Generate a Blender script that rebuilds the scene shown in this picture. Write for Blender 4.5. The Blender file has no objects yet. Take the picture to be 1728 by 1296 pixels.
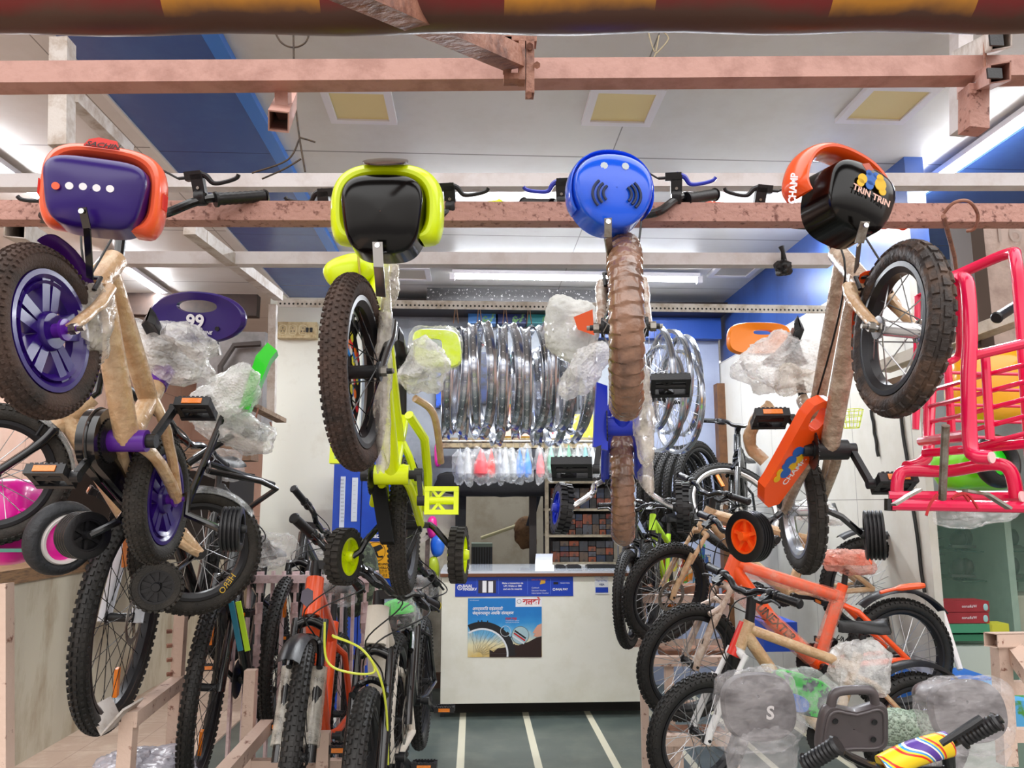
import bpy, math, random
from mathutils import Vector, Matrix, noise, Quaternion
V = Vector
PI = math.pi
rnd = random.Random(7)
sc = bpy.context.scene
col = sc.collection

# ---------------------------------------------------------------- camera
F = 1298.0
YAW, PITCH = math.radians(2.8), math.radians(8.85)
EYE = V((0, 0, 1.5))
FWD = V((math.sin(YAW)*math.cos(PITCH), math.cos(YAW)*math.cos(PITCH), math.sin(PITCH)))
RGT = V((math.cos(YAW), -math.sin(YAW), 0))
UPV = RGT.cross(FWD)
cam = bpy.data.cameras.new('camera')
cam.sensor_width = 36; cam.lens = 36*F/1728; cam.clip_start = 0.02; cam.clip_end = 100
co = bpy.data.objects.new('camera', cam); col.objects.link(co)
co.matrix_world = Matrix.Translation(EYE) @ Matrix((RGT, UPV, -FWD)).transposed().to_4x4()
sc.camera = co

# ---------------------------------------------------------------- world, exposure, lamps' shared values
sc.view_settings.view_transform = 'Standard'; sc.view_settings.look = 'None'
sc.view_settings.gamma = 1; sc.view_settings.use_curve_mapping = False
sc.view_settings.exposure = 0.25
world = bpy.data.worlds.new('sky'); sc.world = world; world.use_nodes = True
wn = world.node_tree.nodes; wl = world.node_tree.links
wbg = wn['Background']; wbg.inputs[0].default_value = (1.0, 0.94, 0.90, 1); wbg.inputs[1].default_value = 1.0
# overcast sky above, darker buildings and street low down
wtc = wn.new('ShaderNodeTexCoord'); wsp = wn.new('ShaderNodeSeparateXYZ'); wcr = wn.new('ShaderNodeValToRGB'); wmr = wn.new('ShaderNodeMapRange')
wl.new(wtc.outputs['Generated'], wsp.inputs[0]); wl.new(wsp.outputs[2], wmr.inputs[0]); wmr.inputs[1].default_value = -1; wmr.inputs[2].default_value = 1
wl.new(wmr.outputs[0], wcr.inputs[0])
for i_, (p_, c_) in enumerate(((0, (.10, .09, .085)), (.47, (.16, .145, .14)), (.52, (.34, .31, .29)), (.62, (.55, .52, .50)), (.70, (1, .97, .95)), (1, (1, 1, 1)))):
    e_ = wcr.color_ramp.elements[i_] if i_ < 2 else wcr.color_ramp.elements.new(p_)
    e_.position = p_; e_.color = (*c_, 1)
wst = wn.new('ShaderNodeVectorMath'); wst.operation = 'SCALE'; wst.inputs['Scale'].default_value = 2.5
wl.new(wcr.outputs[0], wst.inputs[0]); wl.new(wst.outputs[0], wbg.inputs[0])
TUBE_E = 42.0        # emission of a fluorescent tube
TUBE_W = 23.0        # watts per metre of tube

def W(px, py, Y):
    """world point seen at pixel (px,py), at world depth Y"""
    d = FWD + RGT*((px-864)/F) - UPV*((py-648)/F)
    return EYE + d*((Y-EYE.y)/d.y)
def Wz(px, py, z):
    d = FWD + RGT*((px-864)/F) - UPV*((py-648)/F)
    return EYE + d*((z-EYE.z)/d.z)
def Wx(px, py, x):
    d = FWD + RGT*((px-864)/F) - UPV*((py-648)/F)
    return EYE + d*((x-EYE.x)/d.x)
def m_px(n, Y): return n*Y/F       # metres of n pixels at depth Y

# ---------------------------------------------------------------- materials
def lin(h):
    h = h.lstrip('#'); o = []
    for i in (0, 2, 4):
        v = int(h[i:i+2], 16)/255
        o.append(v/12.92 if v <= .04045 else ((v+.055)/1.055)**2.4)
    return (*o, 1)
MATS = {}
def mat(name, c, rough=.5, metal=0, c2=None, ns=8, lo=.45, hi=.65, bump=0, bs=40, bump_kind='noise', alpha=1, emit=0,
        coat=0, trans=0, a2=None, spec=.5, stretch=None, sss=0):
    if name in MATS: return MATS[name]
    m = bpy.data.materials.new(name); m.use_nodes = True
    nt = m.node_tree; N = nt.nodes; L = nt.links
    b = N['Principled BSDF']
    b.inputs['Base Color'].default_value = lin(c); b.inputs['Roughness'].default_value = rough
    b.inputs['Metallic'].default_value = metal; b.inputs['Alpha'].default_value = alpha
    b.inputs['Specular IOR Level'].default_value = spec
    b.inputs['Coat Weight'].default_value = coat; b.inputs['Coat Roughness'].default_value = .08
    b.inputs['Transmission Weight'].default_value = trans
    if emit:
        b.inputs['Emission Color'].default_value = lin(c); b.inputs['Emission Strength'].default_value = emit
    tc = N.new('ShaderNodeTexCoord'); src = tc.outputs['Object']
    if stretch:
        mp = N.new('ShaderNodeMapping'); mp.inputs['Scale'].default_value = stretch
        L.new(src, mp.inputs[0]); src = mp.outputs[0]
    if c2 or a2 is not None:
        n = N.new('ShaderNodeTexNoise'); n.inputs['Scale'].default_value = ns; n.inputs['Detail'].default_value = 6
        n.inputs['Roughness'].default_value = .65
        L.new(src, n.inputs['Vector'])
        r = N.new('ShaderNodeMapRange'); r.inputs[1].default_value = lo; r.inputs[2].default_value = hi
        L.new(n.outputs['Fac'], r.inputs[0])
        if c2:
            mx = N.new('ShaderNodeMix'); mx.data_type = 'RGBA'
            mx.inputs['A'].default_value = lin(c); mx.inputs['B'].default_value = lin(c2)
            L.new(r.outputs[0], mx.inputs['Factor']); L.new(mx.outputs['Result'], b.inputs['Base Color'])
        if a2 is not None:
            r2 = N.new('ShaderNodeMapRange'); r2.inputs[1].default_value = .35; r2.inputs[2].default_value = .65
            r2.inputs[3].default_value = alpha; r2.inputs[4].default_value = a2
            L.new(n.outputs['Fac'], r2.inputs[0]); L.new(r2.outputs[0], b.inputs['Alpha'])
    if bump:
        if bump_kind == 'voronoi':
            n2 = N.new('ShaderNodeTexVoronoi'); n2.inputs['Scale'].default_value = bs; out = n2.outputs['Distance']
            inv = N.new('ShaderNodeMapRange'); inv.inputs[1].default_value = 0; inv.inputs[2].default_value = .6
            inv.inputs[3].default_value = 1; inv.inputs[4].default_value = 0
            L.new(out, inv.inputs[0]); out = inv.outputs[0]
        else:
            n2 = N.new('ShaderNodeTexNoise'); n2.inputs['Scale'].default_value = bs; n2.inputs['Detail'].default_value = 4
            out = n2.outputs['Fac']
        L.new(src, n2.inputs['Vector'])
        bp = N.new('ShaderNodeBump'); bp.inputs['Strength'].default_value = min(1, bump); bp.inputs['Distance'].default_value = .01
        L.new(out, bp.inputs['Height']); L.new(bp.outputs[0], b.inputs['Normal'])
    MATS[name] = m
    return m
def mnode(m):
    return m.node_tree.nodes, m.node_tree.links, m.node_tree.nodes['Principled BSDF']
def stripes_mat(name, base, line, axis, period, width, phase=0, rough=.5, axis2=None, period2=1, width2=0, phase2=0, noise_c=None, bump=0):
    """flat colour with straight lines (seams, painted stripes) at a world period"""
    m = mat(name, base, rough, c2=noise_c, ns=5, bump=bump, bs=60)
    N, L, b = mnode(m)
    tc = N.new('ShaderNodeTexCoord'); sp = N.new('ShaderNodeSeparateXYZ'); L.new(tc.outputs['Object'], sp.inputs[0])
    def fac(ax, per, wid, ph):
        a = N.new('ShaderNodeMath'); a.operation = 'SUBTRACT'; a.inputs[1].default_value = ph; L.new(sp.outputs[ax], a.inputs[0])
        d = N.new('ShaderNodeMath'); d.operation = 'DIVIDE'; d.inputs[1].default_value = per; L.new(a.outputs[0], d.inputs[0])
        f = N.new('ShaderNodeMath'); f.operation = 'FRACT'; L.new(d.outputs[0], f.inputs[0])
        l = N.new('ShaderNodeMath'); l.operation = 'LESS_THAN'; l.inputs[1].default_value = wid/per; L.new(f.outputs[0], l.inputs[0])
        return l.outputs[0]
    f1 = fac(axis, period, width, phase)
    if axis2 is not None:
        f2 = fac(axis2, period2, width2, phase2)
        mm = N.new('ShaderNodeMath'); mm.operation = 'MAXIMUM'; L.new(f1, mm.inputs[0]); L.new(f2, mm.inputs[1]); f1 = mm.outputs[0]
    mx = N.new('ShaderNodeMix'); mx.data_type = 'RGBA'; mx.inputs['B'].default_value = lin(line)
    if b.inputs['Base Color'].is_linked:
        L.new(b.inputs['Base Color'].links[0].from_socket, mx.inputs['A'])
    else: mx.inputs['A'].default_value = lin(base)
    L.new(f1, mx.inputs['Factor']); L.new(mx.outputs['Result'], b.inputs['Base Color'])
    return m

# ---------------------------------------------------------------- mesh collector (world coordinates)
def perp(a, hint=V((0, 0, 1))):
    a = a.normalized()
    h = hint - a*hint.dot(a)
    if h.length < 1e-4: h = V((1, 0, 0)) - a*a.x
    if h.length < 1e-4: h = V((0, 1, 0)) - a*a.y
    return h.normalized()
def smooth(pts, n=6, closed=False):
    P = [V(p) for p in pts]; out = []
    k = len(P)
    rng = range(k if closed else k-1)
    for i in rng:
        if closed: a, b, c, d = P[i-1], P[i], P[(i+1) % k], P[(i+2) % k]
        else: a, b, c, d = P[max(i-1, 0)], P[i], P[i+1], P[min(i+2, k-1)]
        for j in range(n):
            t = j/n
            out.append(.5*((2*b)+(c-a)*t+(2*a-5*b+4*c-d)*t*t+(3*b-a-3*c+d)*t**3))
    if not closed: out.append(P[-1])
    return out
class MB:
    def __init__(s): s.v = []; s.f = []
    def add(s, vs, fs):
        o = len(s.v); s.v += [V(v) for v in vs]; s.f += [tuple(i+o for i in f) for f in fs]; return s
    def hexa(s, p):      # 8 corner points, bottom 4 then top 4
        return s.add(p, [(3, 2, 1, 0), (4, 5, 6, 7), (0, 1, 5, 4), (1, 2, 6, 5), (2, 3, 7, 6), (3, 0, 4, 7)])
    def obox(s, c, ax, ay, az):   # centre and half-axis vectors
        c = V(c); ax, ay, az = V(ax), V(ay), V(az)
        return s.hexa([c-ax-ay-az, c+ax-ay-az, c+ax+ay-az, c-ax+ay-az, c-ax-ay+az, c+ax-ay+az, c+ax+ay+az, c-ax+ay+az])
    def box(s, a, b):
        a, b = V(a), V(b); c = (a+b)/2; h = (b-a)/2
        return s.obox(c, (h.x, 0, 0), (0, h.y, 0), (0, 0, h.z))
    def beam(s, p, q, w, h=None, up=V((0, 0, 1))):
        p, q = V(p), V(q); h = h or w; d = (q-p); u = perp(d, up); r = d.normalized().cross(u)
        return s.obox((p+q)/2, d/2, r*w/2, u*h/2)
    def hollow(s, p, q, w, t=.003, up=V((0, 0, 1))):   # square tube, open ends
        p, q = V(p), V(q); d = (q-p).normalized(); u = perp(d, up); r = d.cross(u)
        o = w/2; i = o-t
        for sg, dr, dn in ((1, u, r), (-1, u, r), (1, r, u), (-1, r, u)):
            s.obox((p+q)/2+dr*sg*(o-t/2), (q-p)/2, dn*o, dr*t/2)
        s.obox((p+q)/2, (q-p)/2*.96, r*i*.2, u*i*.2) if False else None
        return s
    def tube(s, pts, r, n=10, closed=False, caps=True):
        P = [V(p) for p in pts]; k = len(P)
        R = r if isinstance(r, (list, tuple)) else [r]*k
        if closed: T = [(P[(i+1) % k]-P[i-1]).normalized() for i in range(k)]
        else: T = [(P[min(i+1, k-1)]-P[max(i-1, 0)]).normalized() for i in range(k)]
        u = perp(T[0]); o = len(s.v)
        for i in range(k):
            u = perp(T[i], u); w = T[i].cross(u)
            # widen at sharp corners
            for j in range(n):
                a = 2*PI*j/n; s.v.append(P[i]+(u*math.cos(a)+w*math.sin(a))*R[i])
        m = k if closed else k-1
        for i in range(m):
            for j in range(n):
                a = o+i*n+j; b = o+i*n+(j+1) % n; i2 = (i+1) % k
                s.f.append((a, b, o+i2*n+(j+1) % n, o+i2*n+j))
        if caps and not closed:
            s.f.append(tuple(o+j for j in range(n))[::-1]); s.f.append(tuple(o+(k-1)*n+j for j in range(n)))
        return s
    def lathe(s, prof, c, ax, n=32, closed=False, e1=None):
        c = V(c); ax = V(ax).normalized(); e1 = e1 or perp(ax); e2 = ax.cross(e1); o = len(s.v); k = len(prof)
        for (r, h) in prof:
            for j in range(n):
                a = 2*PI*j/n; s.v.append(c+ax*h+(e1*math.cos(a)+e2*math.sin(a))*r)
        for i in range(k if closed else k-1):
            for j in range(n):
                i2 = (i+1) % k
                s.f.append((o+i*n+j, o+i*n+(j+1) % n, o+i2*n+(j+1) % n, o+i2*n+j))
        if not closed:
            if prof[0][0] > 1e-6: s.f.append(tuple(o+j for j in range(n))[::-1])
            if prof[-1][0] > 1e-6: s.f.append(tuple(o+(k-1)*n+j for j in range(n)))
        return s
    def cyl(s, p, q, r, n=16, r2=None):
        p, q = V(p), V(q); r2 = r if r2 is None else r2
        return s.lathe([(r, 0), (r2, (q-p).length)], p, q-p, n)
    def ring(s, c, ax, R, r, n=40, m=10, sq=1.0):
        prof = [(R+r*math.cos(2*PI*i/m), r*sq*math.sin(2*PI*i/m)) for i in range(m)]
        return s.lathe(prof, c, ax, n, closed=True)
    def prism(s, poly, c, ux, uy, depth):
        """poly in 2D, placed by ux, uy; extruded along ux x uy by depth (centred)"""
        ux, uy = V(ux), V(uy); w = ux.cross(uy).normalized()*depth/2; c = V(c); k = len(poly)
        vs = [c+ux*a+uy*b-w for a, b in poly]+[c+ux*a+uy*b+w for a, b in poly]
        fs = [tuple(range(k))[::-1], tuple(range(k, 2*k))]+[(i, (i+1) % k, k+(i+1) % k, k+i) for i in range(k)]
        return s.add(vs, fs)
    def holed(s, outer, inner, c, ux, uy, depth):
        """ring-like plate: outer and inner loops of equal count"""
        ux, uy = V(ux), V(uy); w = ux.cross(uy).normalized()*depth/2; c = V(c); k = len(outer)
        vs = [c+ux*a+uy*b+w*g for g in (-1, 1) for lp in (outer, inner) for a, b in lp]
        fs = []
        for i in range(k):
            j = (i+1) % k
            fs += [(i, j, k+j, k+i)[::-1], (2*k+i, 2*k+j, 3*k+j, 3*k+i), (i, j, 2*k+j, 2*k+i), (k+j, k+i, 3*k+i, 3*k+j)]
        return s.add(vs, fs)
    def grid(s, fn, nu, nv, cu=False, cv=False):
        o = len(s.v)
        for i in range(nu):
            for j in range(nv): s.v.append(V(fn(i/(nu if cu else nu-1), j/(nv if cv else nv-1))))
        for i in range(nu if cu else nu-1):
            for j in range(nv if cv else nv-1):
                i2 = (i+1) % nu; j2 = (j+1) % nv
                s.f.append((o+i*nv+j, o+i2*nv+j, o+i2*nv+j2, o+i*nv+j2))
        return s
    def sell(s, c, ax, ay, az, e1=.6, e2=.6, nu=28, nv=16, v0=-1, v1=1, amp=0, fr=8, seed=0):
        """superellipsoid; az the pole axis; v0..v1 the part kept (-1 south, 1 north); amp roughens it"""
        c, ax, ay, az = V(c), V(ax), V(ay), V(az)
        def sp(x, e): return math.copysign(abs(x)**e, x)
        def fn(u, v):
            a = 2*PI*u; b = (v0+(v1-v0)*v)*PI/2
            x = sp(math.cos(b), e1)*sp(math.cos(a), e2); y = sp(math.cos(b), e1)*sp(math.sin(a), e2); z = sp(math.sin(b), e1)
            p = c+ax*x+ay*y+az*z
            if amp:
                q = p*fr+V((seed*3.1, seed*1.7, seed)); d = p-c
                p = c+d*(1+amp*noise.noise(q))+noise.noise_vector(q*2.3)*amp*.25*min(ax.length, ay.length, az.length)
            return p
        return s.grid(fn, nu, nv, cu=True)
    def jitter(s, amp, fr, seed=0):
        for i, p in enumerate(s.v): s.v[i] = p+noise.noise_vector(p*fr+V((seed, seed*2, 0)))*amp
        return s
    def build(s, name, m, parent=None, ang=35, label=None):
        base = V((0, 0, 0))
        if parent is not None: base = BASE[root_of(parent)]
        me = bpy.data.meshes.new(name)
        if parent is None:
            # a thing that is one mesh: put its origin at its own base
            if s.v:
                xs = [v.x for v in s.v]; ys = [v.y for v in s.v]; zs = [v.z for v in s.v]
                base = V(((min(xs)+max(xs))/2, (min(ys)+max(ys))/2, min(zs)))
            if s.__dict__.get('world'): base = V((0, 0, 0))
        me.from_pydata([v-base for v in s.v], [], s.f); me.update()
        me.polygons.foreach_set('use_smooth', [True]*len(me.polygons))
        me.set_sharp_from_angle(angle=math.radians(ang))
        me.materials.append(m)
        o = bpy.data.objects.new(name, me); col.objects.link(o)
        if parent is not None: o.parent = parent
        else: o.location = base; BASE[o.name] = base
        if label: o['label'] = label
        return o
BASE = {}
def root_of(o):
    while o.parent: o = o.parent
    return o.name
def thing(name, loc, label, cat, group=None):
    o = bpy.data.objects.new(name, None); o.empty_display_size = .05; o.location = V(loc); col.objects.link(o)
    BASE[o.name] = V(loc); return tag(o, label, cat, group)
def tag(o, label, cat, group=None, kind=None):
    if len(label.split()) > 16 or len(label.split()) < 4: print('LABEL', len(label.split()), label)
    o['label'] = label; o['category'] = cat
    if group: o['group'] = group
    if kind: o['kind'] = kind
    return o
def struct(name, mb, m, parent=None, label=None):
    mb.world = True
    o = mb.build(name, m, parent)
    if parent is None: o['kind'] = 'structure'
    if label: o['label'] = label
    return o
def text(name, body, c, ux, uy, size, m, parent, depth=.0006, shear=0, bold=0, align='CENTER', space=1.0):
    """flat lettering as a mesh, centred at c; ux reading direction, uy up; size = capital height in metres"""
    cu = bpy.data.curves.new(name, 'FONT'); cu.body = body; cu.size = 1; cu.align_x = align; cu.align_y = 'CENTER'
    cu.extrude = 0; cu.shear = shear; cu.offset = bold; cu.space_character = space; cu.resolution_u = 3
    to = bpy.data.objects.new(name, cu); col.objects.link(to)
    me = bpy.data.meshes.new_from_object(to.evaluated_get(bpy.context.evaluated_depsgraph_get()))
    bpy.data.objects.remove(to); bpy.data.curves.remove(cu)
    ux, uy = V(ux).normalized(), V(uy).normalized(); k = size/.69
    mb = MB(); mb.add([V(c)+ux*v.co.x*k+uy*v.co.y*k for v in me.vertices], [tuple(p.vertices) for p in me.polygons])
    bpy.data.meshes.remove(me)
    return mb.build(name, m, parent)
def rot_about(p, o, ax, a):
    return V(o)+Quaternion(V(ax).normalized(), a) @ (V(p)-V(o))
def sup(n, a, b, e):      # superellipse loop
    out = []
    for i in range(n):
        t = 2*PI*i/n; c, s_ = math.cos(t), math.sin(t)
        out.append((a*math.copysign(abs(c)**e, c), b*math.copysign(abs(s_)**e, s_)))
    return out

# shared materials
M_RUB = mat('rubber', '#26231f', .75, c2='#35302b', ns=20, bump=.3, bs=200)
M_RUBB = mat('dusty_rubber', '#4a3830', .85, c2='#2b2421', ns=9, bump=.4, bs=180)
M_BLK = mat('black_plastic', '#17171a', .35, bump=.08, bs=200)
M_BLKM = mat('black_paint', '#0f0f12', .22, coat=.5)
M_CHR = mat('chrome', '#d8d8da', .18, 1)
M_STEEL = mat('zinc_steel', '#a8a39c', .38, .9, c2='#7a6a5c', ns=30)
M_SPK = mat('spoke_steel', '#b9b9bb', .3, .9)
M_SPKB = mat('black_spoke', '#1a1a1c', .4, .3)
M_RIM = mat('alloy_rim', '#b4b7bd', .25, .95)
M_RIMB = mat('black_rim', '#1c1c20', .35, .2)
M_ORR = mat('amber_reflector', '#f0820f', .2, coat=.6, bump=.3, bs=300)
M_TAN = mat('tan_film_wrap', '#c6a078', .28, c2='#d9bd98', ns=18, bump=.7, bs=45, coat=.5, stretch=(1, 1, 1))
M_FILM = mat('clear_film', '#e6dfd2', .2, alpha=.25, a2=.65, ns=25, bump=.5, bs=22, coat=.5)
M_CLEAR = mat('clear_bag', '#f2f4f4', .14, alpha=.04, a2=.34, ns=16, bump=.6, bs=16, spec=.9)
M_BUB = mat('bubble_wrap', '#fbfbfa', .18, alpha=.3, a2=.68, ns=12, bump=.4, bs=120, bump_kind='voronoi', coat=.5)
M_CAB = mat('black_cable', '#141414', .4)
# ================================================================ THE SETTING
CEIL = 3.3
m_floor = stripes_mat('kota_stone', '#4a5350', '#c9c4ae', 0, .452, .045, phase=-.09, rough=.28, noise_c='#59615b')
struct('floor', MB().box((-1.62, 1.2, -.05), (4.5, 9.5, 0)), m_floor)
m_ramp = stripes_mat('crazy_tile', '#b39a88', '#8c7465', 0, .3, .004, rough=.6, axis2=1, period2=.3, width2=.004, noise_c='#c4ae9c', bump=.2)
struct('floor_entry', MB().box((-3.4, -3, -.06), (-1.62, 9.5, .012)), m_ramp)
m_pave = mat('pavement', '#8b8680', .8, c2='#77716a', ns=4, bump=.4, bs=30)
struct('floor_pavement', MB().box((-6, -6, -.1), (6, 1.2, -.01)), m_pave)
m_ceil = stripes_mat('ceiling_panel', '#cfcdc8', '#7d7972', 1, 1.22, .012, phase=.12, rough=.35, axis2=0, period2=2.44, width2=.006, phase2=.7, noise_c='#cac7c1')
struct('ceiling', MB().box((-3.6, 2.1, CEIL), (4.6, 9.5, CEIL+.05)), m_ceil)
m_blue = stripes_mat('blue_ceiling_panel', '#3f5f9e', '#263c70', 1, 1.22, .008, phase=.12, rough=.25, noise_c='#4466a4')
struct('trim_1', MB().box((-1.62, 2.1, CEIL-.02), (-1.05, 6.69, CEIL)), m_blue, label='blue gloss panel strip of the ceiling')
m_blue2 = mat('blue_edging', '#3f7fd6', .3)
struct('trim_2', MB().box((-1.05, 2.1, CEIL-.035), (-.985, 6.69, CEIL)), m_blue2, label='bright blue edging of the ceiling strip')
struct('trim_3', MB().box((2.62, 2.1, CEIL-.02), (4.6, 6.69, CEIL)), m_blue, label='blue ceiling panels beyond the right tube lights')
struct('trim_4', MB().box((-1.64, 2.1, CEIL-.03), (-1.62, 6.69, CEIL)), mat('white_trim', '#d8d6d2', .5))
# left low wall and its upper part
m_grim = mat('grimy_plaster', '#b8b09c', .8, c2='#8a7558', ns=3, lo=.5, hi=.75, bump=.3, bs=15, stretch=(1, 1, .35))
struct('wall_left', MB().box((-2.8, 1.0, 0), (-2.62, 9.4, 1.05)), m_grim)
struct('trim_5', MB().box((-3.4, 1.0, 1.05), (-2.6, 9.4, 1.13)), mat('wood_ledge', '#8a6a4a', .6, c2='#5e4632', ns=12, stretch=(8, 1, 8)))
m_pink = stripes_mat('pink_tile', '#dcb5a2', '#a88574', 1, .6, .006, rough=.35, axis2=2, period2=.45, width2=.006, noise_c='#e3c0ae')
struct('wall_left_upper', MB().box((-3.5, 1.0, 1.0), (-3.4, 9.4, CEIL)), m_pink)
m_pinkb = stripes_mat('pink_tile_back', '#dcb5a2', '#a88574', 0, .6, .006, rough=.35, axis2=2, period2=.45, width2=.006, noise_c='#e3c0ae')
struct('wall_far_left', MB().box((-3.5, 9.4, 0), (-1.6, 9.5, CEIL)), m_pinkb)
# cream wall panel beside the blue partition
m_cream = mat('cream_paint', '#e3e2d4', .45, c2='#cfc9b6', ns=2.5, lo=.55, hi=.8)
pl, pr = W(437, 900, 6.6).x, W(600, 900, 6.6).x
struct('wall_cream', MB().box((pl, 6.6, 0), (pr, 6.75, CEIL)), m_cream)
# back wall
m_lav = mat('lavender_paint', '#9ba4bd', .5, c2='#8f98b2', ns=2)
m_grey = mat('grey_back_paint', '#8a8f96', .55, c2='#73777d', ns=3)
zt = W(800, 822, 6.7).z
xd0, xd1, xs1 = W(778, 900, 6.7).x, W(897, 900, 6.7).x, W(1045, 900, 6.7).x
struct('wall_back_left', MB().box((pr, 6.7, 0), (xd0, 6.8, zt)), mat('worn_cream', '#c9c1ae', .6, c2='#a59b86', ns=5))
struct('wall_back_upper', MB().box((pr, 6.7, zt), (xs1, 6.8, CEIL)), m_grey)
struct('wall_back_lavender', MB().box((xs1, 6.7, 0), (2.19, 6.8, CEIL)), m_lav)
struct('wall_store', MB().box((-1.0, 8.4, 0), (1.6, 8.5, CEIL)), mat('store_wall', '#a8a08f', .7, c2='#958b78', ns=3))
struct('trim_6', MB().box((xd1-.02, 6.66, 0), (xd1+.04, 6.72, zt)), mat('dark_wood', '#2b2320', .6))
struct('trim_7', MB().box((pr, 6.4, CEIL-.16), (2.19, 6.69, CEIL-.07)), mat('dark_brown', '#241a18', .5), label='dark brown shutter box under the ceiling')
struct('trim_8', MB().box((.9, 6.6, 2.95), (2.19, 6.69, CEIL-.16)), mat('band_blue', '#1f4aa0', .35), label='blue band high on the back wall')
m_brown = mat('brown_frame', '#6a4526', .5, c2='#4e3018', ns=10)
struct('trim_9', MB().box((2.13, 6.6, 0), (2.2, 6.7, 2.55)), m_brown)
struct('baseboard_back', MB().box((pr, 6.66, 0), (xd0, 6.7, .12)), mat('brown_base', '#6b5140', .6))
# right wall of white laminate
m_lam = stripes_mat('white_laminate', '#d2cfc6', '#8e8a84', 1, .61, .005, phase=.1, rough=.35, axis2=2, period2=1.22, width2=.005, phase2=.3, noise_c='#cbc7bc')
struct('wall_right', MB().box((2.2, 3.68, 0), (2.24, 6.8, 2.75)), m_lam)
struct('wall_right_upper', MB().box((2.24, 3.7, 2.75), (2.34, 6.8, CEIL)), mat('blue_fascia', '#2a4a8c', .35, c2='#233c74', ns=3))
m_conc = mat('grimy_pink_plaster', '#c9b3a8', .75, c2='#a58f84', ns=5, bump=.25, bs=25)
wr = W(1640, 500, 3.3).x
struct('wall_right_pillar', MB().box((wr, 3.2, 2.05), (4.4, 3.34, 2.8)), m_conc)
struct('trim_10', MB().box((wr, 3.16, 1.98), (4.4, 3.34, 2.06)), mat('grimy_white', '#b9b0a6', .7, c2='#8d8378', ns=8))
struct('trim_11', MB().box((wr-.06, 3.18, 1.95), (wr, 3.34, 2.8)), mat('rust_angle', '#4a3a30', .7))
struct('trim_12', MB().beam(W(1490, 620, 3.6), W(1760, 520, 2.9), .09, .05), mat('dusty_white', '#cdc7bd', .6, c2='#a89f92', ns=10), label='dusty white ledge running along the right side')
struct('trim_13', MB().beam(W(1500, 652, 3.62), W(1760, 575, 2.95), .07, .05), mat('dusty_brown', '#7c6552', .7))
text('trim_14', '16', W(1700, 392, 3.195), (1, 0, 0), (0, 0, 1), .1, mat('faded_paint', '#b8a69c', .8), None)['kind'] = 'structure'

struct('wall_right_outer', MB().box((2.24, 5.3, 0), (4.6, 5.36, CEIL)), mat('pale_grey_wall', '#a9aca8', .6, c2='#97988f', ns=3))
struct('wall_right_street', MB().box((4.5, .8, 0), (4.6, 5.3, CEIL)), m_conc)
# ceiling panel lights
m_wf = mat('white_enamel', '#dedbe0', .4)
m_lamp_off = mat('unlit_diffuser', '#e2cf94', .5)
for i, (cx, cy, s_, lab) in enumerate([(607, 178, .155, 'square ceiling panel light above the left pink beam, leftmost of three'),
                                 (1050, 180, .165, 'square ceiling panel light above the blue basket, middle of three'),
                                 (1497, 176, .165, 'square ceiling panel light above the orange basket, rightmost of three')]):
    p = Wz(cx, cy, CEIL-.012)
    t = thing('ceiling_light', (p.x, p.y, CEIL-.02), lab, 'ceiling light', 'square panel lights')
    q = s_*.78
    MB().holed([(-s_, -s_), (s_, -s_), (s_, s_), (-s_, s_)], [(-q, -q), (q, -q), (q, q), (-q, q)], (p.x, p.y, CEIL-.012), (1, 0, 0), (0, 1, 0), .022).build('frame', m_wf, t)
    MB().box((p.x-q, p.y-q, CEIL-.014), (p.x+q, p.y+q, CEIL-.006)).build('diffuser', m_lamp_off, t)
for (cx, cy, lab) in [(1240, 456, 'small square ceiling light far back near the right end of the tube'), (690, 462, 'small square ceiling light far back behind the yellow basket')]:
    p = Wz(cx, cy, CEIL-.012)
    t = thing('ceiling_light', (p.x, p.y, CEIL-.02), lab, 'ceiling light', 'square panel lights')
    MB().holed([(-.17, -.17), (.17, -.17), (.17, .17), (-.17, .17)], [(-.13, -.13), (.13, -.13), (.13, .13), (-.13, .13)], (p.x, p.y, CEIL-.012), (1, 0, 0), (0, 1, 0), .022).build('frame', m_wf, t)
    MB().box((p.x-.13, p.y-.13, CEIL-.014), (p.x+.13, p.y+.13, CEIL-.006)).build('diffuser', mat('unlit_grey', '#b9b2a4', .5), t)

# tube lights
m_tube = mat('tube_light_glow', '#f4f8ff', .5, emit=TUBE_E)
def tube_light(p, q, lab):
    p, q = V(p), V(q); d = (q-p).normalized(); mid = (p+q)/2
    t = thing('tube_light', (mid.x, mid.y, p.z-.03), lab, 'tube light', 'fluorescent tube lights')
    MB().beam(p+V((0, 0, .035)), q+V((0, 0, .035)), .06, .03).build('batten', m_wf, t)
    MB().tube([p, q], .016, 12).build('tube', m_tube, t)
    for e in (p, q): MB().beam(e-d*.02, e+d*.02, .045, .05).build('end_cap', m_wf, t)
    li = bpy.data.lights.new('tube_lamp', 'AREA'); li.shape = 'RECTANGLE'; li.size = (q-p).length; li.size_y = .04
    li.energy = TUBE_W*(q-p).length; li.color = (.93, .97, 1)
    lo_ = bpy.data.objects.new('tube_lamp', li); col.objects.link(lo_); lo_.parent = t
    lo_.matrix_world = Matrix.Translation(mid-V((0, 0, .02))-BASE[t.name]) @ Matrix((d, V((0, 0, 1)).cross(d), V((0, 0, 1)))).transposed().to_4x4()
zc = CEIL-.07
tube_light((2.5, 3.02, zc), (2.5, 4.24, zc), 'bright tube light along the blue ceiling at upper right')
tube_light((2.5, 5.3, zc), (2.5, 6.3, zc), 'tube light far back at right behind the orange wheel')
tube_light((-.18, 5.75, zc), (1.75, 5.75, zc), 'long tube light across the ceiling over the hanging rims')
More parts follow.
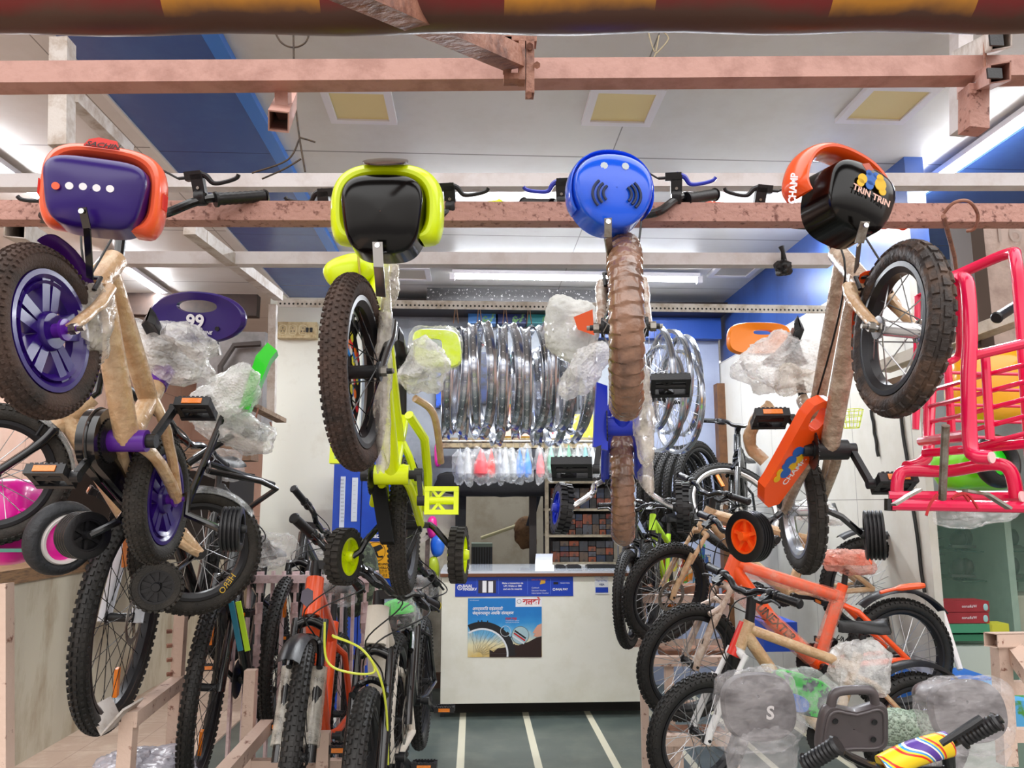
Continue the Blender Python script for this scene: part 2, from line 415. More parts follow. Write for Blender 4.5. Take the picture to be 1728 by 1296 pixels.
tube_light((-.4, 4.5, zc), (.8, 4.5, zc), 'tube light behind the pink beam between the yellow and blue baskets')
tube_light((-2.62, 5.4, zc), (-2.62, 6.5, zc), 'tube light at left behind the purple bicycle seat plate')
tube_light((-2.5, 3.6, zc), (-2.5, 4.7, zc), 'tube light at far left behind the purple basket')
tube_light((1.25, 4.5, zc), (2.3, 4.5, zc), 'tube light behind the beam between blue and orange baskets')

tube_light((-.3, 7.3, zc), (.7, 7.3, zc), 'unseen tube light added to brighten the store room behind the back wall doorway')  # lamp out of view, added so the store wall reads brighter
# ================================================================ STEEL BEAMS OF THE AWNING FRAME
m_pk = mat('pink_steel', '#b98d81', .55, c2='#a4786c', ns=14, bump=.15, bs=60)
m_pkr = mat('rusty_pink_steel', '#b98b7e', .6, c2='#6e4136', ns=55, lo=.55, hi=.66, bump=.4, bs=70)
m_wh = mat('white_steel', '#d8d3d4', .5, c2='#c9c0be', ns=9, bump=.1, bs=60)
m_whd = mat('dirty_white_steel', '#cbc4be', .6, c2='#a8988a', ns=14, bump=.2, bs=60)
m_rust = mat('rust_brown', '#9c6c58', .55, c2='#6b4336', ns=22, bump=.4, bs=60)
def one(name, mb, m, lab, cat, group=None): return tag(mb.build(name, m), lab, cat, group)
BM = 'square steel tubes of the awning frame'
one('steel_beam', MB().beam(W(-60, 132, 1.66), W(1800, 119, 1.66), .052), m_pk, 'uppermost pink square steel beam just under the striped awning roll', 'beam', BM)
one('steel_beam', MB().beam(W(-60, 360, 1.86), W(1800, 365, 1.86), .05), m_pkr, 'rust-pitted pink beam carrying the handlebars of the hanging bicycles', 'beam', BM)
one('steel_beam', MB().beam(W(-60, 309, 2.62), W(1800, 307, 2.62), .05), m_wh, 'white square beam right behind the baskets', 'beam', BM)
one('steel_beam', MB().beam(W(-60, 437, 2.95), W(1400, 440, 2.95), .05), m_wh, 'lowest white beam above the hanging rims', 'beam', BM)
one('steel_beam', MB().beam(W(106, 70, 2.3), W(104, 250, 2.3), .055), m_whd, 'upright white post above the purple basket', 'post', BM)
one('steel_beam', MB().beam(W(120, 160, 2.32), W(215, 255, 2.75), .045), m_whd, 'diagonal white brace beside the upright post', 'beam', BM)
one('steel_beam', MB().hollow(W(25, 385, 2.0), W(120, 440, 2.7), .05), m_whd, 'short open-ended white tube at left below the pink beam', 'beam', BM)
one('steel_beam', MB().hollow(W(470, 205, 1.62), W(486, 168, 1.9), .045).beam(W(478, 150, 1.7), W(478, 195, 1.7), .04, .03), m_pk, 'stub bracket hanging below the uppermost beam at left', 'bracket')
one('steel_beam', MB().beam(W(320, 385, 2.62), W(392, 440, 2.95), .045).beam(W(340, 400, 2.7), W(470, 500, 3.85), .045), m_whd, 'perforated angle running back from the white beam to the wall post', 'beam', BM)
# roof tarpaulin roll, near the top edge of the picture
m_roll = mat('tarpaulin_roll_cloth', '#7a1414', .4, bump=.3, bs=8)
N, L, b = mnode(m_roll)
tc = N.new('ShaderNodeTexCoord'); sp = N.new('ShaderNodeSeparateXYZ'); L.new(tc.outputs['Object'], sp.inputs[0])
def mth(op, a, bval=None, bsock=None):
    n = N.new('ShaderNodeMath'); n.operation = op; L.new(a, n.inputs[0])
    if bsock is not None: L.new(bsock, n.inputs[1])
    elif bval is not None: n.inputs[1].default_value = bval
    return n.outputs[0]
ROLL_Y = 1.22
k = (W(850, 20, ROLL_Y).x-W(290, 20, ROLL_Y).x)
roll_c = (W(-120, 50, ROLL_Y).x+W(1850, 46, ROLL_Y).x)/2
# bands start at pixels 290, 850, 1402 and are about 255 px wide
fr = mth('FRACT', mth('DIVIDE', mth('ADD', sp.outputs[0], bval=roll_c-W(290, 20, ROLL_Y).x+4*k), bval=k))
lt = mth('LESS_THAN', fr, bval=.457)
mx = N.new('ShaderNodeMix'); mx.data_type = 'RGBA'; mx.inputs['A'].default_value = lin('#6e0d0c'); mx.inputs['B'].default_value = lin('#b87a1c')
L.new(lt, mx.inputs['Factor'])
nz = N.new('ShaderNodeTexNoise'); nz.inputs['Scale'].default_value = 9; nz.inputs['Detail'].default_value = 8
mr = N.new('ShaderNodeMapRange'); mr.inputs[1].default_value = .35; mr.inputs[2].default_value = .75
L.new(tc.outputs['Object'], nz.inputs[0])
# grime lies in the lower part of the roll
zz = mth('MULTIPLY', sp.outputs[1], bval=20)
ad = mth('ADD', nz.outputs['Fac'], bsock=zz); ad = mth('ADD', ad, bval=.82)
mr.clamp = True; L.new(ad, mr.inputs[0])
mx2 = N.new('ShaderNodeMix'); mx2.data_type = 'RGBA'; mx2.inputs['B'].default_value = lin('#523428')
L.new(mr.outputs[0], mx2.inputs['Factor']); L.new(mx.outputs['Result'], mx2.inputs['A']); L.new(mx2.outputs['Result'], b.inputs['Base Color'])
ra, rb = W(-120, 50, ROLL_Y), W(1850, 46, ROLL_Y)
rr = .06
mb = MB().tube([V((ra.x+(rb.x-ra.x)*i/30, ROLL_Y, ra.z+rr+(rb.z-ra.z)*i/30+.003*math.sin(i*1.1))) for i in range(31)], rr, 28)
one('tarpaulin_roll', mb, m_roll, 'rolled red and yellow striped tarpaulin awning across the top of the shopfront', 'awning')
# wrapped support arm and its clamp
arm = thing('awning_arm', W(880, 130, 1.6), 'rust-brown taped arm running down from the awning to a clamp on the top pink beam', 'support arm')
MB().beam(W(560, -40, 1.02), W(866, 98, 1.56), .046).jitter(.002, 40).build('arm', m_rust, arm)
cl = MB()
for (a, b_) in (((856, 68), (856, 120)), ((894, 68), (894, 162))): cl.beam(W(*a, 1.57), W(*b_, 1.57), .018, .03, V((0, 1, 0)))
cl.beam(W(850, 70, 1.57), W(905, 72, 1.57), .03, .012).beam(W(850, 134, 1.57), W(885, 134, 1.57), .03, .014).beam(W(880, 75, 1.57), W(880, 140, 1.57), .014, .03, V((0, 1, 0)))
cl.build('clamp', m_rust, arm)
for (x, y) in ((894, 78), (906, 110), (892, 160)): MB().cyl(W(x, y, 1.545), W(x, y, 1.6), .008, 6).build('bolt', m_rust, arm)
# right-hand bracket stack
br = thing('frame_bracket', W(1655, 200, 1.7), 'pinkish box bracket hanging from the top beam at far right, open tube ends', 'bracket')
MB().hollow(W(1690, 66, 1.55), W(1620, 98, 1.95), .042).build('upper_tube', m_whd, br)
MB().hollow(W(1688, 122, 1.52), W(1630, 152, 1.8), .042).build('lower_tube', m_pk, br)
MB().beam(W(1643, 150, 1.66), W(1643, 222, 1.66), .048, .045, V((0, 1, 0))).build('drop_leg', m_pkr, br)
MB().cyl(W(1662, 50, 1.62), W(1662, 115, 1.62), .004, 8).build('bolt', m_rust, br)
MB().box(W(1672, 76, 1.545), W(1690, 60, 1.55)).build('tube_end', M_BLK, br)
MB().box(W(1668, 131, 1.515), W(1688, 117, 1.52)).build('tube_end', M_BLK, br)
one('steel_beam', MB().beam(W(1622, 40, 2.3), W(1622, 225, 2.3), .05), m_wh, 'white post behind the bracket at upper right', 'post', BM)
# old wires
m_wire = mat('old_wire', '#4b3a2a', .7, c2='#2a2220', ns=60)
wm = MB()
for pts in ([(495, 50), (496, 110), (497, 160), (505, 230), (515, 290)], [(462, 50), (475, 72), (495, 80), (515, 72), (524, 50)],
            [(505, 235), (485, 270), (425, 292)], [(508, 268), (480, 285), (442, 302)], [(506, 232), (520, 236), (532, 240)]):
    wm.tube(smooth([W(x, y, 2.1) for x, y in pts]), .0028, 6)
one('hanging_wire', wm, m_wire, 'twisted old wire with forked brown ends dangling left of the yellow basket', 'wire')
wm = MB()
for pts in ([(1093, 50), (1105, 88), (1112, 60)], [(1112, 50), (1128, 65), (1108, 90)], [(1108, 88), (1098, 106)]):
    wm.tube(smooth([W(x, y, 2.1) for x, y in pts]), .0018, 6)
one('hanging_wire', wm, mat('pale_wire', '#a89a7a', .6), 'short pale wire loop under the awning above the blue basket', 'wire')
one('hook_wire', MB().tube(smooth([W(1592, 360, 1.76), W(1610, 342, 1.74), W(1635, 340, 1.74), W(1650, 362, 1.76), W(1645, 385, 1.78), W(1632, 390, 1.8)]), .0042, 8), m_rust, 'rusty hook bent over the pink beam at right', 'hook')
one('iron_rod', MB().tube([W(1592, 365, 1.8), W(1610, 430, 2.1), W(1618, 490, 2.3)], .006, 8), m_rust, 'thin rusty rod slanting behind the orange bicycle wheel', 'rod')
bag = thing('tied_bag', W(1325, 470, 2.9), 'small black plastic bag knotted on the lower white beam', 'bag')
MB().sell(W(1323, 452, 2.9), (.032, 0, 0), (0, .03, 0), (0, 0, .03), .9, .9, amp=.5, fr=40).build('bag_body', M_BLK, bag)
MB().tube([W(1323, 440, 2.9), W(1321, 425, 2.88), W(1318, 416, 2.88)], [.012, .008, .012], 8).build('knot', M_BLK, bag)

# perforated beam carrying the rims, and the left post
m_perf = mat('perforated_angle', '#cfcac2', .5, c2='#a89c8c', ns=15)
N, L, b = mnode(m_perf)
tc = N.new('ShaderNodeTexCoord'); sp = N.new('ShaderNodeSeparateXYZ'); L.new(tc.outputs['Object'], sp.inputs[0])
fx = mth('PINGPONG', sp.outputs[0], bval=.0225); fx = mth('SUBTRACT', fx, bval=.0112)
fz = mth('SUBTRACT', sp.outputs[2], bval=.018)
d2 = mth('ADD', mth('MULTIPLY', fx, bsock=fx), bsock=mth('MULTIPLY', fz, bsock=fz))
hol = mth('LESS_THAN', d2, bval=.0055**2)
mx = N.new('ShaderNodeMix'); mx.data_type = 'RGBA'; mx.inputs['B'].default_value = lin('#15130f')
L.new(b.inputs['Base Color'].links[0].from_socket, mx.inputs['A']); L.new(hol, mx.inputs['Factor']); L.new(mx.outputs['Result'], b.inputs['Base Color'])
PY = 3.95
pa, pb = W(468, 521, PY), W(1397, 511, PY)
mb = MB(); zz0 = (pa.z+pb.z)/2-.025
mb.box((pa.x, PY, zz0), (pb.x, PY+.003, zz0+.042)).box((pa.x, PY, zz0+.042), (pb.x, PY+.04, zz0+.045))
one('perforated_beam', mb, m_perf, 'white perforated angle beam from which the wheel rims hang', 'beam')
BEAM_Z = zz0
one('steel_post', MB().beam(W(461, 515, 3.85), W(458, 700, 3.85), .038), m_whd, 'white steel drop post with a rusty foot beside the switch board', 'post')
t = thing('wall_hook_bracket', W(440, 705, 3.7), 'rusty perforated bracket with wire hooks at the foot of the white post', 'bracket')
MB().beam(W(415, 680, 3.4), W(475, 710, 3.85), .05, .02).build('arm', mat('rusty_bracket', '#96806a', .7, c2='#6a4f3a', ns=30), t)
for dx in (0, 18): MB().tube(smooth([W(418+dx, 688, 3.45), W(412+dx, 720, 3.45), W(424+dx, 738, 3.45), W(440+dx, 728, 3.45), W(438+dx, 712, 3.45)]), .004, 6).build('hook', m_rust, t)
# switch board
sb = thing('switch_board', W(500, 568, 6.55), 'cream switch and socket board high on the cream wall', 'switch board')
a, b_ = W(468, 571, 6.55), W(536, 545, 6.55)
MB().box((a.x, 6.52, a.z), (b_.x, 6.6, b_.z)).build('board', mat('old_cream_plastic', '#c9b78c', .5, c2='#a88f62', ns=20), sb)
for i in range(3):
    x = a.x+.05+i*.085
    MB().holed(sup(8, .035, .045, .5), sup(8, .03, .04, .5), (x, 6.518, (a.z+b_.z)/2), (1, 0, 0), (0, 0, 1), .006).build('socket_plate', mat('socket_cream', '#ddd0a8', .4), sb)
    hm = MB()
    for dx, dz in ((-.012, -.012), (.012, -.012), (0, .016)): hm.cyl((x+dx, 6.517, (a.z+b_.z)/2+dz), (x+dx, 6.519, (a.z+b_.z)/2+dz), .005, 8)
    hm.build('socket_holes', M_BLK, sb)
for i in range(2): MB().box((b_.x-.09+i*.035, 6.51, (a.z+b_.z)/2-.02), (b_.x-.07+i*.035, 6.52, (a.z+b_.z)/2+.02)).build('switch', M_BLK, sb)
# wall cables on the right wall
for (p, q, lab) in (((1470, 692), (1482, 770), 'black cable strip running down the white right wall, left one'), ((1520, 700), (1560, 1000), 'black cable strip running down the white right wall beside the glass showcase')):
    pts = []
    for i in range(9):
        tt = i/8; w = Wx(p[0]+(q[0]-p[0])*tt, p[1]+(q[1]-p[1])*tt, 2.19); pts.append(w+V((0, .004*math.sin(i*2), 0)))
    one('wall_cable', MB().tube(smooth(pts, 4), .008, 6), M_CAB, lab, 'cable')
# ================================================================ BICYCLE PARTS
class Basis:
    def __init__(s, front, rear, r, roll=0, up=V((0, 0, 1))):
        front, rear = V(front), V(rear)
        s.u = (front-rear).normalized(); s.w = up.cross(s.u).normalized()
        if roll: s.w = Quaternion(s.u, roll) @ s.w
        s.v = s.u.cross(s.w); s.L = (front-rear).length; s.r = r
        s.O = (front+rear)/2-s.v*r
    def P(s, x, y, z): return s.O+s.u*x+s.w*y+s.v*z
    def D(s, x, y, z): return s.u*x+s.w*y+s.v*z

def tyre_mesh(C, A, R, tw, knobs='mtb', e1=None, rough_seed=0):
    C, A = V(C), V(A).normalized(); e1 = e1 or perp(A); e2 = A.cross(e1)
    h = tw/2; Rm = R-h*1.0
    mb = MB(); mb.ring(C, A, Rm, h*.94, 56, 14)
    def T(th, ph, rho): return C+(e1*math.cos(th)+e2*math.sin(th))*(Rm+rho*math.cos(ph))+A*(rho*math.sin(ph))
    pat = {'mtb': ([-62, -30, 0, 30, 62], .026, .62, .6, .0045), 'kid': ([-66, -40, -14, 14, 40, 66], .016, .5, .6, .0026),
           'fine': ([-58, -22, 22, 58], .02, .6, .62, .0028), 'slick': ([], 1, 0, 0, 0),
           'block': ([-45, 0, 45], .03, .8, .75, .003)}[knobs]
    rows, pitch, fth, fph, kh = pat
    if rows:
        n = int(2*PI*R/pitch); dth = 2*PI/n
        gap = (rows[-1]-rows[0])/(len(rows)-1)
        for i in range(n):
            for j, a in enumerate(rows):
                th = (i+(.5 if j % 2 else 0))*dth; ph = math.radians(a); dp = math.radians(gap)*fph/2; dt = dth*fth/2
                r0, r1 = h*.86, h*.97+kh
                mb.hexa([T(th-dt, ph-dp, r0), T(th+dt, ph-dp, r0), T(th+dt, ph+dp, r0), T(th-dt, ph+dp, r0),
                         T(th-dt*.8, ph-dp*.8, r1), T(th+dt*.8, ph-dp*.8, r1), T(th+dt*.8, ph+dp*.8, r1), T(th-dt*.8, ph+dp*.8, r1)])
    return mb
def wheel(root, C, A, R, tw=.05, knobs='mtb', tyre=None, rim=None, spoke=None, hub=None, n=28, sr=.0013, mag=None, disc=False, hubw=.045, reflector=0, hubr=.014, rimw=None, wrap=None):
    C, A = V(C), V(A).normalized(); e1 = perp(A); e2 = A.cross(e1)
    rim = rim or M_RIM; spoke = spoke or M_SPK; hub = hub or M_BLK; tyre = tyre or M_RUB
    Ri = R-tw*.98; rw = rimw or tw*.36
    prof = [(Ri+.006, -rw), (Ri+.006, rw), (Ri-.004, rw*1.02), (Ri-.016, rw*.55), (Ri-.016, -rw*.55), (Ri-.004, -rw*1.02)]
    mb = MB().lathe(prof, C, A, 56, closed=True)
    if mag:      # moulded plastic spokes
        for i in range(mag):
            a = 2*PI*i/mag
            for da in (-.17, .17):
                d0 = e1*math.cos(a+da*2.2)+e2*math.sin(a+da*2.2); d1 = e1*math.cos(a+da)+e2*math.sin(a+da)
                tdir = A.cross(d1)
                mb.hexa([C+d0*.03+tdir*s*.010+A*q*.012 for q in (-1,) for s in (-1, 1)]+[C+d0*.03+tdir*s*.010+A*.012 for s in (1, -1)] +
                        [C+d1*(Ri-.012)+tdir*s*.012-A*rw*.8 for s in (-1, 1)]+[C+d1*(Ri-.012)+tdir*s*.012+A*rw*.8 for s in (1, -1)])
        mb.lathe([(.034, -.022), (.038, -.016), (.038, .016), (.034, .022)], C, A, 28)
        mb.lathe([(Ri-.016, -rw), (Ri-.03, -rw*.4), (Ri-.03, rw*.4), (Ri-.016, rw)], C, A, 48, closed=True)
    w = mb.build('wheel', rim, root)
    (wrap or tyre_mesh(C, A, R, tw, knobs)).build('tyre', tyre, w)
    hb = MB().lathe([(.006, -hubw*1.45), (.006, -hubw), (hubr*1.5, -hubw*.98), (hubr*1.5, -hubw*.85), (hubr, -hubw*.8), (hubr, hubw*.8), (hubr*1.5, hubw*.85), (hubr*1.5, hubw*.98), (.006, hubw), (.006, hubw*1.45)], C, A, 16)
    hb.build('hub', hub, w)
    if not mag and n:
        sb_ = MB()
        for i in range(n):
            side = -1 if i % 2 else 1; sw = 1 if (i//2) % 2 else -1
            th = 2*PI*i/n; th0 = th+sw*1.15
            p = C+(e1*math.cos(th0)+e2*math.sin(th0))*hubr*1.4+A*side*hubw*.9
            q = C+(e1*math.cos(th)+e2*math.sin(th))*(Ri-.012)
            sb_.tube([p, q], sr, 4, caps=False)
        sb_.build('spokes', spoke, w)
    if disc:
        dm = MB()
        dd = C+A*hubw*.9*(1 if disc is True else disc)
        dm.holed([(.08*(1+.03*(i % 2))*math.cos(2*PI*i/48), .08*(1+.03*(i % 2))*math.sin(2*PI*i/48)) for i in range(48)], [(.062*math.cos(2*PI*i/48), .062*math.sin(2*PI*i/48)) for i in range(48)], dd, e1, e2, .002)
        for i in range(6):
            a = 2*PI*i/6; d0 = e1*math.cos(a)+e2*math.sin(a); d1 = e1*math.cos(a+.5)+e2*math.sin(a+.5)
            dm.beam(dd+d0*.02, dd+d1*.065, .008, .002, A)
        dm.build('brake_disc', M_STEEL, w)
    for i in range(reflector):
        a = 2*PI*i/max(1, reflector)+.2; d = e1*math.cos(a)+e2*math.sin(a)
        MB().beam(C+d*R*.48, C+d*(Ri-.03), .022, .012, A).build('reflector', M_ORR, w)
    return w
def pedal(parent, c, ax, fw, up, L=.09, wd=.07, m=None, refl=True, name='pedal', th=.024):
    """c centre, ax along spindle, fw fore-aft"""
    m = m or M_BLK; c, ax, fw, up = V(c), V(ax).normalized(), V(fw).normalized(), V(up).normalized()
    mb = MB()
    for s in (-1, 1):
        mb.obox(c+fw*s*(wd/2-.006), ax*L/2, fw*.006, up*th/2)
        mb.obox(c+ax*s*(L/2-.006), ax*.006, fw*(wd/2-.006), up*th*.42)
        mb.beam(c-ax*L*.1+fw*s*.008, c-ax*L*.28+fw*s*(wd/2-.008), .007, th*.6, up); mb.beam(c-ax*L*.1+fw*s*.008, c+ax*L*.1+fw*s*(wd/2-.008), .007, th*.6, up)
    mb.cyl(c-ax*L/2, c+ax*L/2, .010, 12)
    for i in range(7):
        for s in (-1, 1): mb.obox(c+fw*s*(wd/2-.004)+ax*(i-3)*L/8+up*th*.5, ax*.003, fw*.004, up*.003)
    o = mb.build(name, m, parent)
    if refl:
        for s in (-1, 1): MB().obox(c+fw*s*(wd/2+.001), ax*L*.28, fw*.0015, up*th*.3).build('reflector', M_ORR, o)
    return o
def crankset(root, B, bb, ang=0, arm=.11, off=.055, ring_r=.05, m=None, pm=None, pl=.09, side=-1, ring=True, refl=True, flat=True, pfw=None):
    """bb local point of the bottom bracket; pedal arms opposite each other"""
    m = m or M_BLK
    x, z = bb; mb = MB(); mb.cyl(B.P(x, -off, z), B.P(x, off, z), .012, 14)
    a2 = B.w
    for s in (-1, 1):
        d = (math.cos(ang)*s*-1, math.sin(ang)*s*-1)
        e = (x+d[0]*arm, z+d[1]*arm)
        p = B.P(x, s*off, z); q = B.P(e[0], s*(off+.015), e[1])
        mb.beam(p, q, .02, .013, B.w); mb.cyl(p-a2*.011, p+a2*.011, .017, 14); mb.cyl(q-a2*.009, q+a2*.009, .013, 12)
    if ring:
        mb.lathe([(ring_r, -.0015), (ring_r, .0015)], B.P(x, side*(off-.015), z), B.w, 36)
        for i in range(30):
            a = 2*PI*i/30; mb.obox(B.P(x+math.cos(a)*ring_r, side*(off-.015), z+math.sin(a)*ring_r), B.D(.002, 0, 0), B.D(0, .0015, 0), B.D(0, 0, .002))
    c = mb.build('crank', m, root)
    for s in (-1, 1):
        d = (math.cos(ang)*s*-1, math.sin(ang)*s*-1)
        q = B.P(x+d[0]*arm, s*(off+.025+pl/2), z+d[1]*arm)
        MB().cyl(B.P(x+d[0]*arm, s*(off+.012), z+d[1]*arm), B.P(x+d[0]*arm, s*(off+.03), z+d[1]*arm), .007, 8).build('pedal_spindle', M_STEEL, c)
        f3 = B.D(*(pfw or (1, 0, 0))).normalized(); pedal(c, q, B.w, f3, f3.cross(B.w), L=pl, m=pm, refl=refl)
    return c
def grip(parent, p, q, r=.016, m=None, ends=None, ribs=9):
    p, q = V(p), V(q); d = q-p; L = d.length; prof = []
    for i in range(ribs*2+1):
        t = i/(ribs*2); prof.append((r*(1.0 if i % 2 else .9), t*L))
    prof = [(r*1.2, 0), (r*1.2, .006)]+prof[1:]+[(r*1.15, L), (r*.9, L+.006)]
    o = MB().lathe(prof, p, d, 16).build('grip', m or M_BLK, parent)
    if ends: MB().lathe([(r*1.1, 0), (r*1.1, .004), (r*.6, .007)], q+d.normalized()*.002, d, 16).build('end_cap', ends, o)
    return o
def brake_lever(root, c, bd, fw, dn, m=None, blade=None, L=.09):
    """clamp at c on a bar running along bd; blade runs out along bd, offset along fw"""
    m = m or M_BLK; c, bd, fw, dn = V(c), V(bd).normalized(), V(fw).normalized(), V(dn).normalized()
    mb = MB(); mb.lathe([(.018, -.012), (.02, -.008), (.02, .008), (.018, .012)], c, bd, 16)
    mb.obox(c+fw*.03, bd*.014, fw*.022, dn*.009).obox(c+fw*.05-bd*.008, bd*.02, fw*.010, dn*.009)
    mb.cyl(c+fw*.048-bd*.028, c+fw*.048-bd*.045, .004, 8)
    o = mb.build('brake_lever', m, root)
    pts = smooth([c+fw*.055+bd*.0, c+fw*.048+bd*.02, c+fw*.03+bd*.035, c+fw*.03+bd*(L*.7), c+fw*.036+bd*L, c+fw*.044+bd*(L+.008)], 5)
    k = len(pts)
    MB().tube(pts, [.008-.003*min(1, i/(k*.5)) for i in range(k)], 8).build('lever_blade', blade or m, o)
    MB().cyl(c+dn*.009+fw*.02, c+dn*.012+fw*.02, .004, 6).build('screw', M_STEEL, o)
    return o
def saddle_mesh(B, x, z, L=.24, w=.15, th=.05, tilt=0):
    def fn(a, t):
        # t along from tail (0) to nose (1); a around
        ww = w/2*(1-.80*min(1, max(0, (t-.12)/.55))**.8)*(math.sin(min(1, (t+.03)/.15)*PI/2))*(1 if t < .93 else math.sqrt(max(.02, 1-((t-.93)/.07)**2)))
        ang = 2*PI*a; cx = math.cos(ang); sz = math.sin(ang)
        zz = (sz*.5+.5 if sz > 0 else sz*.35+.5)*th - (abs(cx)**2.5)*th*.35 + (.012 if t < .25 else 0)*(1-t*4 if t < .25 else 0)
        xx = x-L/2+L*t
        return B.P(xx, cx*ww, z-th*.5+zz+tilt*(xx-x))
    return MB().grid(fn, 24, 18, cu=True)
def wrap_blob(mb, c, ax, ay, az, seed=0, amp=.3, e=.75, fr=14):
    o = len(mb.v); mb.sell(c, ax, ay, az, e, e, 64, 40, amp=amp, fr=fr, seed=seed); c = V(c)
    sz = min(V(ax).length, V(ay).length, V(az).length); k = max(.0035, sz*.10)
    for i in range(o, len(mb.v)):
        p = mb.v[i]; d = (p-c); q = p*(2.2/max(.03, sz))+V((seed, 0, 0))
        r_ = 1-2*abs(noise.noise(q))*1.6; r2 = 1-2*abs(noise.noise(q*2.3+V((5, 5, 5))))*1.6
        mb.v[i] = p+(d.normalized() if d.length > 1e-6 else d)*(k*r_+k*.5*r2)
    return mb
def fender(B, cx, cz, R, a0, a1, w=.05, th=.002, flare=0, y=0):
    n = 20
    def fn(s, t):
        a = a0+(a1-a0)*t; b = (s-.5)*2; rr = R-abs(b)**2*w*.25
        return B.P(cx+rr*math.cos(a), y+b*w/2*(1+flare*t), cz+rr*math.sin(a))
    mb = MB().grid(fn, 9, n)
    def fn2(s, t):
        a = a0+(a1-a0)*t; b = (s-.5)*2; rr = R-th-abs(b)**2*w*.25
        return B.P(cx+rr*math.cos(a), y+b*w/2*(1+flare*t), cz+rr*math.sin(a))
    mb2 = MB().grid(fn2, 9, n); o = len(mb.v); mb.add(mb2.v, [f[::-1] for f in mb2.f])
    return mb
def training_wheel(root, B, hub, c, R, w, side, m_t=None, m_c=None, arm_m=None, mid=None, ridges=5, knob=False, spokes=6, chrome=False, axis=None):
    """hub, c world points; axis along B.w"""
    A = axis.normalized() if axis is not None else B.w; e1 = perp(A); e2 = A.cross(e1); c = V(c)
    m_t = m_t or M_BLK; m_c = m_c or M_BLK
    prof = [(R*.68, -w/2)]
    if knob: prof += [(R*.9, -w/2), (R*.96, -w*.4), (R*.96, w*.4), (R*.9, w/2)]
    else:
        for i in range(ridges):
            z0 = -w/2+w*i/ridges; z1 = -w/2+w*(i+1)/ridges
            prof += [(R*.93, z0+.0005), (R, z0+(z1-z0)*.25), (R, z0+(z1-z0)*.75), (R*.93, z1-.0005)]
    prof += [(R*.68, w/2)]
    mb = MB().lathe(prof, c, A, 40, closed=True)
    if knob:
        n = 26
        for i in range(n):
            th = 2*PI*i/n; d = e1*math.cos(th)+e2*math.sin(th); t = A.cross(d)
            for s in (-1, 1): mb.obox(c+d*R*.97+A*s*w*.27+t*(s*.004), A*w*.24, t*R*.07, d*R*.05)
    tw = mb.build('training_wheel', m_t, root)
    pl = MB().lathe([(R*.69, -w*.45), (R*.69, w*.45), (R*.6, w*.45), (R*.6, -w*.45)], c, A, 40, closed=True).lathe([(R*.2, -w*.5), (R*.2, w*.5)], c, A, 20)
    for i in range(spokes):
        th = 2*PI*i/spokes; d = e1*math.cos(th)+e2*math.sin(th); t = A.cross(d)
        pl.obox(c+d*R*.4, d*R*.22, t*R*.07, A*w*.32)
    pl.lathe([(R*.62, -.002), (R*.62, .002)], c-A*side*w*.1, A, 32)
    pl.lathe([(R*.16, -w*.5-.01), (R*.2, -w*.5), (R*.2, w*.5), (R*.16, w*.5+.01)], c, A, 16)
    pl.build('wheel_disc', m_c, tw)
    pts = [V(hub)]+([V(q) for q in mid] if mid else [])+[c-A*side*(w/2+.004)]
    if chrome: MB().tube(smooth(pts, 5), .009, 10).build('training_wheel_arm', M_CHR, root)
    else: MB().tube(smooth(pts, 4) if not mid else pts, .0095, 8).build('training_wheel_arm', arm_m or M_BLKM, root)
    return tw

